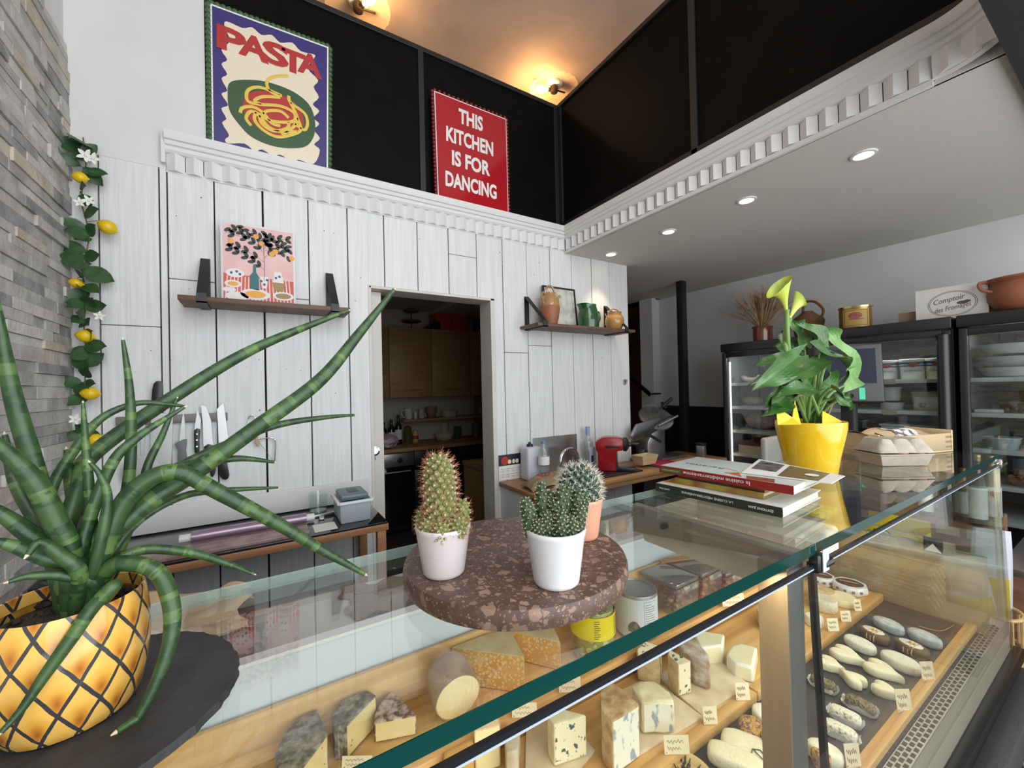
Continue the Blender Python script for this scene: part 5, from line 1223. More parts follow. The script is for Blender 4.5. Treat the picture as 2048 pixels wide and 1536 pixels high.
m_l3 = mat('snake_leaf_light', (.095, .175, .045), .4, col2=(.055, .115, .03), nscale=140)
m_tip = mat('dry_leaf_tip', (.62, .50, .36), .7)
def spike(path, wpx, y0, y1, seed, dark=.5, root=True):
    rr = random.Random(seed); m = len(path); pts = []
    for i, (x, y) in enumerate(path): pts.append(P(x, y, y=y0+(y1-y0)*i/(m-1)))
    if root: pts = [pc+V(((pts[0].x-pc.x)*.35, (pts[0].y-pc.y)*.35, .073))]+pts
    pts = smooth_open(pts, 16); n = len(pts)
    for q in pts: q.z = max(q.z, ZG+.014)
    L = [0]
    for a, c in zip(pts, pts[1:]): L.append(L[-1]+(c-a).length)
    rmax = wpx*.41*PXM(pts[n//2])
    rad = []
    for i in range(n):
        s = L[i]/L[-1]; r = rmax*(.85+.3*min(1, s*4)-.15*s) if s < .5 else rmax*(1.075-.0)*(1-((s-.5)/.5)**1.9*.66)
        rad.append(max(r, rmax*.22))
    b = MB(); b.tube(pts, rad, 12)
    # banding: irregular light and dark rings along the leaf
    fc = [f for f in b.bm.faces if len(f.verts) == 4]; k = 0
    band = 0; nxt = 0
    for seg in range(n-1):
        if L[seg] >= nxt:
            band = rr.choice((0, 1, 1, 2, 0)) if rr.random() > .15 else 1-min(band, 1); nxt = L[seg]+rr.uniform(.003, .010)
        for q in range(12):
            f = b.bm.faces[seg*12+q] if False else fc[seg*12+q]; f.material_index = band if rr.random() > .12 else 0
    fc[-1].material_index = 0
    o = b.build('spiky_leaf', [m_l1, m_l2, m_l3], t, sharp=60)
    b = MB(); d = (pts[-1]-pts[-2]).normalized(); b.tube([pts[-1]-d*.001, pts[-1]+d*rad[-1]*1.6], [rad[-1]*.95, rad[-1]*.25], 8); b.build('leaf_tip', m_tip, o)
Yc = .449
for i, (path, w, a, c) in enumerate([
    ([(122, 1100), (160, 975), (184, 910), (342, 797), (513, 695), (697, 621)], 33, Yc+.01, Yc+.13),
    ([(190, 1110), (290, 1010), (390, 944), (513, 855), (640, 760), (720, 665), (788, 580)], 36, Yc, Yc+.06),
    ([(108, 1110), (90, 1010), (61, 910), (22, 773), (-8, 600)], 36, Yc+.01, Yc+.03),
    ([(140, 1110), (110, 1040), (70, 965), (0, 892), (-60, 850)], 44, Yc-.01, Yc-.03),
    ([(215, 1100), (250, 1000), (262, 900), (259, 780), (246, 680)], 22, Yc+.02, Yc+.04),
    ([(185, 1110), (180, 1000), (172, 900), (166, 806)], 20, Yc, Yc+.02),
    ([(110, 1100), (102, 985), (154, 893), (205, 835), (273, 807), (330, 808), (371, 813)], 20, Yc+.02, Yc+.06),
    ([(240, 1100), (280, 995), (297, 927), (325, 869), (354, 797)], 18, Yc+.02, Yc+.06),
    ([(165, 1090), (219, 937), (273, 876), (369, 814)], 24, Yc-.005, Yc+.02),
    ([(220, 1100), (273, 995), (359, 934), (444, 893), (547, 852), (640, 836), (708, 830)], 21, Yc+.015, Yc+.10),
    ([(210, 1095), (260, 1010), (342, 941), (393, 927), (478, 917), (548, 924)], 23, Yc, Yc+.05),
    ([(222, 1110), (280, 1040), (359, 995), (427, 982), (556, 975)], 17, Yc+.01, Yc+.07),
    ([(205, 1110), (245, 1010), (300, 957), (360, 945), (420, 975), (560, 1050), (640, 1098), (729, 1148)], 36, Yc-.01, Yc-.01),
    ([(190, 1145), (250, 1112), (300, 1098), (380, 1105), (440, 1122), (508, 1148)], 22, Yc-.005, Yc+.02),
    ([(215, 1140), (270, 1128), (318, 1148), (342, 1205), (343, 1268), (322, 1340), (290, 1410), (258, 1465), (233, 1505)], 34, Yc-.015, Yc-.055),
    ([(228, 1172), (185, 1215), (140, 1280), (90, 1350), (42, 1420), (2, 1465)], 30, Yc-.040, Yc-.062),
    ([(190, 1172), (130, 1152), (60, 1152), (16, 1164)], 24, Yc-.015, Yc-.03),
    ([(170, 1140), (90, 1115), (20, 1090), (-40, 1080)], 36, Yc-.01, Yc-.02),
    ([(150, 1130), (70, 1075), (0, 1025), (-50, 1000)], 40, Yc, Yc-.01),
    ([(130, 1120), (75, 1040), (30, 960), (10, 870)], 30, Yc+.02, Yc+.05),
    ([(160, 1120), (150, 1010), (140, 960), (133, 900)], 30, Yc+.02, Yc+.05),
    ([(195, 1110), (215, 1000), (200, 950), (180, 925)], 22, Yc-.02, Yc-.02),
    ([(160, 1150), (120, 1110), (80, 1085), (55, 1110)], 32, Yc-.02, Yc-.035)]):
    spike(path, w, a, c, 100+i)

# terrazzo trivet
m_terz = chips('brown_terrazzo', (.080, .046, .036), (.120, .070, .054), (.20, .115, .082), (.33, .215, .155), ((70, .74, .05), (140, .66, .07), (340, .68, .10)), .45)
c = V((.294, .476, ZG+.0005)); SH = .026; SR = .149
b = MB(); b.lathe([(SR-.006, 0), (SR-.001, .003), (SR, .007), (SR, SH-.007), (SR-.002, SH-.002), (SR-.008, SH)], c, 96); solo(b, 'terrazzo_board', m_terz, 'thick round brown terrazzo board carrying three little cacti', 'board')
ZB = ZG+.0005+SH
# cacti
m_spred = mat('reddish_spines', (.48, .20, .11), .5); m_spw = mat('white_spines', (.72, .68, .58), .5)
m_cg1 = mat('cactus_olive_green', (.16, .19, .055), .5, col2=(.24, .25, .09), nscale=80); m_cg2 = mat('cactus_dark_green', (.040, .070, .030), .5, col2=(.07, .10, .045), nscale=80); m_cg3 = mat('cactus_blue_green', (.035, .085, .055), .5)
m_areole = mat('cream_areole', (.62, .55, .38), .8)
def cactus(parent, name, base, axis, h, r, gm, sm, nb, bump, spl, nsp, seed, dome=.5, taper=.0, round_=False):
    rr = random.Random(seed); axis = V(axis).normalized(); Rm = axis.to_track_quat('Z', 'Y').to_matrix()
    def prof(s):
        if round_: return max(.02, math.sqrt(max(0, 1-(2*s*.93-1+.12)**2)))
        q = 1-taper*s
        return q*(math.sqrt(max(.0, 1-((s-(1-dome))/dome)**2)) if s > 1-dome else (.82+.18*min(1, s*5)))
    b = MB(); b.lathe([(max(.0004, r*prof(i/14)), h*i/14) for i in range(15)], (0, 0, 0), 18, M=Matrix.Translation(base) @ Rm.to_4x4())
    sp = MB(); ar = MB()
    for k in range(nb):
        s = (k+.5)/nb; s = .03+.96*s; a = k*2.39996; pr = prof(s)*r
        o = V((pr*math.cos(a), pr*math.sin(a), h*s)); ds = .02
        tz = -(prof(min(1, s+ds))-prof(max(0, s-ds)))*r/(2*ds*h)
        nrm = V((math.cos(a), math.sin(a), max(-1, min(3, tz)))).normalized()
        p = V(base)+Rm @ o; nn = Rm @ nrm
        b.ell(p, (bump, bump, bump*1.1), nu=7, nv=5)
        tp = p+nn*bump*1.0
        ar.ell(tp, bump*.36, nu=5, nv=4)
        for j in range(nsp):
            d = (nn*rr.uniform(.35, 1)+V((rr.uniform(-1, 1), rr.uniform(-1, 1), rr.uniform(-1, 1)))*.75).normalized()
            sp.tube([tp, tp+d*spl*rr.uniform(.6, 1.1)], [spl*.035, spl*.008], 3)
    o = b.build(name, gm, parent); sp.build('spines', sm, o, sharp=None); ar.build('areoles', m_areole, o)
    return o
def cpot(px, py, rimpx, hpx, name, label, m):
    c = P(px, py, z=ZB+.0004); k = PXM(c); h = hpx
    t = thing(name, label, 'potted plant', c, 'potted cacti on the terrazzo board')
    R = rimpx
    b = MB(); b.lathe([(R*.70, 0), (R*.735, .001), (R*.76, .004), (R*.97, h*.90), (R*1.0, h*.93), (R*1.0, h*.985), (R*.985, h), (R*.93, h), (R*.92, h*.95), (R*.90, h*.86)], c, 48, cap=False); b.lathe([(0, .0006), (R*.70, .0006)], c, 30, cap=False)
    b.build('pot', m, t)
    b = MB(); b.lathe([(0, h*.88), (R*.905, h*.87)], c, 28, cap=False); b.build('soil', m_soil, t)
    return t, c+V((0, 0, h*.87)), R
m_pot1 = mat('pale_lilac_glaze', (.66, .60, .60), .35, coat=.1); m_pot2 = mat('white_glaze', (.76, .77, .79), .35, coat=.1); m_pot3 = mat('salmon_glaze', (.72, .36, .23), .4)
t, tp, R = cpot(888, 1143, .0335, .058, 'red_spined_cactus', 'tall red-spined cactus with pups in a pale lilac pot, left on the round board', m_pot1)
kx = V((.85, -.527, 0))
cactus(t, 'stem', tp+V((0, 0, -.002))+kx*.000, (-.03, .05, 1), .093, .0172, m_cg1, m_spred, 150, .0042, .0085, 9, 1, .30, .12)
for i, (dx, dy, hh, rr_) in enumerate(((-.013, -.014, .020, .0095), (.002, -.021, .018, .0095), (.018, -.013, .021, .0105), (.019, .004, .038, .0095), (-.021, .004, .026, .0105), (-.012, .016, .022, .009))):
    v = kx*dx+V((.527, .85, 0))*dy; cactus(t, 'pup', tp+v+V((0, 0, -.002)), v*8+V((0, 0, 1)), hh, rr_, m_cg1, m_spred, 42, .0027, .0055, 7, 20+i, .7)
t, tp, R = cpot(1113, 1162, .0345, .062, 'fairy_castle_cactus', 'many-stemmed fairy castle cactus in a white pot, front right on the round board', m_pot2)
for i, (dx, dy, hh, rr_, lx) in enumerate(((-.026, -.004, .046, .0075, -.18), (-.012, .006, .060, .0075, -.05), (-.004, .010, .050, .007, 0), (.006, .004, .056, .008, .05), (.013, .008, .058, .008, .05), (.022, .004, .052, .0075, .12), (.024, -.006, .036, .007, .12), (.004, -.016, .034, .0075, .02), (-.009, -.012, .030, .0075, -.05), (.014, -.014, .026, .007, .08), (-.018, -.013, .022, .007, -.1), (.026, .008, .046, .006, .25), (.0, 0, .040, .009, 0))):
    v = kx*dx+V((.527, .85, 0))*dy; cactus(t, 'stem', tp+v+V((0, 0, -.002)), kx*lx+V((0, 0, 1)), hh, rr_, m_cg2, m_spw, 64, .0021, .0022, 4, 50+i, .5, .12)
t, tp, R = cpot(1163, 1072, .0325, .058, 'barrel_cactus', 'round white-spined barrel cactus in a salmon pot, back right on the round board', m_pot3)
cactus(t, 'stem', tp+V((-.002, 0, -.006)), (0, 0, 1), .058, .0275, m_cg3, m_spw, 150, .0042, .0105, 9, 90, .5, 0, True)

# cookbooks
def bookplace(L, F, R_, z0, z1):
    """spine from L to F, fore corner R_ (all photo pixels on height z0)"""
    l, f, r = (P(*q, z=z0) for q in (L, F, R_)); s = (l-f); s.z = 0; w = s.length; s.normalize(); d = V((-s.y, s.x, 0))
    if d.dot(r-f) < 0: d = -d
    dep = (r-f).dot(d)
    return f, s, d, w, dep
m_page = mat('book_pages', (.72, .68, .60), .8)
def book(name, label, f, s, d, w, dep, z0, th, cover, spine, group='cookbooks on the glass counter'):
    t = thing(name, label, 'book', f+s*w/2+d*dep/2+V((0, 0, z0-f.z)), group)
    o = V((f.x, f.y, z0)); cv = .0022
    def slab(a0, a1, b0, b1, c0, c1): return [o+s*a0+d*b0+V((0, 0, c0)), o+s*a1+d*b0+V((0, 0, c0)), o+s*a1+d*b1+V((0, 0, c0)), o+s*a0+d*b1+V((0, 0, c0))], (0, 0, c1-c0)
    b = MB(); b.prism(*slab(0, w, 0, dep, 0, cv)); b.prism(*slab(0, w, 0, dep, th-cv, th)); b.build('cover', cover, t, sharp=None)
    b = MB(); b.prism(*slab(0, w, -.0005, .003, 0, th+.0003)); b.build('spine', spine, t, sharp=None)
    b = MB(); b.prism(*slab(.004, w-.004, .003, dep-.004, cv, th-cv)); b.build('pages', m_page, t, sharp=None)
    return t, o
z0 = ZG+.0005
f, s, d, w, dep = bookplace((1311, 981), (1565, 1036), (1682, 1003), z0, 0)
m_gspine = mat('dark_green_spine', (.022, .030, .016), .4); m_wcov = mat('white_cover', (.72, .72, .70), .35); m_ocov = mat('orange_cover', (.70, .30, .03), .35)
TH1 = .0175
t, o = book('cookbook', 'large cookbook with dark green spine at the bottom of the stack', f, s, d, w, dep, z0, TH1, m_wcov, m_gspine)
tex = V((0, 0, -1))
def spine_text(t, o, body, m, u0, u1, th, hh, bold=.01): text('lettering', body, m, t, o+s*(w*(u0+u1)/2)-d*.0008+V((0, 0, th/2)), s, (0, 0, -1), w=abs(u1-u0)*w, h=hh, ext=.0003, bold=bold)
spine_text(t, o, 'LA CUISINE MÉDITERRANÉENNE', m_paper, .33, .75, TH1, .0062, .012)
spine_text(t, o, 'ÉDITIONS JEAN BÉZET'[:14], m_paper, .055, .22, TH1, .0072, .03); spine_text(t, o, 'LILIANE VIDAL', m_paper, .86, .96, TH1, .0035)
b = MB(); b.prism([o+s*w*a+d*dep*c+V((0, 0, TH1)) for a, c in ((.99, .12), (.99, .75), (.20, .98), (.05, .80), (.35, .45), (.7, .15))], (0, 0, .0006)); b.build('cover_picture', m_ocov, t)
z1 = z0+TH1+.0008
f2 = f+s*.045+d*.035; 
t, o = book('cookbook', 'thin colourful cookbook between the red one and the dark green one', f2, s, d, w*.72, dep*.78, z1, .012, mat('yellow_green_cover', (.36, .28, .03), .4), mat('mixed_spine', (.30, .10, .04), .5, col2=(.42, .34, .05), nscale=30))
z2 = z1+.0128
t, o = book('cookbook', 'narrow orange cookbook directly under the red-spined one', f2+s*.0+d*.006, s, d, w*.70, dep*.74, z2, .008, m_ocov, mat('brown_spine', (.14, .05, .03), .5))
z3 = z2+.0088
f3, s3, d3, w3, dep3 = bookplace((1319, 944), (1587, 990), (1686, 966), z3, 0)
sv = s, d, w, dep
s, d, w, dep = s3, d3, w3, dep3
m_rspine = mat('red_spine', (.26, .018, .016), .35); TH3 = .0155
t, o = book('cookbook', 'cookbook with red spine on top of the stack, pale cover upwards', f3, s, d, w, dep, z3, TH3, mat('pale_mint_cover', (.60, .66, .62), .3), m_rspine)
spine_text(t, o, 'la cuisine méditerranéenne', m_paper, .27, .78, TH3, .0075, .004); 
b = MB(); b.prism([o+s*w*a-d*.0007+V((0, 0, TH3*c)) for a, c in ((.80, .2), (.985, .2), (.985, .8), (.80, .8))], -d*.0003); b.build('publisher_band', mat('green_band', (.07, .12, .03), .4), t)
spine_text(t, o, 'LES BONNES CUISINES', mat('pale_green_ink', (.45, .55, .25), .5), .82, .97, TH3, .003)
b = MB()
for u0, v0, u1, v1 in ((.35, .08, .50, .30), (.30, .30, .42, .45), (.44, .35, .60, .42)): b.prism([o+s*w*a+d*dep*c+V((0, 0, TH3)) for a, c in ((u0, v0), (u1, v0+.1), ((u0+u1)/2, v1))], (0, 0, .0005))
b.build('cover_picture', mat('fruit_picture', (.45, .05, .03), .4, col2=(.65, .35, .03), nscale=60), t)
b = MB(); b.prism([o+s*w*a+d*dep*c+V((0, 0, TH3)) for a, c in ((.36, .62), (.40, .70), (.22, .86), (.18, .8))], (0, 0, .0005)); b.build('cover_leaf', mat('olive_picture', (.14, .20, .05), .4), t)
b = MB(); b.prism([o+s*w*a+d*dep*c+V((0, 0, TH3)) for a, c in ((.12, .04), (.30, .03), (.34, .18), (.16, .22))], (0, 0, .0005)); b.build('cover_dish', mat('tomato_picture', (.38, .10, .04), .4, col2=(.20, .05, .03), nscale=90), t)
text('lettering', 'Recettes', mat('thin_dark_ink', (.10, .14, .13), .5), t, o+s*w*.74+d*dep*.40+V((0, 0, TH3)), s, -d, w=.09, h=.018)
# brochure on the books
z4 = z3+TH3+.0008
q = [P(x, y, z=z4) for x, y in ((1483, 946), (1518, 919), (1690, 953), (1663, 968))]
t = thing('brochure', 'white and brown brochure lying on the right half of the book stack', 'brochure', sum(q, V())/4)
b = MB(); b.prism(q, (0, 0, .0012)); b.build('sheet', m_paper, t)
ce = sum(q, V())/4
def BQ(u, v): return q[0].lerp(q[3], u).lerp(q[1].lerp(q[2], u), v)+V((0, 0, .0012))
b = MB(); b.prism([BQ(.42, .06), BQ(.86, .06), BQ(.86, .94), BQ(.42, .94)], (0, 0, .0004)); b.build('brown_panel', mat('brown_print', (.17, .12, .065), .4), t)
b = MB(); b.prism([BQ(.05, .30), BQ(.36, .30), BQ(.36, .92), BQ(.05, .92)], (0, 0, .0004)); b.build('photo_panel', mat('dark_photo', (.05, .05, .05), .4, col2=(.22, .21, .20), nscale=50), t)
b = MB(); b.lathe([(0, .0018), (.012, .0018), (.012, .0014)], BQ(.74, .45)-V((0, 0, .0)), 22); b.build('white_emblem', m_paper, t)
# ------------------------------------------------------------ yellow pot with the calla lily
m_yel2 = mat('yellow_pot_glaze', (.80, .50, .004), .16, coat=.5)
cp = V((1.245, .505, ZG+.0005)); RP, HP = .080, .142
t = thing('calla_lily', 'calla lily with two lime green flowers in a glossy yellow pot', 'potted plant', cp)
b = MB(); b.lathe([(RP*.66, 0), (RP*.70, .002), (RP*.73, .012), (RP*.80, HP*.35), (RP*.90, HP*.62), (RP*.985, HP*.86), (RP*1.0, HP*.97), (RP*.99, HP), (RP*.94, HP), (RP*.92, HP*.93), (RP*.86, HP*.80)], cp, 56, cap=False); b.lathe([(0, .0008), (RP*.66, .0008)], cp, 40, cap=False); b.build('pot', m_yel2, t)
b = MB(); b.lathe([(0, HP*.86), (RP*.90, HP*.84)], cp, 32, cap=False); b.build('soil', m_soil, t)
m_cal = mat('calla_leaf', (.030, .100, .016), .30, col2=(.055, .15, .028), nscale=25, coat=.15); m_cal2 = mat('calla_leaf_back', (.13, .28, .07), .4, col2=(.19, .36, .12), nscale=25); m_stem = mat('calla_stem', (.16, .28, .07), .45)
m_fl = mat('lime_flower', (.58, .66, .08), .4, col2=(.48, .62, .16), nscale=20)
m_foil = mat('yellow_wrap_paper', (.78, .60, .015), .5)
R10 = random.Random(31)
YP = cp.y
def arrow_leaf(base, tip, width, up, m, curl=.25, wave=.12, seed=0):
    base, tip = V(base), V(tip); d = tip-base; l = d.length; d.normalize(); s = d.cross(V(up)).normalized(); n = s.cross(d)
    ph = seed*1.7
    def f(u, v):
        q = (v-.5)*2
        w = width*.5*(math.sin(PI*min(1, .12+u*.90))**.8)*(1 if u > .02 else .9)
        back = -.22*l*abs(q)**1.3*max(0, 1-u*3.5)
        return base+d*(l*u+back)+s*(w*q)+n*(-curl*l*u*u+abs(q)**1.6*width*.16+wave*width*.35*math.sin(9*u+ph)*q*abs(q))
    b = MB(); b.grid(f, 14, 8); return b
lf = [ # base px, tip px, width px, y offset of base/tip, up-vector, light?
    ((1700, 745), (1682, 672), 66, .00, -.02, (0, -1, .15), 1), ((1652, 720), (1606, 735), 50, -.05, -.07, (0, -.55, 1), 0), ((1640, 700), (1702, 712), 56, -.05, -.05, (0, -.8, 1), 0),
    ((1650, 693), (1615, 650), 60, -.01, .0, (0, -1, .3), 0), ((1608, 690), (1592, 648), 36, .02, .03, (-.4, -1, .2), 1), ((1598, 712), (1552, 752), 60, -.06, -.09, (-.2, -1, .5), 0),
    ((1690, 770), (1728, 742), 46, -.02, -.02, (0, -1, .3), 1), ((1688, 800), (1700, 790), 30, -.05, -.06, (0, -1, .3), 0), ((1660, 775), (1700, 790), 40, -.06, -.06, (0, -.9, .8), 0), ((1672, 795), (1702, 812), 36, -.06, -.08, (0, -1, .4), 0),
    ((1625, 780), (1580, 776), 44, -.07, -.08, (0, -.7, .9), 0), ((1580, 720), (1537, 715), 36, -.02, -.03, (0, -.8, .8), 0), ((1582, 735), (1536, 755), 44, -.03, -.05, (-.2, -1, .4), 0), ((1572, 770), (1560, 800), 54, -.02, -.06, (-.5, -1, .1), 0),
    ((1600, 760), (1570, 810), 56, -.03, -.07, (-.3, -1, .1), 0), ((1615, 745), (1610, 780), 46, -.03, -.06, (.1, -1, .2), 0), ((1572, 700), (1567, 665), 30, .02, .02, (-.5, -1, .1), 0), ((1660, 745), (1650, 790), 46, .0, -.03, (.1, -1, .1), 0),
    ((1640, 735), (1622, 790), 44, .03, .02, (0, -1, .1), 0), ((1600, 700), (1565, 690), 40, .04, .05, (0, -1, .4), 0)]
for i, (bp, tp_, w, a, c, up, lt) in enumerate(lf):
    B = P(*bp, y=YP+a); T = P(*tp_, y=YP+c); k = PXM(B)*.86
    o = arrow_leaf(B, T+(T-B)*.25, w*k*.95, up, None, .18, .5, i).build('leaf', m_cal2 if lt else m_cal, t, sharp=None)
    r0 = R10.uniform(.0, .032); an = R10.uniform(0, 6.28); S = cp+V((r0*math.cos(an), r0*math.sin(an), HP*.85))
    mid = S.lerp(B, .55)+V((0, 0, .02))
    b = MB(); b.tube(smooth_open([S, mid, B], 6), [.0042]*7+[.0036]*3+[.0028]*3, 8); b.build('leaf_stem', m_stem, o)
def calla(mouth, throat, base, rad, y, lean, seed):
    M_, Th = P(*mouth, y=y), P(*throat, y=y+.01); ax = (M_-Th); l = ax.length; ax.normalize(); s = V((.85, -.527, 0)); s = (s-ax*s.dot(ax)).normalized(); n = ax.cross(s)
    k = PXM(M_); R_ = rad*k
    def f(u, v):
        a = 2*PI*v; r = R_*(.16+.84*u**1.7)*(1+.0*a); flare = 1+.55*max(0, math.cos(a-PI-lean))*u**3
        e = l*u*(1+.10*math.cos(a-lean))-.20*l*max(0, math.cos(a-PI-lean))**2*u**6
        return Th+ax*e+(s*math.cos(a)+n*math.sin(a)*.75)*r*flare
    b = MB(); b.grid(f, 16, 28); fl = b.build('flower', m_fl, t, sharp=None)
    b = MB(); b.tube([Th+ax*l*.2, Th+ax*l*.75], [.004, .003], 8); b.build('spadix', mat('spadix_yellow', (.75, .55, .05), .6), fl)
    S = cp+V((-.01, 0, HP*.85)); B = P(*base, y=YP)
    b = MB(); b.tube(smooth_open([S, B, Th+ax*l*.05], 8), [.0055]*9+[.0060]*7+[.0075], 10); b.build('flower_stem', m_stem, fl)
calla((1563, 566), (1573, 622), (1580, 720), 20, YP-.02, 0, 1)
calla((1600, 592), (1577, 642), (1572, 700), 13, YP+.02, 2.6, 2)
for pts_, yy in (([(1556, 850), (1562, 812), (1575, 835), (1590, 800), (1612, 850)], YP-.055), ([(1645, 850), (1655, 822), (1680, 845), (1684, 850)], YP-.045)):
    b = MB(); q = [P(x, y, y=yy) for x, y in pts_]; q = [V((p.x, p.y+.012*math.sin(i*2.1), max(p.z, cp.z+HP*.90))) for i, p in enumerate(q)]
    b.prism(q, (0, .0012, 0)); b.build('wrap_paper', m_foil, t, sharp=None)
b = MB(); b.tube(smooth_open([cp+V((.03, -.02, HP*.85)), P(1660, 820, y=YP-.03), P(1670, 800, y=YP-.03)], 5), .0022, 6); b.build('dry_stalk', m_kraft, t)

# ------------------------------------------------------------ egg carton, crate, parcel
m_egg = mat('grey_card_pulp', (.46, .41, .34), .9, col2=(.40, .35, .29), nscale=60, bump=.4, bscale=300)
A, B_ = P(1742, 935, z=ZG), P(1858, 933, z=ZG)
ex = (B_-A).normalized(); ey = V((-ex.y, ex.x, 0)); 
if ey.dot(V((.5, .85, 0))) < 0: ey = -ey
L_, D_ = .150, .098
eo = (A+B_)/2+ey*(D_/2+.002)+ex*.024
t = thing('egg_carton', 'grey cardboard egg carton with a brown egg showing, on the glass counter', 'egg carton', V((eo.x, eo.y, ZG+.0005)))
def E_(a, c, z): return eo+ex*a+ey*c+V((0, 0, ZG+.0005-eo.z+z))
b = MB()
for i in range(3):
    for j in range(2):
        c0 = E_((i-1)*.047, (j-.5)*.046, 0)
        b.lathe([(.0, .0), (.013, .0), (.016, .002), (.0225, .030), (.0235, .034)], c0, 12, cap=False)
b.prism([E_(-L_/2, -D_/2, .030), E_(L_/2, -D_/2, .030), E_(L_/2, D_/2, .030), E_(-L_/2, D_/2, .030)], (0, 0, .004), bev=.001)
b.prism([E_(-L_/2+.012, -D_/2+.008, .001), E_(L_/2-.012, -D_/2+.008, .001), E_(L_/2-.012, D_/2-.008, .001), E_(-L_/2+.012, D_/2-.008, .001)], (0, 0, .029), taper=1.14); b.build('carton_base', m_egg, t, sharp=30)
b = MB()
def lid(u, v):
    a = (u-.5)*L_*1.02; c = (v-.5)*D_*1.02
    ed = min(1, min(u, 1-u)*9)*min(1, min(v, 1-v)*7)
    bump = .004*abs(math.cos(3*PI*u))*(1 if .18 < v < .82 else .6)
    lobe = abs(math.sin(3*PI*u))**.5
    z = .0385+.038*ed**.6*(.80+.20*lobe)
    return E_(a*(1-.08*ed), c*(1-.10*ed-.13*(1-lobe)*min(1, ed*2)), z)
b.grid(lid, 48, 20); b.build('carton_lid', m_egg, t, sharp=45)
m_eggs = mat('brown_egg', (.56, .26, .14), .5)
for i, j in ((1, 0), (0, 0)):
    c0 = E_((i-0)*.047, (j-.5)*.046, .028); b = MB(); b.ell(c0+V((0, 0, .008)), (.021, .021, .026)); b.build('egg', m_eggs, t)
b = MB(); b.prism([E_(L_/2*.985, -.012, .050), E_(L_/2*.985, .012, .050), E_(L_/2*.93, .012, .056), E_(L_/2*.93, -.012, .056)], ex*.001); b.build('lid_slot', m_dark, t)
# wooden crate behind it
m_crate = wood('crate_wood', (.66, .50, .29), (.58, .42, .22), 'x', .6, .6)
m_crate2 = mat('crate_card', (.46, .34, .20), .7)
ca = P(1925, 899, z=ZG); ang = -.30
cx = V((math.cos(ang), math.sin(ang), 0)); cy = V((-cx.y, cx.x, 0)); W_, L2, Hc = .135, .34, .066
co = V((1.985, .385, ZG+.0005))-cx*(L2/2)+cy*(W_/2)
t = thing('wooden_crate', 'pale wooden crate with stamped ends holding a wrapped parcel, behind the egg carton', 'crate', co)
def K_(a, c, z): return co+cx*a+cy*c+V((0, 0, z))
def kb(b, a0, a1, c0, c1, z0, z1): b.prism([K_(a0, c0, z0), K_(a1, c0, z0), K_(a1, c1, z0), K_(a0, c1, z0)], (0, 0, z1-z0), bev=.0012)
b = MB(); kb(b, -L2/2, L2/2, -W_/2, W_/2, 0, .006); b.build('crate_floor', m_crate, t)
for s in (-1, 1):
    b = MB(); kb(b, -L2/2+.009, L2/2-.009, s*(W_/2-.004)-.003, s*(W_/2-.004)+.003, .0065, Hc-.004); b.build('crate_side', m_crate2, t)
    b = MB(); kb(b, s*(L2/2-.004)-.004, s*(L2/2-.004)+.004, -W_/2, W_/2, .0065, Hc+.006); b.build('crate_end', m_crate, t)
for i, (body, z) in enumerate((('ORIGINE', .050), ('FRANCE', .034), ('CHÈVRE', .018))):
    text('stamp', body, mat('stamp_ink', (.30, .22, .12), .7) if i == 0 else MATS['stamp_ink'], t, K_(L2/2-.02, -W_/2-.0005+.0, z), cx, (0, 0, 1), w=.03, h=.008)
# parcel lying in the crate
b = MB(); prs = random.Random(5)
def parcel(u, v):
    a = 2*PI*v; r = .034*(.55+.6*math.sin(PI*min(1, u*.9+.08)))*(1+.10*math.sin(5*a+7*u)+.08*math.sin(11*u+3*a))
    return K_(-.15+.27*u, .012*math.sin(4*u), 0)+cy*(r*1.25*math.cos(a))+V((0, 0, .050+r*.72*math.sin(a)))
b.grid(parcel, 30, 20); t = thing('wrapped_parcel', 'crumpled brown and white paper parcel lying in the wooden crate', 'parcel', K_(-.02, 0, .02)); b.build('wrapping', m_kraft, t, sharp=25)
b = MB(); b.grid(lambda u, v: parcel(.42+.40*u, .05+.42*v)+V((0, 0, .0016))+cy*(-.0006), 16, 10); b.build('printed_band', mat('printed_paper', (.66, .64, .62), .6, col2=(.10, .085, .085), nscale=38, lo=.50, hi=.58), t, sharp=None)
b = MB(); b.grid(lambda u, v: parcel(.03+.02*u, v)+cx*(-.045*u)+(parcel(.03, v)-parcel(.03, v+.5))*(.35*u), 6, 20); b.build('open_end', m_kraft, t, sharp=25)
b = MB(); b.tube(smooth_open([K_(-.155, -.04, .062), K_(-.165, -.055, .072), K_(-.14, -.06, .066), K_(-.15, -.045, .075), K_(-.12, -.05, .064)], 6), .0016, 6)
solo(b, 'black_string', m_blkpl, 'loop of black string at the left end of the wooden crate', 'string')

# till and grey screen behind the counter
t = thing('till_screen', 'black till monitor on a stand behind the lily, with a green sticker', 'monitor', (2.25, .76, .8458))
Mt = rotz((2.215, .752, 1.56), math.radians(-62)) @ Matrix.Rotation(math.radians(-6), 4, 'X')
b = MB(); b.box((-.12, -.03, -.16), (.12, .03, .10), M=Mt, bev=.010, seg=3); b.build('monitor', m_blkpl, t)
b = MB(); b.box((-.095, -.0325, -.075), (.095, -.0300, .075), M=Mt); b.build('screen', mat('dark_blue_screen', (.008, .009, .028), .35, spec=.2), t)
b = MB(); b.box((.035, -.0318, -.145), (.055, -.0302, -.095), M=Mt); b.build('sticker', mat('green_sticker', (.05, .55, .32), .5), t)
b = MB(); b.box((2.235, .735, .860), (2.285, .785, 1.42), bev=.006); b.box((2.215, .720, .8458), (2.293, .800, .860)); b.build('stand', m_blkpl, t)
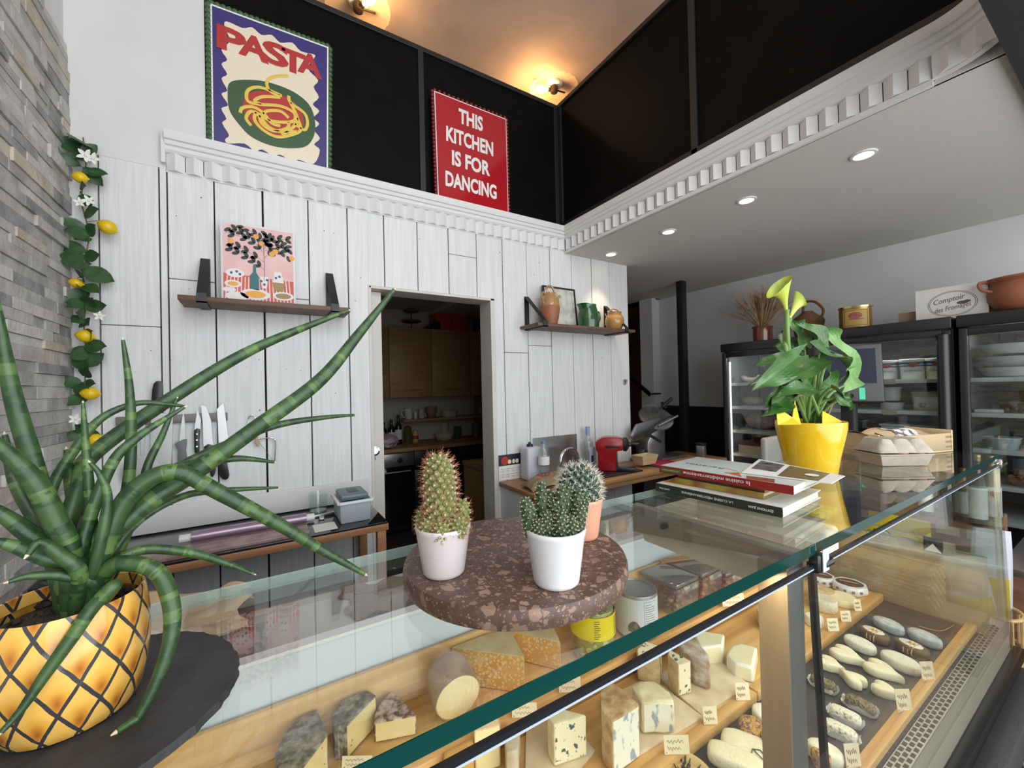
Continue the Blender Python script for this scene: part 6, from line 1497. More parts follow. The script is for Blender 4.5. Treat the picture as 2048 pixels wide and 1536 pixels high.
b = MB(); b.box((2.02, 1.00, .9555), (2.20, 1.03, 1.238), bev=.012, seg=3); solo(b, 'grey_terminal', mat('grey_plastic', (.30, .29, .27), .45), 'grey rounded terminal back standing left of the yellow pot behind counter', 'terminal')

# ------------------------------------------------------------ glass door fridges on the right wall
m_fr1 = mat('fridge_black', (.014, .014, .016), .35, coat=.15); m_fint = mat('fridge_interior', (.19, .20, .20), .6); m_fshelf = mat('white_wire_shelf', (.70, .70, .68), .4); m_fled = mat('fridge_light', (1, 1, .95), .4, emit=(1, .98, .88), estr=2.2)
m_fglass = glass('fridge_glass', (.80, .83, .83), f0=.08)
FX = 3.0
LEV = [1.500, 1.325, 1.145, .970, .80]
def fridge(label, y0, y1, zt, levels, led=None, hinge='r', pillar=True):
    t = thing('glass_door_fridge', label, 'fridge', (FX+.28, (y0+y1)/2, 0), 'black glass door fridges')
    b = MB(); b.box((FX+.03, y0, .05), (XR-.025, y0+.02, zt-.06)); b.box((FX+.03, y1-.02, .05), (XR-.025, y1, zt-.06)); b.box((XR-.045, y0+.02, .05), (XR-.025, y1-.02, zt-.06)); b.box((FX+.03, y0, 0), (XR-.025, y1, .12)); b.build('cabinet', m_fr1, t, sharp=None)
    b = MB(); b.box((FX-.015, y0-.002, zt-.06), (XR-.02, y1+.002, zt), bev=.006); b.build('top_panel', m_fr1, t)
    b = MB(); b.box((XR-.052, y0+.021, .12), (XR-.046, y1-.021, zt-.065)); b.box((FX+.06, y0+.0205, .13), (XR-.053, y0+.0225, zt-.065)); b.box((FX+.06, y1-.0225, .13), (XR-.053, y1-.0205, zt-.065)); b.build('liner', m_fint, t, sharp=None)
    # door
    b = MB(); f = .036
    b.box((FX-.005, y0+.003, .13), (FX+.027, y0+f, zt-.066), bev=.006); b.box((FX-.005, y1-f, .13), (FX+.027, y1-.003, zt-.066), bev=.006); b.box((FX-.004, y0+f, zt-.066-f), (FX+.026, y1-f, zt-.066), bev=.003); b.box((FX-.004, y0+f, .13), (FX+.026, y1-f, .19), bev=.003); d = b.build('door_frame', m_fr1, t)
    b = MB(); b.box((FX+.008, y0+f-.004, .18), (FX+.013, y1-f+.004, zt-.066-f+.004)); b.build('door_glass', m_fglass, d, sharp=None)
    if pillar:
        b = MB(); b.lathe([(.0, .20), (.026, .20), (.026, zt-.09), (0, zt-.08)], (FX-.008, y0+.03, 0), 20); b.build('handle', m_fr1, d)
    for z in levels:
        b = MB(); b.box((FX+.055, y0+.025, z-.022), (XR-.07, y1-.025, z), bev=.002); sh = b.build('fridge_shelf', m_fshelf, t)
        b = MB(); yy = y0+(y1-y0)*.45; b.box((FX+.0515, yy-.03, z-.026), (FX+.0540, yy+.03, z+.004)); b.build('price_tag', mat('price_card', (.55, .46, .33), .6) if 'price_card' not in MATS else MATS['price_card'], sh)
    if led:
        b = MB(); b.box((FX+.030, y1-.045, .25), (FX+.040, y1-.037, 1.66)); b.build('light_strip', m_fled, t)
    lamp('fridge_lamp', 'AREA', (FX+.10, (y0+y1)/2, zt-.075), 1.1, (1, .98, .92), t, rot=(0, 0, 0), shape='RECTANGLE', size=.04, size_y=.4)
    return t
fridge('first glass door fridge, behind the lily, with salami pieces and a light strip', 1.185, 1.79, 1.795, LEV, led=True, pillar=False)
fridge('middle glass door fridge with the big white tubs, right of the lily', .575, 1.165, 1.815, LEV)
fridge('glass door fridge cut by the right edge of the picture', -.06, .555, 1.815, LEV)
# things in the fridges
m_tub = mat('white_tub', (.66, .66, .63), .4); m_tubc = mat('cream_tub', (.64, .58, .45), .4); m_blueband = mat('blue_band', (.03, .06, .20), .4); m_redbadge = mat('tub_badge', (.30, .03, .04), .4)
def tub(label, px, lev, x, rpx, hpx, m, band=False, group=None, lid=True, name='tub', badge=True, word=None):
    z = LEV[lev]+.0005; d = P(px, 750, x=x); c = V((x, d.y, z)); k = PXM(c); r = rpx*k*.78; h = hpx*k
    t = thing(name, label, 'tub', c, group)
    b = MB(); b.lathe([(r*.84, 0), (r*.88, .003), (r*.98, h*.90)], c, 30, cap=False); b.lathe([(0, .001), (r*.84, .001)], c, 24, cap=False); b.build('tub_body', m, t)
    b = MB(); b.lathe([(r*1.06, h*.88), (r*1.06, h*.97), (r*.98, h), (0, h)], c, 30); b.build('lid', m, t)
    nd = V((-1, -c.y/x*1.0, 0)).normalized(); sd = V((0, 0, 1)).cross(nd)
    if band:
        b = MB(); b.lathe([(r*.965, h*.62), (r*.99, h*.83)], c, 30, cap=False); 
        b.lathe([(r*.985*1.01, h*.695), (r*.99*1.01, h*.725)], c, 30, cap=False, mi=1); b.build('printed_band', [m_blueband, m_paper], t)
    if badge:
        q = c+nd*(r*1.0)+V((0, 0, h*.70)); b = MB(); b.lathe([(.0, .0012), (.22*r*1.5, .0008), (.25*r*1.5, 0)], n=22, M=frame_at(q, sd, (0, 0, 1)) @ Matrix.Diagonal((1, .62, 1, 1))); b.build('badge', m_redbadge, t)
    if word:
        text('lettering', word, m_blueband, t, c+nd*(r*.955)+V((0, 0, h*.40)), sd, (0, 0, 1), w=r*1.25, h=h*.09, bold=.0)
    return t
G1 = 'tubs on the top shelf of the middle fridge'
tub('big white tub with blue band, leftmost on the top shelf of the middle fridge', 1773, 0, 3.16, 24, 38, m_tub, True, G1, word='FOODY VISTO')
tub('big white tub with blue band, second on the top shelf of the middle fridge', 1826, 0, 3.16, 26, 40, m_tub, True, G1, word='FOODY VISTO')
tub('big cream tub with blue band beside the fridge pillar', 1874, 0, 3.16, 22, 41, m_tubc, True, G1, word='FOODY VISTO')
tub('small white tub, upper one of the stacked pair in the middle fridge', 1780, 1, 3.15, 21, 27, m_tub, False, 'stacked tubs in the middle fridge', badge=False)
for o in [o for o in COL.objects if o.get('label') == 'small white tub, upper one of the stacked pair in the middle fridge']: o.location.z += .052
tub('small white tub, lower one of the stacked pair in the middle fridge', 1782, 1, 3.15, 23, 14, m_tub, False, 'stacked tubs in the middle fridge', badge=False)
tub('cream bucket with dark bordered label on the second shelf of the middle fridge', 1852, 1, 3.15, 28, 38, m_tubc, False, badge=False, name='bucket')
c = P(1852, 803, x=3.065); b = MB(); b.box((c.x, c.y-.045, LEV[1]+.02), (c.x+.002, c.y+.045, LEV[1]+.075)); 
o_ = [o for o in COL.objects if o.name.startswith('bucket')][0]; b.build('bucket_label', mat('beige_label', (.60, .56, .46), .5, col2=(.20, .17, .12), nscale=30, lo=.55, hi=.6), o_)
for px, w, lab in ((1795, .135, 'white rectangular food box on the third shelf of the middle fridge'), (1862, .135, 'grey rectangular food box on the third shelf beside the fridge pillar')):
    y = P(px, 860, x=3.15).y; t = thing('food_box', lab, 'box', (3.2, y, LEV[2]), 'food boxes in the middle fridge')
    mm = m_tub if px < 1830 else mat('grey_food_box', (.36, .36, .34), .4)
    b = MB(); b.box((3.10, y-w/2+.006, LEV[2]+.0005), (3.32, y+w/2-.006, LEV[2]+.085), bev=.006); b.build('box_body', mm, t)
    b = MB(); b.box((3.093, y-w/2, LEV[2]+.0855), (3.327, y+w/2, LEV[2]+.098), bev=.004); b.build('lid', mm, t)
m_ham = mat('netted_sausage', (.40, .33, .28), .6, col2=(.52, .46, .40), nscale=40); m_ham2 = mat('cured_ham', (.32, .17, .14), .6, col2=(.46, .34, .30), nscale=16)
for px, lev, rr, hh, lab, m in ((1497, 0, .055, .028, 'curved pale sausage on the top shelf of the first fridge, left one', m_ham), (1530, 0, .055, .026, 'curved pale sausage on the top shelf of the first fridge, right one', m_ham)):
    y = P(px, 750, x=3.2).y; b = MB(); z = LEV[lev]+.022
    b.tube([V((3.2+.01*i, y+.05*math.cos(PI*i/10), z+.028*(1-math.sin(PI*i/10)))) for i in range(11)], [.010]+[.019]*9+[.010], 10)
    solo(b, 'sausage', m, lab, 'sausage', 'sausages in the first fridge')
y = P(1502, 800, x=3.2).y; b = MB(); b.ell((3.22, y, LEV[1]+.036), (.055, .075, .034), nu=16, nv=8); solo(b, 'smoked_meat', m_ham, 'netted piece of meat on the second shelf of the first fridge', 'meat')
y = P(1515, 840, x=3.2).y; b = MB(); b.ell((3.22, y-.02, LEV[2]+.066), (.08, .11, .064), nu=18, nv=10); solo(b, 'cured_ham', m_ham2, 'large round cured ham on the third shelf of the first fridge', 'ham')
y = P(1500, 900, x=3.15).y; t = thing('wine_box', 'pale wooden box with dark red lid on the lower shelf of first fridge', 'box', (3.18, y, LEV[3]))
b = MB(); b.box((3.10, y-.09, LEV[3]+.0005), (3.30, y+.06, LEV[3]+.06), bev=.002); b.build('box_body', m_crate, t)
b = MB(); b.box((3.097, y-.093, LEV[3]+.0605), (3.303, y+.063, LEV[3]+.085), bev=.002); b.build('lid', mat('burgundy_lid', (.10, .02, .03), .5), t)
# right fridge
G2 = 'bowls in the right fridge'
m_bowlst = mat('pale_bowl', (.60, .62, .60), .3)
y = P(2015, 720, x=3.14).y
for i, (dz, r, lab) in enumerate(((0, .10, 'pale bowl at the bottom of the stack in the right fridge'), (.052, .11, 'pale bowl in the middle of the stack in the right fridge'), (.115, .10, 'wide pale bowl on top of the stack in the right fridge'))):
    b = MB(); b.lathe([(r*.55, 0), (r*.78, .012), (r*.96, .038), (r, .048), (r*.97, .048), (r*.7, .012), (0, .008)], (3.15, y, LEV[0]+.0008+dz), 28, cap=False); solo(b, 'bowl', m_bowlst, lab, 'bowl', G2)
tub('blue banded tub at the left edge of the right fridge', 1977, 0, 3.34, 14, 32, mat('grey_tub', (.30, .31, .33), .4), True, badge=True)
y = P(1977, 820, x=3.1).y; b = MB(); b.box((3.07, y-.05, LEV[1]+.0005), (3.2, y+.045, LEV[1]+.016), bev=.004); solo(b, 'cheese_pack', m_tub, 'flat white pack on the second shelf of the right fridge', 'pack')
y = P(2040, 805, x=3.12).y; b = MB(); prs = random.Random(8)
for k in range(16): b.ell((3.12+prs.uniform(-.03, .05), y+prs.uniform(-.04, .04), LEV[1]+.012+prs.uniform(0, .03)), prs.uniform(.008, .014), nu=8, nv=6)
o = solo(b, 'dark_olives', mat('dark_mixed_olives', (.05, .03, .02), .4, col2=(.30, .25, .16), nscale=30), 'heap of dark dried olives on the second shelf at the right edge', 'olives'); o['kind'] = 'stuff'
y = P(2005, 890, x=3.10).y; t = thing('soft_cheese_tub', 'clear tub with white and green label on the third shelf of right fridge', 'tub', (3.10, y, LEV[2]))
b = MB(); b.lathe([(.045, .0005), (.050, .01), (.060, .055)], (3.10, y, LEV[2]), 26, cap=False); b.build('tub_body', mat('pale_blue_tub', (.45, .52, .55), .3, col2=(.62, .66, .66), nscale=30), t)
b = MB(); b.lathe([(.063, .0555), (.063, .061), (0, .062)], (3.10, y, LEV[2]), 26); b.build('lid', m_bowlst, t)
y = P(2042, 990, x=3.10).y; b = MB()
for k in range(12): b.tube([V((3.08+prs.uniform(-.02, .05), y+prs.uniform(-.05, .04), LEV[3]+.02+prs.uniform(0, .05))), V((3.10+prs.uniform(-.02, .05), y+prs.uniform(-.05, .04), LEV[3]+.02+prs.uniform(0, .05)))], .014, 8)
o = solo(b, 'dried_sausages', mat('brown_sausage', (.26, .12, .05), .6), 'heap of small brown dried sausages on a low shelf at the right edge', 'sausages'); o['kind'] = 'stuff'

# ------------------------------------------------------------ things on top of the fridges
ZF = 1.8155
c = V((3.22, P(1525, 660, x=3.22).y, 1.7955)); k = PXM(c)
b = MB(); b.lathe([(.085, 0), (.09, .008), (.085, .014), (0, .014)], c+V((0, .02, 0)), 28); solo(b, 'wooden_round', wood('dark_round', (.11, .055, .03), (.07, .035, .02), 'y'), 'dark wooden round under the wheat vase on the first fridge', 'board')
c = c+V((0, 0, .0145)); t = thing('wheat_vase', 'brown glazed pot with dried wheat standing on the first fridge', 'vase', c)
r = 18.5*k; h = 29*k
b = MB(); b.lathe([(r*.88, 0), (r*.92, .003), (r*.95, h*.5), (r*.92, h*.8), (r*1.03, h*.95), (r*1.0, h), (r*.90, h), (r*.85, h*.8)], c, 30, cap=False); b.build('pot', mat('brown_glaze', (.17, .050, .022), .15, coat=.6), t)
b = MB(); rw = random.Random(17)
for i in range(190):
    a = rw.uniform(0, 2*PI); sp = abs(rw.gauss(0, .62)); d = V((.4*math.cos(a)*sp, math.sin(a)*sp*1.1, 1)).normalized(); l = rw.uniform(.12, .24)
    p0 = c+V((0, 0, h*.9))+V((.03*math.cos(a), .03*math.sin(a), 0))*rw.random(); p1 = p0+d*l; p2 = p1+(d+V((0, 0, -.25*sp))).normalized()*.045
    b.tube([p0, p1, p2], [.0012, .0010, .0007], 3); b.tube([p1-d*.01, p1+d*.012, p2], [.0012, .0042, .0010], 5)
    for j in range(3): b.tube([p2-d*.02, p2+(d+V((rw.uniform(-.4, .4), rw.uniform(-.4, .4), rw.uniform(-.3, .4)))).normalized()*.055], .0005, 3)
o = b.build('wheat', mat('dry_wheat', (.38, .25, .12), .8, col2=(.28, .18, .085), nscale=20), t, sharp=None); o['kind'] = 'stuff'
# wicker bottle basket
c = V((3.25, P(1616, 655, x=3.25).y, 1.7960)); k = PXM(c); t = thing('wicker_flask', 'brown wicker covered flask basket with loop handle on the first fridge', 'basket', c)
m_wick = mat('brown_wicker', (.20, .09, .035), .6, col2=(.13, .055, .02), nscale=50, stretch=(1, 1, 6), bump=1, bscale=70)
r = 27*k; h = 54*k
b = MB(); prof = [(r*.72, 0), (r*.78, h*.1), (r*.92, h*.45), (r*1.0, h*.66), (r*.86, h*.76), (r*.55, h*.88), (r*.34, h*.97), (r*.30, h*1.02), (0, h*1.02)]
rings = []
for i in range(38):
    z = h*1.0*i/37; rr_ = None
    for (a, z0), (c_, z1) in zip(prof, prof[1:]):
        if z0 <= z <= z1 and z1 > z0: rr_ = a+(c_-a)*(z-z0)/(z1-z0)
    if rr_ is None: continue
    b.tube([c+V((rr_*(1+.012*math.sin(12*a+i*PI))*math.cos(a), rr_*(1+.012*math.sin(12*a+i*PI))*math.sin(a), z)) for a in [2*PI*q/36 for q in range(36)]], h/37*.62, 5, closed=True)
b.lathe(prof, c, 24); b.build('body', m_wick, t, sharp=None)
b = MB(); b.tube(smooth_open([c+V((0, -r*.85, h*.72)), c+V((0, -r*.98, h*1.0)), c+V((0, -r*.55, h*1.30)), c+V((0, 0, h*1.38)), c+V((0, .25*r, h*1.2)), c+V((0, .3*r, h*.98))], 6), .0085, 8); b.build('loop_handle', m_wick, t)
# tin
c = V((3.15, P(1711, 655, x=3.15).y, 1.8160 if P(1711, 655, x=3.15).y < 1.165 else 1.7960)); k = PXM(c); t = thing('ham_tin', 'golden oval ham tin with a pink picture on the fridges', 'tin', c)
m_gold = mat('gold_tin', (.40, .26, .07), .3, .7); r = 27*k; h = 43*k
b = MB(); b.lathe([(r*.97, 0), (r*.97, h)], c, 36, sx=.7); b.build('tin_body', m_gold, t)
b = MB(); b.lathe([(r*1.03, h-.004), (r*1.03, h+.006), (r*.8, h+.007), (r*.78, h+.003), (0, h+.003)], c, 36, sx=.7); b.lathe([(r*1.0, 0), (r*1.0, .005)], c, 36, sx=.7, cap=False); b.build('tin_rim', mat('gold_rim', (.60, .45, .22), .2, 1), t)
nd = V((-1, -.30, 0)).normalized(); sd = V((0, 0, 1)).cross(nd)
def tinp(a, zf): 
    an = PI+.28+a; return c+V((r*.70*math.cos(an)*1.0, r*math.sin(an), h*zf))
b = MB(); b.grid(lambda u, v: tinp((u-.5)*1.7, .10+.78*v)+V((-.0008, 0, 0)), 14, 4); b.build('paper_label', mat('ochre_label', (.50, .32, .08), .5), t, sharp=None)
for u0, u1, v0, v1 in ((-.85, .85, .10, .125), (-.85, .85, .855, .88), (-.85, -.80, .10, .88), (.80, .85, .10, .88)):
    pass
b = MB()
for u0, u1, v0, v1 in ((-.74, .74, .15, .165), (-.74, .74, .83, .845), (-.74, -.71, .15, .845), (.71, .74, .15, .845)): b.grid(lambda u, v: tinp(u0+(u1-u0)*u, v0+(v1-v0)*v)+V((-.0016, 0, 0)), 10, 1)
b.build('label_border', mat('dark_brown_ink', (.10, .04, .015), .5), t, sharp=None)
b = MB(); b.grid(lambda u, v: tinp(-.05+.42*math.cos(2*PI*v)*u, .60+.15*math.sin(2*PI*v)*u)+V((-.0016, 0, 0)), 3, 20); b.build('ham_picture', mat('pink_ham_print', (.42, .12, .09), .5, col2=(.30, .07, .05), nscale=80), t, sharp=None)
b = MB(); b.grid(lambda u, v: tinp(-.45+.9*u, .42+.03*v)+V((-.0016, 0, 0)), 8, 1); b.build('plate_picture', m_bluep, t, sharp=None)
# box with the shop emblem, smaller box, clay pot
xb = 3.10
q0, q1 = P(1832, 641, x=xb), P(1978, 622, x=xb); zt = P(1832, 583, x=xb).z
t = thing('emblem_box', 'white cardboard box with a round shop emblem on the fridges', 'box', (xb+.09, (q0.y+q1.y)/2, ZF+.0005))
b = MB(); b.box((xb+.004, q1.y+.002, ZF+.0005), (xb+.20, q0.y-.002, zt-.004)); b.build('carton', mat('box_card', (.50, .42, .32), .7), t, sharp=None)
b = MB(); b.box((xb, q1.y, ZF+.0005), (xb+.0035, q0.y, zt), bev=.0008); b.box((xb+.0036, q1.y, zt-.0035), (xb+.21, q0.y, zt)); b.build('printed_front', mat('white_card', (.72, .69, .65), .5), t, sharp=None)
ce = P(1904, 607, x=xb-.0006); k = PXM(ce); ink = mat('dark_emblem_ink', (.10, .075, .06), .6)
ce.x = xb-.0005
rx = 30*k*1.14; ry = 25*k
b = MB()
for f in (1.0, .93): b.tube([ce+V((0, -rx*f*math.cos(a), ry*f*math.sin(a))) for a in [2*PI*i/48 for i in range(48)]], .0009, 5, closed=True)
b.build('emblem_ring', ink, t, sharp=None)
sR = V((0, -1, 0))
text('lettering', 'Comptoir', ink, t, ce+V((0, rx*.12, ry*.30)), V((0, -1, .16)), (0, 0, 1), w=rx*1.30, h=ry*.52, bold=.0, shear=.35)
text('lettering', 'des Fromages', ink, t, ce+V((0, -rx*.02, -ry*.36)), V((0, -1, .16)), (0, 0, 1), w=rx*1.50, h=ry*.48, bold=.0, shear=.35)
b = MB(); b.ell(ce+V((0, -rx*.42, ry*.0)), (.0006, rx*.26, ry*.13), nu=10, nv=6); b.ell(ce+V((0, -rx*.60, ry*.06)), (.0006, rx*.16, ry*.11), nu=10, nv=6); b.build('emblem_cheese', ink, t)
q0s, q1s = P(1797, 643, x=xb+.06), P(1830, 640, x=xb+.06); zs = P(1797, 627, x=xb+.06).z
b = MB(); b.box((xb+.06, q0.y+.004, ZF+.0005), (xb+.17, q0s.y, zs), bev=.001); solo(b, 'small_carton', mat('brown_card', (.36, .26, .16), .7), 'small brown cardboard box tucked left of the emblem box', 'box')
c = V((3.14, P(2042, 610, x=3.14).y, ZF+.0005)); k = PXM(c); h = P(2000, 562, x=3.14).z-ZF
c.y = P(2066, 610, x=3.14).y; r = 60*k
t = thing('clay_pot', 'wide terracotta casserole pot at the right edge on the fridges', 'pot', c)
b = MB(); b.lathe([(r*.70, 0), (r*.82, h*.06), (r*.98, h*.35), (r*1.0, h*.55), (r*.95, h*.78), (r*.92, h*.86), (r*1.04, h*.95), (r*1.04, h), (r*.94, h), (r*.88, h*.8)], c, 44, cap=False); b.build('pot_body', m_terra, t)
b = MB(); b.tube(smooth_open([c+V((-r*.45, r*.82, h*.95)), c+V((-r*.60, r*1.05, h*.93)), c+V((-r*.66, r*1.0, h*.72)), c+V((-r*.58, r*.78, h*.62))], 5), .008, 8); b.build('ear_handle', m_terra, t)
# ------------------------------------------------------------ shelves and goods beyond the right end of the counter
m_rack2 = wood('brown_rack_wood', (.24, .12, .065), (.16, .08, .04), 'y', .5)
t = thing('display_rack', 'stepped brown wooden rack with bottles beyond the end of the glass counter', 'rack', (2.35, .55, 0))
b = MB(); b.box((2.06, .447, 0), (2.295, 1.07, .845), bev=.002); b.build('lower_step', m_rack2, t)
b = MB(); b.box((2.30, .36, 0), (2.62, 1.07, .935), bev=.002); b.build('upper_step', m_rack2, t)
for i in range(6):
    y = .80-i*.083; b = MB(); b.box((2.2965, y-.033, .885), (2.2995, y+.033, .918)); b.build('price_tag', mat('clear_price_tag', (.50, .42, .36), .25) if 'clear_price_tag' not in MATS else MATS['clear_price_tag'], t)
m_wlab = mat('white_bottle_label', (.68, .69, .68), .5); m_blab = mat('blue_bottle_label', (.55, .63, .72), .5)
bl = [(1853, 'short bottle with white and yellow label, leftmost on the rack', m_dkglass, m_paper, .20, .030), (1874, 'bottle with a pale label, second on the rack', m_olive, m_wlab, .23, .030), (1894, 'all dark bottle, third on the rack', m_dkglass, None, .25, .031), (1928, 'small golden oil bottle with rounded blue label on the rack', m_olive, m_blab, .20, .030), (1957, 'tall bottle with long white label on the rack', m_dkglass, m_wlab, .27, .032), (1985, 'oil bottle with white and red label, rightmost on the rack', m_olive, m_wlab, .26, .032)]
for ib, (px, lab, gm, lm, h, r) in enumerate(bl):
    xx = (2.34, 2.42)[ib % 2]; r = r*.78; y = P(px, 1030, x=xx).y
    c = V((xx, y, .9355)); tb_ = thing('oil_bottle', lab, 'bottle', c, 'bottles on the brown rack')
    sq = [(r*.95, 0), (r, .004), (r, h*.60), (r*.8, h*.68), (r*.40, h*.76), (r*.36, h*.94), (r*.40, h*.95), (0, h*.95)]
    b = MB(); b.lathe(sq, c, 22); b.build('bottle_glass', gm, tb_)
    if lm:
        b = MB(); b.lathe([(r*1.012, h*.10), (r*1.012, h*.54)], c, 22, cap=False); b.build('bottle_label', lm, tb_)
    b = MB(); b.lathe([(r*.44, h*.91), (r*.44, h), (0, h)], c, 16); b.build('cap', m_blkpl if lm is None else mat('gold_cap', (.5, .38, .15), .3, .8) if 'gold_cap' not in MATS else MATS['gold_cap'], tb_)
    if px == 1985:
        b = MB(); b.lathe([(.0, .0012), (.013, .0)], n=18, M=frame_at(c+V((-r*.93, -r*.45, h*.45)), V((.43, -.9, 0)), (0, 0, 1))); b.build('label_seal', m_redbadge, tb_)
# yellow chocolate box
A, B_ = P(1722, 1062, x=2.115), P(1848, 1088, x=2.115)
y0, y1 = max(B_.y, .452), min(A.y, .712); zc = .8455
m_ybox = mat('yellow_box', (.62, .45, .02), .4)
t = thing('chocolate_box', 'open yellow display box with white rounded lettering on the brown rack', 'box', (2.16, (y0+y1)/2, zc))
b = MB(); b.box((2.112, y0, zc), (2.116, y1, zc+.06)); b.box((2.117, y0, zc), (2.20, y0+.003, zc+.06)); b.box((2.117, y1-.003, zc), (2.20, y1, zc+.06)); b.box((2.20, y0, zc), (2.204, y1, zc+.10)); b.box((2.117, y0+.004, zc), (2.199, y1-.004, zc+.003)); b.build('carton', m_ybox, t, sharp=None)
k_ = V((0, -1, 0)); 
text('lettering', 'oiiO', mat('dark_outline_ink', (.04, .03, .03), .5), t, V((2.1116, y1-(y1-y0)*.30, zc+.034)), k_, (0, 0, 1), w=.080, h=.046, bold=.09)
text('lettering', 'oiiO', m_paper, t, V((2.1110, y1-(y1-y0)*.30, zc+.034)), k_, (0, 0, 1), w=.070, h=.036, bold=.02)
b = MB(); b.lathe([(0, .001), (.022, .0005)], n=24, M=frame_at(V((2.1114, y0+.045, zc+.028)), k_, (0, 0, 1)) @ Matrix.Diagonal((1.5, .8, 1, 1))); b.build('brown_oval', mat('brown_oval_print', (.12, .055, .02), .4), t)
b = MB(); b.box((2.121, y0+.006, zc+.0035), (2.195, y1-.006, zc+.045)); b.build('contents', mat('grey_wrapped_sweets', (.20, .19, .14), .4, col2=(.30, .29, .22), nscale=40), t, sharp=None)
# green-lidded jars in a tray
m_lime = mat('lime_lid', (.45, .52, .10), .4, col2=(.28, .34, .06), nscale=60)
tj = thing('jar_tray', 'cardboard tray under the rows of lime-lidded jars on the rack', 'tray', (2.2, .93, .8455))
b = MB(); b.box((2.075, .805, .8455), (2.285, 1.06, .848)); b.box((2.072, .805, .8485), (2.075, 1.06, .875)); b.build('tray_card', m_ybox, tj, sharp=None)
first = None
for i in range(3):
    for j in range(5):
        c = V((2.108+i*.068, .832+j*.0530, .8487)); lab = 'small jar with lime green lid in the rows beyond the book stack'
        if first is None:
            first = thing('lidded_jar', lab, 'jar', c, 'lime-lidded jars on the rack')
            b = MB(); b.lathe([(.024, 0), (.026, .004), (.026, .045), (.023, .05)], c, 20); b.build('jar_body', m_olive, first)
            b = MB(); b.lathe([(.026, .0505), (.026, .064), (.024, .066), (0, .066)], c, 20); b.build('lid', m_lime, first)
        else:
            r_ = first.copy(); COL.objects.link(r_); r_.location = c
            for ch in first.children: d_ = ch.copy(); COL.objects.link(d_); d_.parent = r_
# big green carton behind
b = MB(); b.box((2.33, .80, .9355), (2.50, 1.00, 1.10), bev=.002); solo(b, 'green_carton', mat('green_carton', (.13, .24, .05), .45, col2=(.30, .36, .10), nscale=12), 'green printed carton on the back of the brown rack', 'box')
# wooden box with dark sweets, seen under the books
b = MB()
# wicker stand with chips bags
bc = V((2.155, .285, 0)); m_cane = mat('pale_cane', (.50, .34, .16), .6, col2=(.40, .26, .11), nscale=40)
bc = V((2.150, .352, 0))
t = thing('cane_basket', 'tall pale cane basket holding crisp bags at the end of the counter', 'basket', bc)
b = MB(); R_ = .085
for i in range(30):
    z = .02+i*.019; b.tube([bc+V((R_*(1+.02*math.sin(10*a+i*PI))*math.cos(a), R_*(1+.02*math.sin(10*a+i*PI))*math.sin(a), z)) for a in [2*PI*q/40 for q in range(40)]], .0085, 5, closed=True)
b.build('woven_wall', m_cane, t, sharp=None)
b = MB()
for i in range(14):
    a = 2*PI*i/14; b.tube([bc+V((R_*math.cos(a), R_*math.sin(a), .0)), bc+V((R_*math.cos(a), R_*math.sin(a), .70))], .0042, 6)
for z in (.585, .695): b.tube([bc+V((R_*math.cos(a), R_*math.sin(a), z)) for a in [2*PI*q/40 for q in range(40)]], .006, 6, closed=True)
b.build('canes', m_cane, t, sharp=None)
b = MB(); b.lathe([(0, .50), (.078, .50)], bc, 24); b.build('inner_floor', m_cane, t)
m_bag = mat('white_crisp_bag', (.46, .48, .54), .35, coat=.2); m_bagy = mat('yellow_bag_print', (.60, .50, .06), .35, col2=(.40, .36, .10), nscale=25)
def bag(label, c, w, h, d, yaw, tilt, seed):
    rr = random.Random(seed); M = Matrix.Translation(c) @ Matrix.Rotation(yaw, 4, 'Z') @ Matrix.Rotation(tilt, 4, 'Y')
    t = thing('crisp_bag', label, 'bag', c, 'crisp bags in the cane basket')
    def f(s): 
        def g(u, v):
            th = d*math.sin(PI*v)**.5*math.sin(PI*u)**.35*(1+.12*math.sin(9*v+4*u))
            pin = 1-.22*math.sin(PI*v)*0-.12*(abs(v-.5)*2)**3
            return M @ V(((u-.5)*w*pin, s*th*.5, h*v))
        return g
    b = MB(); b.grid(f(-1), 12, 16); b.grid(f(1), 12, 16); o = b.build('bag_film', m_bag, t, sharp=None)
    b = MB(); b.grid(lambda u, v: f(-1)(.10+.80*u, .34+.30*v)+M.to_3x3() @ V((0, -.0012, 0)), 10, 8); b.build('bag_print', m_bagy, t, sharp=None)
    return t
bag('white crisp bag with yellow print leaning left out of the cane basket', V((2.135, .352, .505)), .125, .37, .05, math.radians(-55), -.16, 3)
bag('white crisp bag with yellow print standing upright at the back of the cane basket', V((2.185, .350, .505)), .105, .46, .035, math.radians(-62), .03, 4)
# metal framed table at the right edge
t = thing('metal_frame_table', 'grey metal framed table with brown panel at the right picture edge', 'table', (2.55, 0, 0))
b = MB(); fx = 2.33; y1 = .345; w = .022
b.box((fx, -.45, .775), (fx+.5, y1, .80), bev=.002); b.build('table_top', m_alu, t)
for x in (fx, fx+.478):
    for y in (-.45, y1-w): 
        b = MB(); b.box((x, y, 0), (x+w, y+w, .7745), bev=.002); b.build('leg', m_alu, t)
b = MB(); b.box((fx+.006, -.43, .46), (fx+.012, y1-w-.001, .7745)); b.build('side_panel', m_rack2, t)
b = MB(); b.box((fx+.0, -.428, .44), (fx+w, y1-w-.001, .459)); b.build('lower_bar', m_alu, t)
b = MB(); b.lathe([(.05, 0), (.11, .012), (.125, .03), (.12, .03), (.05, .006), (0, .006)], (2.52, .05, .8005), 30, cap=False); solo(b, 'dark_bowl', mat('dark_grey_bowl', (.07, .075, .085), .3), 'dark grey shallow bowl on the metal framed table', 'bowl')
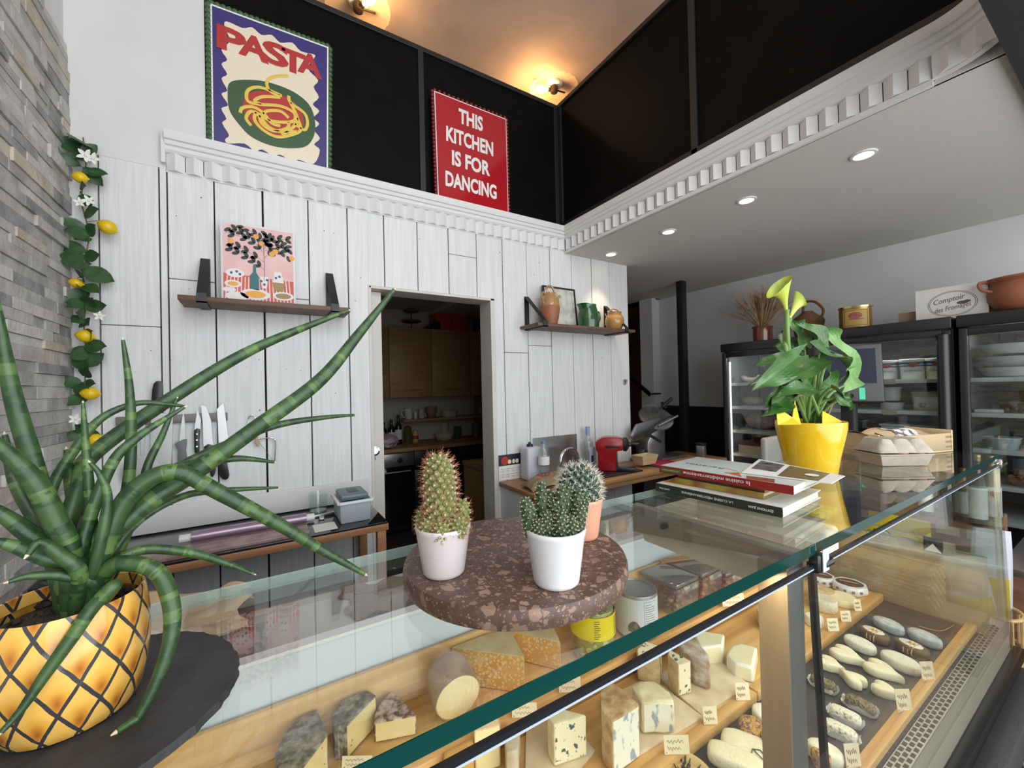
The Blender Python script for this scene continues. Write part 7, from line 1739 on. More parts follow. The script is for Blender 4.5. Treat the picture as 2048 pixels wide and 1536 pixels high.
# woven box beyond the divider
m_straw = mat('straw_weave', (.52, .42, .26), .7, col2=(.40, .31, .18), nscale=60, bump=.6, bscale=120)
x0, x1, y0, y1, z0, z1 = 1.850, 1.985, .42, .66, .7355, .86
t = thing('straw_box', 'pale woven straw box standing behind the cloudy glass divider', 'box', ((x0+x1)/2, (y0+y1)/2, z0))
b = MB(); b.box((1.8465, .320, .7005), (1.995, .93, .735)); 
o = b.build('end_shelf', m_casein, cc, sharp=None)
b = MB(); b.box((x0+.004, y0+.004, z0+.0005), (x1-.004, y1-.004, z1-.01))
for i in range(9):
    z = z0+.008+i*.0135
    n = 16
    for j in range(n):
        yy0 = y0+(y1-y0)*j/n; off = .004 if (i+j) % 2 else 0
        b.tube([(x0+.003-off, yy0, z), (x0+.001-off, yy0+(y1-y0)/n*.5, z), (x0+.003-off, yy0+(y1-y0)/n, z)], .0062, 5)
    for j in range(8):
        xx0 = x0+(x1-x0)*j/8; off = .004 if (i+j) % 2 else 0
        b.tube([(xx0, y0+.003-off, z), (xx0+(x1-x0)/16, y0+.001-off, z), (xx0+(x1-x0)/8, y0+.003-off, z)], .0062, 5)
b.build('woven_wall', m_straw, t, sharp=None)
b = MB(); b.tube([(x0, y0, z1-.006), (x1, y0, z1-.006), (x1, y1, z1-.006), (x0, y1, z1-.006)], .006, 6, closed=True); b.build('rim', m_straw, t)
c = V((1.905, .755, .7355)); t = thing('reflected_clay_pot', 'small terracotta pot added in place of a reflection in the cloudy glass divider', 'pot', c)  # solid pot standing in for a ghostly reflection in the divider
b = MB(); b.lathe([(.032, .008), (.042, .065), (.046, .066), (.046, .078), (.040, .078), (.035, .04)], c, 28, cap=False); b.lathe([(0, .009), (.033, .009)], c, 24); b.build('pot_body', m_terra, t)
b = MB(); b.lathe([(.045, .0005), (.050, .010), (.047, .010), (.03, .004), (0, .004)], c, 28, cap=False); b.build('saucer', m_terra, t)
# price sign clipped on the divider
c = P(1866, 1100, x=XD-.003); t = thing('price_sign', 'small black and white price sign clipped on the divider edge', 'sign', c)
b = MB(); b.box((XD-.004, c.y-.022, .945), (XD-.0012, c.y+.022, .990), bev=.0005); b.build('sign_plate', m_blkpl, t)
b = MB(); b.prism([(XD-.0046, c.y-.02, .946), (XD-.0046, c.y+.02, .946), (XD-.0046, c.y, .972)], (.0004, 0, 0)); b.build('white_wedge', m_paper, t)
b = MB(); b.box((XD-.003, c.y-.050, .950), (XD-.0012, c.y-.024, .985)); b.build('clear_clip', glass('clear_acrylic', f0=.1, haze=((.7, .7, .7), .2)), t)
# ------------------------------------------------------------ cheeses
from mathutils import noise as NZ
RN = random.Random(77)
def jitter(bm, amp, sc=60, seed=0):
    for v in bm.verts:
        n = NZ.noise_vector(v.co*sc+V((seed, seed*2.3, 0))); v.co += V(n)*amp
def split_build(b, parent, parts, sharp=35):
    """one mesh per material index: parts = [(name, material), ...]"""
    src = b.bm
    for i, (nm, m) in enumerate(parts):
        c = src.copy(); bmesh.ops.delete(c, geom=[f for f in c.faces if f.material_index != i], context='FACES')
        if len(c.faces):
            q = MB(); q.bm.free(); q.bm = c
            for f in c.faces: f.material_index = 0
            q.build(nm, m, parent, sharp=sharp)
        else: c.free()
    src.free()
m_ygpaste = mat('pale_yellow_paste', (.80, .62, .28), .5, col2=(.84, .68, .36), nscale=20, sss=.15)
m_parm = spots('parmesan_paste', (.62, .34, .085), (.80, .56, .24), 150, .42, .55, base2=(.70, .41, .12))
m_parmtop = mat('parmesan_rind', (.50, .38, .18), .7, col2=(.60, .48, .27), nscale=22)
m_tomrind = mat('grey_mould_rind', (.12, .095, .06), .85, col2=(.40, .36, .28), nscale=70, ndetail=12, lo=.38, hi=.66, bump=1, bscale=160)
m_tompaste = spots('holey_paste', (.78, .60, .26), (.25, .16, .06), 70, .10, .5, base2=(.82, .66, .32))
m_redrind = mat('brown_violet_rind', (.20, .10, .08), .8, col2=(.66, .56, .44), nscale=80, ndetail=12, lo=.40, hi=.60, bump=.4, bscale=200)
m_gold = MATS.get('gold_tin')
m_yelwax = mat('ivory_yellow_paste', (.84, .70, .36), .4, col2=(.86, .74, .42), nscale=14, sss=.15)
m_provrind = mat('smoky_rind', (.46, .33, .18), .45, col2=(.34, .22, .17), nscale=26)
m_orr = mat('orange_rind', (.62, .33, .08), .5, col2=(.70, .42, .13), nscale=30)
m_lattice = mat('white_lattice_rind', (.66, .56, .42), .7, col2=(.46, .33, .21), nscale=34, stretch=(1, 1, .4), bump=.4)
m_blue = mat('blue_vein_paste', (.84, .76, .54), .5, col2=(.07, .11, .11), nscale=75, ndetail=3, lo=.575, hi=.625)
m_blue2 = mat('pale_blue_vein_paste', (.84, .79, .66), .5, col2=(.30, .38, .42), nscale=70, ndetail=4, lo=.55, hi=.64, stretch=(1, 1, .6))
m_creamtop = mat('cream_blue_crust', (.84, .75, .52), .5, col2=(.66, .56, .32), nscale=40, ndetail=10)
m_bluerind = mat('tan_blue_rind', (.52, .34, .16), .7, col2=(.72, .57, .34), nscale=46, ndetail=10, bump=.3)
m_brownrind = mat('brown_crust', (.36, .18, .07), .75, col2=(.64, .47, .26), nscale=40, ndetail=12, bump=.5, bscale=150)
m_brownpale = mat('brown_grey_crust', (.36, .20, .10), .75, col2=(.62, .57, .52), nscale=34, ndetail=12, bump=.5, bscale=150)
m_brie = mat('white_bloomy_rind', (.80, .76, .62), .65, col2=(.84, .81, .70), nscale=40, bump=.25, bscale=300)
m_briep = mat('brie_paste', (.82, .74, .48), .45, col2=(.85, .79, .56), nscale=20, sss=.2)
m_wrink = mat('wrinkled_white_rind', (.78, .73, .58), .7, col2=(.70, .63, .46), nscale=60, bump=1, bscale=220)
m_whiteoval = mat('chalk_white_rind', (.80, .78, .70), .75, col2=(.72, .69, .58), nscale=70, bump=.7, bscale=260)
m_ash = mat('blue_grey_ash_rind', (.60, .63, .63), .8, col2=(.36, .40, .43), nscale=60, stretch=(1, 1, 1), bump=.9, bscale=220)
m_ivory = mat('ivory_goat_rind', (.82, .77, .58), .65, col2=(.78, .71, .50), nscale=40, bump=.35, bscale=200)
m_leafw = mat('brown_leaf_wrap', (.12, .065, .03), .6, col2=(.18, .11, .05), nscale=40, bump=.5)
m_raff = mat('raffia', (.62, .45, .20), .6)
m_herb = mat('herb_crust', (.10, .085, .040), .9, col2=(.34, .27, .15), nscale=230, ndetail=4, lo=.42, hi=.62, bump=1, bscale=320)
m_flow = mat('flower_crust', (.20, .085, .09), .9, col2=(.62, .36, .08), nscale=170, ndetail=4, lo=.40, hi=.58, bump=1, bscale=260)
m_ashlog = mat('speckled_white_log', (.80, .75, .62), .8, col2=(.20, .20, .19), nscale=150, ndetail=4, lo=.55, hi=.68, bump=.8, bscale=240)
m_wrap = mat('white_waxed_paper', (.74, .75, .76), .4, coat=.2)
m_marb = mat('beige_stone_board', (.60, .46, .30), .4, col2=(.72, .60, .44), nscale=26, ndetail=10)
m_card = mat('cream_card', (.78, .68, .46), .7); m_cardink = mat('brown_card_ink', (.26, .16, .08), .7)
GCH = 'cheeses on the upper tray'
def pcheese(name, label, top, zb, h, rind, paste, rinds, bev=.003, amp=.0006, group=None, cat='cheese', toppaste=False, names=('rind', 'paste')):
    """wedge: top outline in photo pixels at height zb+h; sides listed in rinds carry rind, the others are cut paste"""
    pts = [P(*q, z=zb+h) for q in top]
    ymax = .908 if zb > .79 else .738 if zb < .76 else 9
    for p in pts: p.y = max(min(p.y, ymax), .776 if zb > .79 else 0)
    bt = sum(pts, V())/len(pts); t = thing(name, label, cat, V((bt.x, bt.y, zb+.0005)), group)
    b = MB(); n = len(pts)
    lo = [V((p.x, p.y, zb+.0006+amp)) for p in pts]
    A = [b.bm.verts.new(p) for p in lo]; B_ = [b.bm.verts.new(p) for p in pts]
    fb = b.bm.faces.new(A[::-1]); ft = b.bm.faces.new(B_); sd = [b.bm.faces.new((A[i], A[(i+1) % n], B_[(i+1) % n], B_[i])) for i in range(n)]
    fb.material_index = 0; ft.material_index = 1 if toppaste else 0
    for i, f in enumerate(sd): f.material_index = 0 if i in rinds else 1
    bmesh.ops.recalc_face_normals(b.bm, faces=b.bm.faces[:])
    bmesh.ops.bevel(b.bm, geom=b.bm.edges[:], offset=bev, segments=2, profile=.5, affect='EDGES')
    bmesh.ops.triangulate(b.bm, faces=[f for f in b.bm.faces if len(f.verts) > 4])
    bmesh.ops.subdivide_edges(b.bm, edges=b.bm.edges[:], cuts=2, use_grid_fill=True)
    jitter(b.bm, amp, 90, RN.random()*50)
    split_build(b, t, ((names[0], rind), (names[1], paste)))
    return t
pcheese('tomme_wedge', 'wedge with dark grey mouldy rind, leftmost and cut by the lower picture edge', [(632, 1409), (656, 1466), (606, 1536), (560, 1545), (548, 1510), (566, 1468), (598, 1430)], ZU, .066, m_tomrind, m_tompaste, {2, 3, 4, 5, 6}, group=GCH, amp=.0012)
pcheese('tomme_wedge', 'wedge with dark grey mouldy rind and a tall yellow cut face, second from the left', [(722, 1348), (753, 1389), (692, 1452), (668, 1452), (664, 1425), (681, 1385), (704, 1361)], ZU, .066, m_tomrind, m_tompaste, {2, 3, 4, 5, 6}, group=GCH, amp=.0012)
pcheese('mountain_cheese_wedge', 'small pale wedge with violet brown top rind beside the dark wedges', [(783, 1379), (833, 1429), (748, 1446), (750, 1425), (765, 1398)], ZU, .042, m_redrind, m_ygpaste, {2, 3, 4}, group=GCH)
# half log with round cut face
fc = P(917, 1395, z=ZU+.052); dr = V((.05, .97, .16)).normalized()
t = thing('half_provolone', 'thick half log of ivory cheese showing its round cut face', 'cheese', V((fc.x, fc.y, ZU+.0005)), GCH)
Rm = dr.to_track_quat('Z', 'Y').to_matrix().to_4x4(); r = .049
M = Matrix.Translation(fc) @ Rm
b = MB(); b.lathe([(r, 0), (r*1.03, .02), (r*1.02, .05), (r*.92, .075), (r*.6, .09), (0, .095)], n=36, M=M); jitter(b.bm, .0012, 60, 3)
for v in b.bm.verts: v.co.z = max(v.co.z, ZU+.0006)
b.build('rind', m_provrind, t)
b = MB(); b.lathe([(0, -.0012), (r*.93, -.0012), (r*.985, .0008)], n=36, M=M); b.build('cut_face', m_yelwax, t)
pcheese('parmesan_wedge', 'big golden parmesan-like wedge with grey top under the round board', [(893, 1281), (1049, 1313), (1020, 1258), (950, 1247)], ZU, .086, m_parmtop, m_parm, {2, 3}, .002, group=GCH)
pcheese('parmesan_wedge', 'golden hard cheese wedge right of the largest one, half under the board', [(1022, 1262), (1121, 1284), (1106, 1250), (1050, 1244)], ZU, .072, m_parmtop, m_parm, {2, 3}, .002, group=GCH)
# tall wedges just behind the front edge
pcheese('yellow_wedge', 'tall pale yellow wedge with brown rind seen across the green glass edge', [(974, 1392), (1000, 1448), (948, 1462), (938, 1428), (950, 1405)], ZL, .085, m_bluerind, m_yelwax, {2, 3, 4}, group='cheeses on the lower tray', toppaste=True)
pcheese('orange_wedge', 'orange-rinded cheese at the lower picture edge left of the yellow wedge', [(940, 1450), (945, 1500), (890, 1530), (880, 1490), (900, 1460)], ZL, .060, m_orr, m_orr, {0, 1, 2, 3, 4}, .006, group='cheeses on the lower tray')
pcheese('lattice_rind_wedge', 'wedge with white lattice rind right of the tall yellow wedge', [(1026, 1440), (1040, 1452), (1036, 1500), (1012, 1505), (1008, 1458)], ZL, .060, m_lattice, m_lattice, {0, 1, 2, 3, 4}, group='cheeses on the lower tray')
# stone boards on the lower tray
def pboard(label, pix):
    b = MB(); b.prism([P(*q, z=ZL+.0075) for q in pix], (0, 0, -.007), bev=.001); solo(b, 'stone_board', m_marb, label, 'board', 'stone boards under the blue cheeses')
ZM = ZL+.008
pboard('beige stone board at the lower picture edge under the veined wedge', [(1052, 1455), (1128, 1425), (1190, 1500), (1150, 1545), (1050, 1560)])
pboard('beige stone board under the two gorgonzola-like pieces', [(1200, 1400), (1300, 1352), (1405, 1432), (1290, 1500), (1230, 1535)])
pboard('beige stone board under the two slim blue wedges and the brown piece', [(1310, 1348), (1420, 1305), (1498, 1368), (1402, 1428)])
GB = 'blue cheeses on the stone boards'
pcheese('blue_wedge', 'creamy wedge with dark blue veins at the lower picture edge', [(1098, 1409), (1173, 1430), (1107, 1450), (1094, 1432)], ZM, .082, m_creamtop, m_blue, {2, 3}, group=GB)
pcheese('crusted_blue_wedge', 'tallest wedge with brown crust and pale veined cut face', [(1213, 1356), (1243, 1376), (1279, 1409), (1224, 1443), (1202, 1418), (1200, 1385)], ZM, .104, m_brownrind, m_blue2, {0, 1, 3, 4, 5}, group=GB, amp=.001)
pcheese('gorgonzola_piece', 'wide creamy crumbling blue piece right of the tallest wedge', [(1263, 1370), (1282, 1359), (1312, 1361), (1341, 1384), (1350, 1404), (1282, 1404)], ZM, .070, m_creamtop, m_blue2, {0, 1, 2, 3}, .006, .0022, group=GB)
pcheese('blue_slice', 'slim blue-veined slice behind, left one of the pair', [(1273, 1298), (1290, 1281), (1323, 1293), (1319, 1321), (1275, 1311)], ZM, .062, m_bluerind, m_blue, {0, 1, 3, 4}, group=GB, toppaste=True)
pcheese('blue_slice', 'slim blue-veined slice in front, right one of the pair', [(1337, 1297), (1382, 1321), (1356, 1328), (1335, 1310)], ZM, .078, m_bluerind, m_blue, {2, 3}, group=GB, toppaste=True)
pcheese('brown_crust_piece', 'long piece with brown and grey crust leaning behind the blue slices', [(1356, 1278), (1366, 1268), (1392, 1278), (1418, 1309), (1420, 1330), (1385, 1318), (1362, 1298)], ZM, .064, m_brownpale, m_brownrind, {0, 1, 2, 4, 5, 6}, .005, .0015, group=GB)
GW = 'white soft cheeses on the lower tray'
pcheese('brie_wedge', 'soft white brie-like wedge standing behind another one', [(1389, 1270), (1405, 1261), (1449, 1268), (1446, 1290), (1400, 1295)], ZL, .052, m_brie, m_briep, {0, 1, 2}, .005, .0008, group=GW, toppaste=True)
pcheese('brie_wedge', 'soft white brie-like wedge in front with its point towards the glass', [(1464, 1290), (1482, 1285), (1515, 1294), (1507, 1335), (1470, 1325), (1452, 1308)], ZL, .042, m_brie, m_briep, {0, 1, 4, 5}, .006, .0008, group=GW, toppaste=True)
pcheese('half_round_cheese', 'wrinkled half round white cheese left of the steel post', [(1512, 1214), (1522, 1207), (1544, 1206), (1555, 1216), (1552, 1240), (1520, 1234)], ZL, .042, m_wrink, m_wrink, {0, 1, 2, 3, 4, 5}, .005, .0012, group=GW)
b = MB(); q = P(1568, 1236, z=ZL); b.lathe([(.016, .0005), (.019, .006), (.019, .020), (.016, .026), (0, .027)], V((q.x, q.y, ZL)), 22); jitter(b.bm, .0006); solo(b, 'small_round_cheese', m_ivory, 'small pale round cheese mostly hidden behind the steel post', 'cheese')
# jars and olive boxes on the upper tray
c = P(1187, 1305, z=ZU); c.z = ZU+.0005; k = PXM(c); r = 43*k
t = thing('artichoke_jar', 'glass jar of artichokes with yellow label below the round board', 'jar', c)
hj = .150
m_arti = spots('green_artichokes', (.30, .28, .05), (.56, .52, .24), 60, .5, .4, base2=(.42, .40, .12))
b = MB(); b.lathe([(0, .003), (r*.9, .003), (r*.95, .02), (r*.95, hj*.85), (0, hj*.86)], c, 30, cap=False); jitter(b.bm, .004, 50, 2); b.build('artichokes', m_arti, t)
b = MB(); b.lathe([(r*.92, 0), (r*1.02, .006), (r*1.02, hj*.85), (r*.8, hj*.94), (r*.8, hj)], c, 36, cap=False); b.build('jar_glass', m_glass, t)
b = MB(); b.lathe([(r*1.03, hj*.42), (r*1.03, hj*.80)], c, 36, cap=False); lb = b.build('jar_label', mat('bright_yellow_label', (.82, .66, .01), .45), t)
b = MB()
for i in range(9):
    z = hj*(.46+.035*i)
    for a0 in (PI*1.28, PI*1.62):
        b.grid(lambda u, v: c+V((r*1.038*math.cos(a0+.26*u*(1 if i % 3 else .7)), r*1.038*math.sin(a0+.26*u*(1 if i % 3 else .7)), z+v*hj*.012)), 5, 1)
b.build('label_print', mat('label_ink', (.10, .09, .05), .6), lb, sharp=None)
b = MB(); b.lathe([(r*.84, hj*.97), (r*.84, hj*1.06), (0, hj*1.06)], c, 30); b.build('lid', m_gold, t)
c = P(1272, 1175, z=ZU+.120); c.z = ZU+.0005; k = PXM(c+V((0, 0, .12))); r = 40*k
t = thing('food_can', 'large white-labelled tin can right of the artichoke jar', 'can', c)
b = MB(); b.lathe([(r*.98, 0), (r, .002), (r, .118), (r*.99, .120), (r*.95, .120), (r*.94, .1165), (r*.6, .1165), (r*.58, .1155), (0, .1155)], c, 40, cap=False); b.build('can_body', m_alu, t)
b = MB(); b.lathe([(r*1.008, .006), (r*1.008, .112)], c, 40, cap=False); lb = b.build('can_label', mat('white_can_label', (.68, .70, .72), .4), t, sharp=None)
def canp(a, z, rr=1.014): return c+V((r*rr*math.cos(a), r*rr*math.sin(a), z))
av = math.atan2(-c.y, -c.x)
b = MB()
for i in range(12): b.grid(lambda u, v: canp(av+.42+.55*u*(1 if i % 4 else .6), .098-.006*i-.0012*v), 6, 1)
for a0, a1, z0, z1 in ((.36, 1.05, .106, .1068), (.36, 1.05, .024, .0248), (.36, .372, .024, .1068)): b.grid(lambda u, v: canp(av+a0+(a1-a0)*u, z0+(z1-z0)*v), 8, 1)
b.build('label_print', mat('can_ink', (.12, .13, .15), .6), lb, sharp=None)
b = MB(); b.grid(lambda u, v: canp(av-.42+.60*u, .024+.030*v*math.sin(PI*(.15+.7*u))), 10, 4); b.build('mushroom_picture', mat('mushroom_print', (.10, .085, .05), .5, col2=(.26, .22, .12), nscale=90), lb, sharp=None)
m_clear = glass('clear_box_plastic', (.93, .94, .94), f0=.08, haze=((.62, .62, .60), .10)); m_lidp = glass('clear_lid_plastic', (.62, .62, .60), f0=.16, haze=((.35, .34, .33), .25))
def olivebox(label, corners, h, om, seed):
    zt = ZU+h; q = [P(*p, z=zt) for p in corners]; ce = sum(q, V())/4
    q = [ce+(p-ce)*.945 for p in q]
    for p in q: p.y = min(p.y, .908)
    t = thing('olive_box', label, 'box', V((ce.x, ce.y, ZU+.0005)), 'clear olive boxes on the upper tray')
    lo = [V((p.x, p.y, ZU+.001)) for p in q]; lo = [V((ce.x, ce.y, ZU+.001))+(p-V((ce.x, ce.y, ZU+.001)))*.95 for p in lo]
    b = MB()
    for i in range(4): j = (i+1) % 4; b.quad(lo[i], lo[j], q[j]-V((0, 0, .013)), q[i]-V((0, 0, .013)))
    b.quad(*lo); b.build('box_wall', m_clear, t, sharp=None)
    b = MB(); b.prism([p-V((0, 0, .012)) for p in q], (0, 0, .012), bev=.003); b.build('lid', m_lidp, t)
    f0, f1 = q[3], q[2]
    b = MB(); d = (f1-f0); o = V((-.0, -.006, -.008)); b.prism([f0.lerp(f1, .2)+o, f0.lerp(f1, .8)+o, f0.lerp(f1, .8)+o+V((0, -.004, -.016)), f0.lerp(f1, .2)+o+V((0, -.004, -.016))], (0, -.004, .001), bev=.001); b.build('clip', m_clear, t)
    b = MB(); rr = random.Random(seed)
    for k in range(60):
        u, v = rr.uniform(.10, .90), rr.uniform(.10, .90); p = lo[0].lerp(lo[1], u).lerp(lo[3].lerp(lo[2], u), v)
        b.ell(p+V((0, 0, rr.uniform(.010, h*.62))), (.010, .010, .0085), nu=8, nv=6, mi=rr.choice((0, 0, 1, 2)))
    o = b.build('olives', om, t); o['kind'] = 'stuff'
mo1 = [mat('violet_olive', (.16, .04, .04), .3, coat=.3), mat('red_olive', (.26, .05, .03), .3, coat=.3), mat('yellow_green_olive', (.36, .27, .07), .3, coat=.3)]
mo2 = [mat('red_pepper', (.42, .06, .02), .3, coat=.3), mo1[1], mat('orange_pepper', (.55, .22, .04), .35)]
olivebox('clear box of violet olives nearest the tin can', [(1272, 1140), (1319, 1121), (1401, 1152), (1354, 1174)], .098, mo1, 1)
olivebox('clear box of red peppers in the middle of the olive boxes', [(1322, 1120), (1371, 1098), (1448, 1131), (1406, 1151)], .098, mo2, 2)
olivebox('clear box of dark mixed olives beside the joint, right of the others', [(1412, 1124), (1432, 1112), (1489, 1133), (1452, 1150)], .080, mo2, 3)
b = MB(); q = [P(x, y, z=ZU+.104) for x, y in ((1318, 1121), (1322, 1125), (1404, 1115), (1403, 1108), (1370, 1110))]
b.prism([p-V((0, 0, .0045)) for p in q], (0, 0, .006), bev=.001); solo(b, 'wooden_tongs', wood('tongs_wood', (.42, .20, .07), (.34, .15, .05), 'x'), 'flat wooden spatula lying across the lids of the olive boxes', 'spatula')
# small round cheeses, right counter
def roundcheese(name, label, px, py, rpx, h, m, group, n=30, amp=.0006, z=ZL, side=None):
    c = P(px, py, z=z+h); c.z = z+.0005; k = PXM(c+V((0, 0, h))); r = rpx*k*.9
    t = thing(name, label, 'cheese', c, group)
    b = MB(); b.lathe([(0, 0), (r*.93, 0), (r*.99, .003), (r, h*.5), (r*.98, h-.004), (r*.92, h), (r*.5, h+.0006), (0, h+.0006)], c, n, cap=False); jitter(b.bm, amp, 80, px); b.build('rind' if side is None else 'cheese_body', m, t)
    return t, c, r
GC = 'small round cheeses in the right counter'
for px, py, lab, oc in ((1699, 1166, 'boxed camembert with black oval label nearest the divider', (.03, .025, .02)), (1642, 1150, 'boxed camembert with dark and orange label, half hidden behind the post', (.05, .03, .025))):
    t, c, r = roundcheese('camembert', lab, px, py, 33 if px > 1680 else 27, .026, m_wrap, GC, 8, .0004)
    av = math.atan2(-c.y, -c.x)
    M = Matrix.Translation(c+V((0, 0, .0268))) @ Matrix.Rotation(av+PI/2, 4, 'Z')
    b = MB(); b.lathe([(0, .0006), (r*.72, .0006), (r*.74, 0)], n=32, M=M @ Matrix.Diagonal((1, .82, 1, 1))); lb = b.build('camembert_label', mat('label_disc', oc, .35), t)
    text('lettering', 'CAMEMBERT', m_card, t, M @ V((0, r*.10, .0008)), M.to_3x3() @ V((1, 0, 0)), M.to_3x3() @ V((0, 1, 0)), w=r*1.0, h=r*.16)
    b = MB(); b.prism([M @ V((x*r, y*r, .0007)) for x, y in ((-.35, -.30), (.35, -.30), (.28, -.44), (-.28, -.44))], (0, 0, .0003)); b.build('red_stripe', m_redbadge, lb)
    b = MB()
    for i in range(4): b.box((-.004, -.0008, -.004), (.004, .0008, .004), M=Matrix.Translation(c+V((r*.985*math.cos(av-.7+.45*i), r*.985*math.sin(av-.7+.45*i), .014))) @ Matrix.Rotation(av-.7+.45*i+PI/2, 4, 'Z'))
    b.build('side_print', mat('blue_red_print', (.20, .12, .22), .5) if 'blue_red_print' not in MATS else MATS['blue_red_print'], t)
roundcheese('washed_rind_cheese', 'stack of tan round cheeses behind the black pane seal', 1645, 1180, 24, .034, m_bluerind, GC)
roundcheese('tall_crottin', 'tall white cylindrical goat cheese right of the post', 1646, 1196, 26, .034, m_wrink, GC, amp=.0008)
roundcheese('soft_round', 'pale yellow soft round cheese in front of the camembert box', 1684, 1192, 26, .024, m_briep, GC, amp=.0008)
roundcheese('small_crottin', 'small white crottin at the tray rim beside the black seal', 1628, 1232, 17, .026, m_brie, GC)
# flat cheeses lying on the dark deck
ZD = .7355
def outline(kind, n=44):
    o = []
    for k in range(n):
        a = 2*PI*k/n; x, y = math.cos(a), math.sin(a)
        if kind == 'oval': q = (x, y*.66)
        elif kind == 'round': q = (x, y)
        elif kind == 'heart':
            q = ((-(13*math.cos(a)-5*math.cos(2*a)-2*math.cos(3*a)-math.cos(4*a))-2.5)/14.6, 16*math.sin(a)**3/16*.80)
        elif kind == 'log': q = (x if abs(x) > .99 else math.copysign(abs(x)**.45, x), math.copysign(abs(y)**.6, y)*.46)
        elif kind == 'fish': q = (x*(1 if x < .2 else 1.05), y*(.55 if x > -.2 else .55)*(1-.35*max(0, x))*(1+.25*max(0, -x)))
        o.append(q)
    return o
def deckcheese(name, label, px, py, half, kind, h, m, yaw=0, amp=.0008, group=None, dome=1.0):
    """half = half length in pixels along the piece"""
    c = P(px, py, z=ZD+h*.7); c.z = ZD+.0006; k = PXM(c)
    # metres per pixel along the counter-to-customer axis
    a, b2 = P(px, py, z=ZD+h), P(px+half*.94, py+half*.45, z=ZD+h); L = (b2-a).length
    t = thing(name, label, 'cheese', c, group)
    yw = math.atan2(b2.y-a.y, b2.x-a.x)+yaw; M = Matrix.Translation(c) @ Matrix.Rotation(yw, 4, 'Z')
    ol = outline(kind); b = MB(); rings = []
    for s, z in ((.90, 0), (.985, h*.12), (1, h*.35), (1, h*.62), (.96, h*.85), (.86, h*.97), (.6, h*1.0*dome), (.3, h*1.02*dome)):
        rings.append([b.bm.verts.new(M @ V((x*L*s, y*L*s, z))) for x, y in ol])
    for A, B_ in zip(rings, rings[1:]):
        n = len(A)
        for i in range(n): b.bm.faces.new((A[i], A[(i+1) % n], B_[(i+1) % n], B_[i]))
    b.bm.faces.new(rings[0][::-1]); b.bm.faces.new(rings[-1]); jitter(b.bm, amp, 70, px*.1)
    b.build('rind' if m not in (m_leafw,) else 'leaf_wrapper', m, t, sharp=60)
    return t, M, L, h
GO = 'goat cheeses on the dark deck'
deckcheese('ash_oval', 'blue-grey ashed oval cheese nearest the wooden tray end', 1777, 1248, 33, 'oval', .024, m_ash, group=GO)
deckcheese('ash_oval', 'blue-grey ashed oval cheese nearest the front wood rim', 1849, 1273, 37, 'oval', .024, m_ash, group=GO)
for px, py, hf, lab in ((1749, 1267, 33, 'leaf-wrapped oval cheese tied with raffia, left one of the pair'), (1824, 1294, 38, 'leaf-wrapped oval cheese tied with raffia, right one of the pair')):
    t, M, L, h = deckcheese('leaf_wrapped_cheese', lab, px, py, hf, 'oval', .026, m_leafw, group=GO)
    b = MB(); b.lathe([(0, .0012), (L*.66, .0010), (L*.70, 0)], n=30, M=M @ Matrix.Translation((-L*.05, 0, h*1.0)) @ Matrix.Diagonal((1, .62, 1, 1))); lb = b.build('paper_disc', m_wrap, t)
    b = MB(); b.lathe([(0, .0016), (L*.26, .0013)], n=18, M=M @ Matrix.Translation((-L*.05, 0, h*1.0)) @ Matrix.Diagonal((1, .62, 1, 1))); b.build('disc_picture', mat('olive_orange_print', (.45, .33, .06), .5, col2=(.40, .12, .05), nscale=60) if 'olive_orange_print' not in MATS else MATS['olive_orange_print'], lb)
    b = MB()
    for x0 in (-.18, .08, .30):
        b.tube([M @ V((L*(x0+.14*math.cos(a)*0), L*.69*math.cos(a), max(.001, h*.45+h*.70*math.sin(a)))) for a in [-.35+(PI+.70)*i/12 for i in range(13)]], .0014, 5)
    b.build('raffia_tie', m_raff, t)
deckcheese('white_oval', 'chalky white oval cheese, left one of two beside the leaf-wrapped cheeses', 1720, 1286, 35, 'oval', .024, m_whiteoval, group=GO)
deckcheese('white_oval', 'chalky white oval cheese, right and larger of two', 1801, 1321, 45, 'oval', .026, m_whiteoval, group=GO)
deckcheese('heart_cheese', 'long ivory heart-shaped cheese, left of the larger heart', 1698, 1310, 39, 'heart', .022, m_ivory, group=GO)
deckcheese('heart_cheese', 'long ivory heart-shaped cheese, larger one pointing at the rim', 1769, 1340, 44, 'heart', .022, m_ivory, group=GO)
deckcheese('short_heart_cheese', 'short ivory heart-shaped cheese half hidden by the black seal', 1664, 1328, 30, 'heart', .022, m_ivory, group=GO)
deckcheese('short_heart_cheese', 'short ivory heart-shaped cheese with a creased middle', 1703, 1354, 31, 'heart', .022, m_ivory, yaw=PI*.94, group=GO)
deckcheese('short_heart_cheese', 'short ivory heart-shaped cheese above the herb roll, nearest the rim label', 1774, 1380, 33, 'heart', .022, m_ivory, group=GO)
def wrapper(t, M, L, h, s=1.25, seed=1):
    rr = random.Random(seed); ol = outline('log', 40); b = MB(); rings = []
    for sc, z in ((.75, .0006), (1.0, .0012), (1.10, h*.30), (1.22, h*.55)):
        rings.append([b.bm.verts.new(M @ V((x*L*sc*(1+.05*rr.uniform(-1, 1)), y*L*(sc+.12)*(1+.10*rr.uniform(-1, 1)), max(.0004, z+h*.18*rr.uniform(-1, 1)*(z > .002))))) for x, y in ol])
    for A, B_ in zip(rings, rings[1:]):
        for i in range(40): b.bm.faces.new((A[i], A[(i+1) % 40], B_[(i+1) % 40], B_[i]))
    b.build('paper_case', m_wrap, t, sharp=20)
GR = 'rolled cheeses in paper cases'
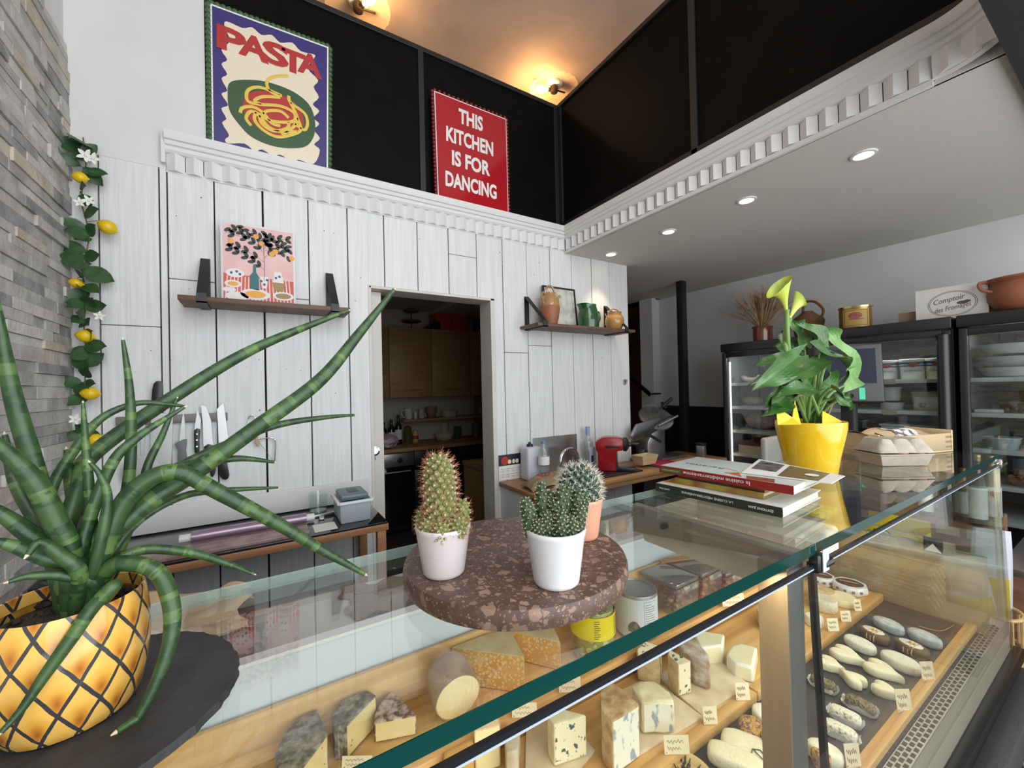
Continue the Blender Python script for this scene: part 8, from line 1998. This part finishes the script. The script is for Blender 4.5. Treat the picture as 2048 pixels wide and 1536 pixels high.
for px, py, hf, m, lab in ((1720, 1406, 34, m_herb, 'roll crusted with dried herbs in white paper, in the middle of the deck'), (1690, 1428, 35, m_ashlog, 'speckled white roll in white paper just below the herb roll'), (1680, 1458, 37, m_ashlog, 'ridged white roll in white paper nearest the lower picture edge'), (1646, 1364, 28, m_herb, 'second herb-crusted roll half hidden by the black seal')):
    t, M, L, h = deckcheese('cheese_roll', lab, px, py, hf, 'log', .024, m, group=GR, amp=.0012); wrapper(t, M, L, h, seed=px)
deckcheese('large_white_disc', 'large white disc cheese behind the black seal at the lower edge', 1650, 1502, 42, 'oval', .03, m_brie, group=GO)
deckcheese('flower_crust_cheese', 'orange flower-crusted cheese beside the black seal at the lower edge', 1642, 1512, 22, 'round', .03, m_flow, group=GO, amp=.002)
# left side of the post
deckcheese('goat_log', 'smooth white pointed goat log, upper one of two with a sprig on it', 1512, 1498, 82, 'log', .026, m_ivory, yaw=.12, group=GO)
deckcheese('goat_log', 'smooth white pointed goat log, lower one of two', 1474, 1516, 68, 'log', .026, m_ivory, yaw=.12, group=GO)
deckcheese('flower_crust_cheese', 'small round cheese crusted with orange and violet petals', 1503, 1454, 30, 'round', .032, m_flow, group=GO, amp=.002)
deckcheese('flower_crust_cheese', 'larger round cheese crusted with orange petals against the steel post', 1557, 1486, 40, 'round', .036, m_flow, group=GO, amp=.002)
deckcheese('small_white_round', 'small smooth white round cheese below the tray joint', 1531, 1427, 30, 'round', .024, m_brie, group=GO)
deckcheese('small_white_round', 'small white round cheese half hidden by the post, near the large crusted one', 1570, 1452, 18, 'round', .026, m_brie, group=GO)
deckcheese('brown_goat_cheese', 'brownish small cheese mostly hidden behind the steel post', 1572, 1418, 16, 'round', .026, m_brownpale, group=GO)
c = P(1368, 1546, z=ZD+.02); t = thing('wooden_plate', 'round pale wooden plate with dark herbs at the lower picture edge', 'plate', V((c.x, c.y, ZD+.0005)))
b = MB(); b.lathe([(.045, 0), (.052, .004), (.056, .016), (.050, .015), (.042, .006), (0, .006)], V((c.x, c.y, ZD+.0005)), 36, cap=False); b.build('plate_body', m_raff, t)
b = MB()
for i in range(40):
    a, r = RN.uniform(0, 6.28), RN.uniform(0, .038); p = V((c.x+r*math.cos(a), c.y+r*math.sin(a), ZD+.010)); d = V((math.cos(a), math.sin(a), .5)); b.tube([p, p+d*.012], [.002, .0008], 4)
o = b.build('dark_herbs', mat('dark_herb', (.02, .022, .02), .7), t); o['kind'] = 'stuff'
# sage leaf and sprigs
c = P(1722, 1234, z=ZD+.004); b = MB(); leaf(b, V((c.x-.02, c.y+.02, ZD+.004)), V((.9, -.45, .02)), (0, 0, 1), .06, .017, .05); solo(b, 'sage_leaf', mat('sage_green', (.12, .14, .07), .7), 'dry grey-green leaf lying at the end of the tray', 'leaf')
for pts_, lab in (([(1838, 1252), (1880, 1262), (1908, 1250)], 'thin yellow grass stalk lying on the deck beside the front rim'), ):
    b = MB(); b.tube(smooth_open([P(x, y, z=ZD+.002) for x, y in pts_], 5), .0009, 5); solo(b, 'grass_stalk', m_raff, lab, 'stalk')
b = MB(); q = [P(x, y, z=ZD+.0285) for x, y in ((1504, 1505), (1505, 1498), (1520, 1500), (1532, 1512))]; b.tube(q, .0012, 5); b.tube([P(1508, 1500, z=ZD+.0285), P(1527, 1520, z=ZD+.0285)], .0011, 5); solo(b, 'herb_sprig', mat('grey_sprig', (.09, .095, .085), .7), 'small grey herb sprig on the upper goat log', 'sprig')
# handwritten price cards
rc = random.Random(3)
def pcard(label, px, py, w, h, z, lean=.25, yaw=-.55, words=2):
    """px,py: lower middle of the card"""
    c = P(px, py, z=z); k = PXM(c); w *= k; h *= k
    t = thing('price_card', label, 'card', c, 'handwritten price cards')
    r_ = V((math.cos(yaw), math.sin(yaw), 0)); up = V((-.1, lean, 1)).normalized(); M = frame_at(c+up*h*.5, r_, up)
    b = MB(); b.box((-w/2, -h/2, -.0005), (w/2, h/2, .0005), M=M); b.build('card', m_card, t, sharp=None)
    b = MB()
    for i in range(words):
        y = h*(.18-.36*i/max(1, words-1)) if words > 1 else 0; n = 14; a = rc.uniform(.7, .95)
        b.tube([M @ V((w*(-.38+.76*a*j/n), y+h*.09*math.sin(j*2.1+i)*(1 if j % 5 else 1.8), .0009)) for j in range(n+1)], .0004, 4)
    b.lathe([(.0012, .0008), (0, .0009)], n=8, M=M @ Matrix.Translation((-w*.42, -h*.40, 0)))
    b.build('handwriting', m_cardink, t)
for px, py, w, h, z, lab in ((1052, 1434, 50, 26, ZU+.006, 'cream card on the upper tray rim left, below the big golden wedge'), (1143, 1384, 44, 28, ZU+.006, 'cream card on the upper tray rim under the golden wedge pair'),
    (1358, 1508, 50, 34, ZL+.006, 'cream card on the lower rim in front of the creamy blue piece'), (1425, 1448, 28, 32, ZL+.006, 'cream card on the lower rim in front of the slim blue slices'), (1490, 1400, 28, 32, ZL+.006, 'cream card on the lower rim beside the tray joint'), (1552, 1354, 18, 26, ZL+.006, 'cream card on the rim just left of the post'),
    (1670, 1262, 22, 24, ZL+.006, 'cream card right of the black seal on the right tray rim'), (1695, 1243, 20, 20, ZL+.006, 'cream card in the middle of the right tray rim'), (1719, 1222, 14, 22, ZL+.006, 'cream card on the right tray rim nearest the end'),
    (1862, 1362, 26, 36, .748, 'cream card on the front wood rim nearest the divider'), (1815, 1424, 30, 42, .748, 'cream card on the front wood rim beside the herb roll'), (1713, 1536, 30, 44, .748, 'cream card on the front wood rim at the lower picture edge'),
    (716, 1536, 60, 22, ZU+.006, 'long cream card at the lower edge below the dark wedges'), (1470, 1212, 44, 24, ZU+.006, 'cream price card in front of the olive boxes beside the post')):
    pcard(lab, px, py, w, h, z)
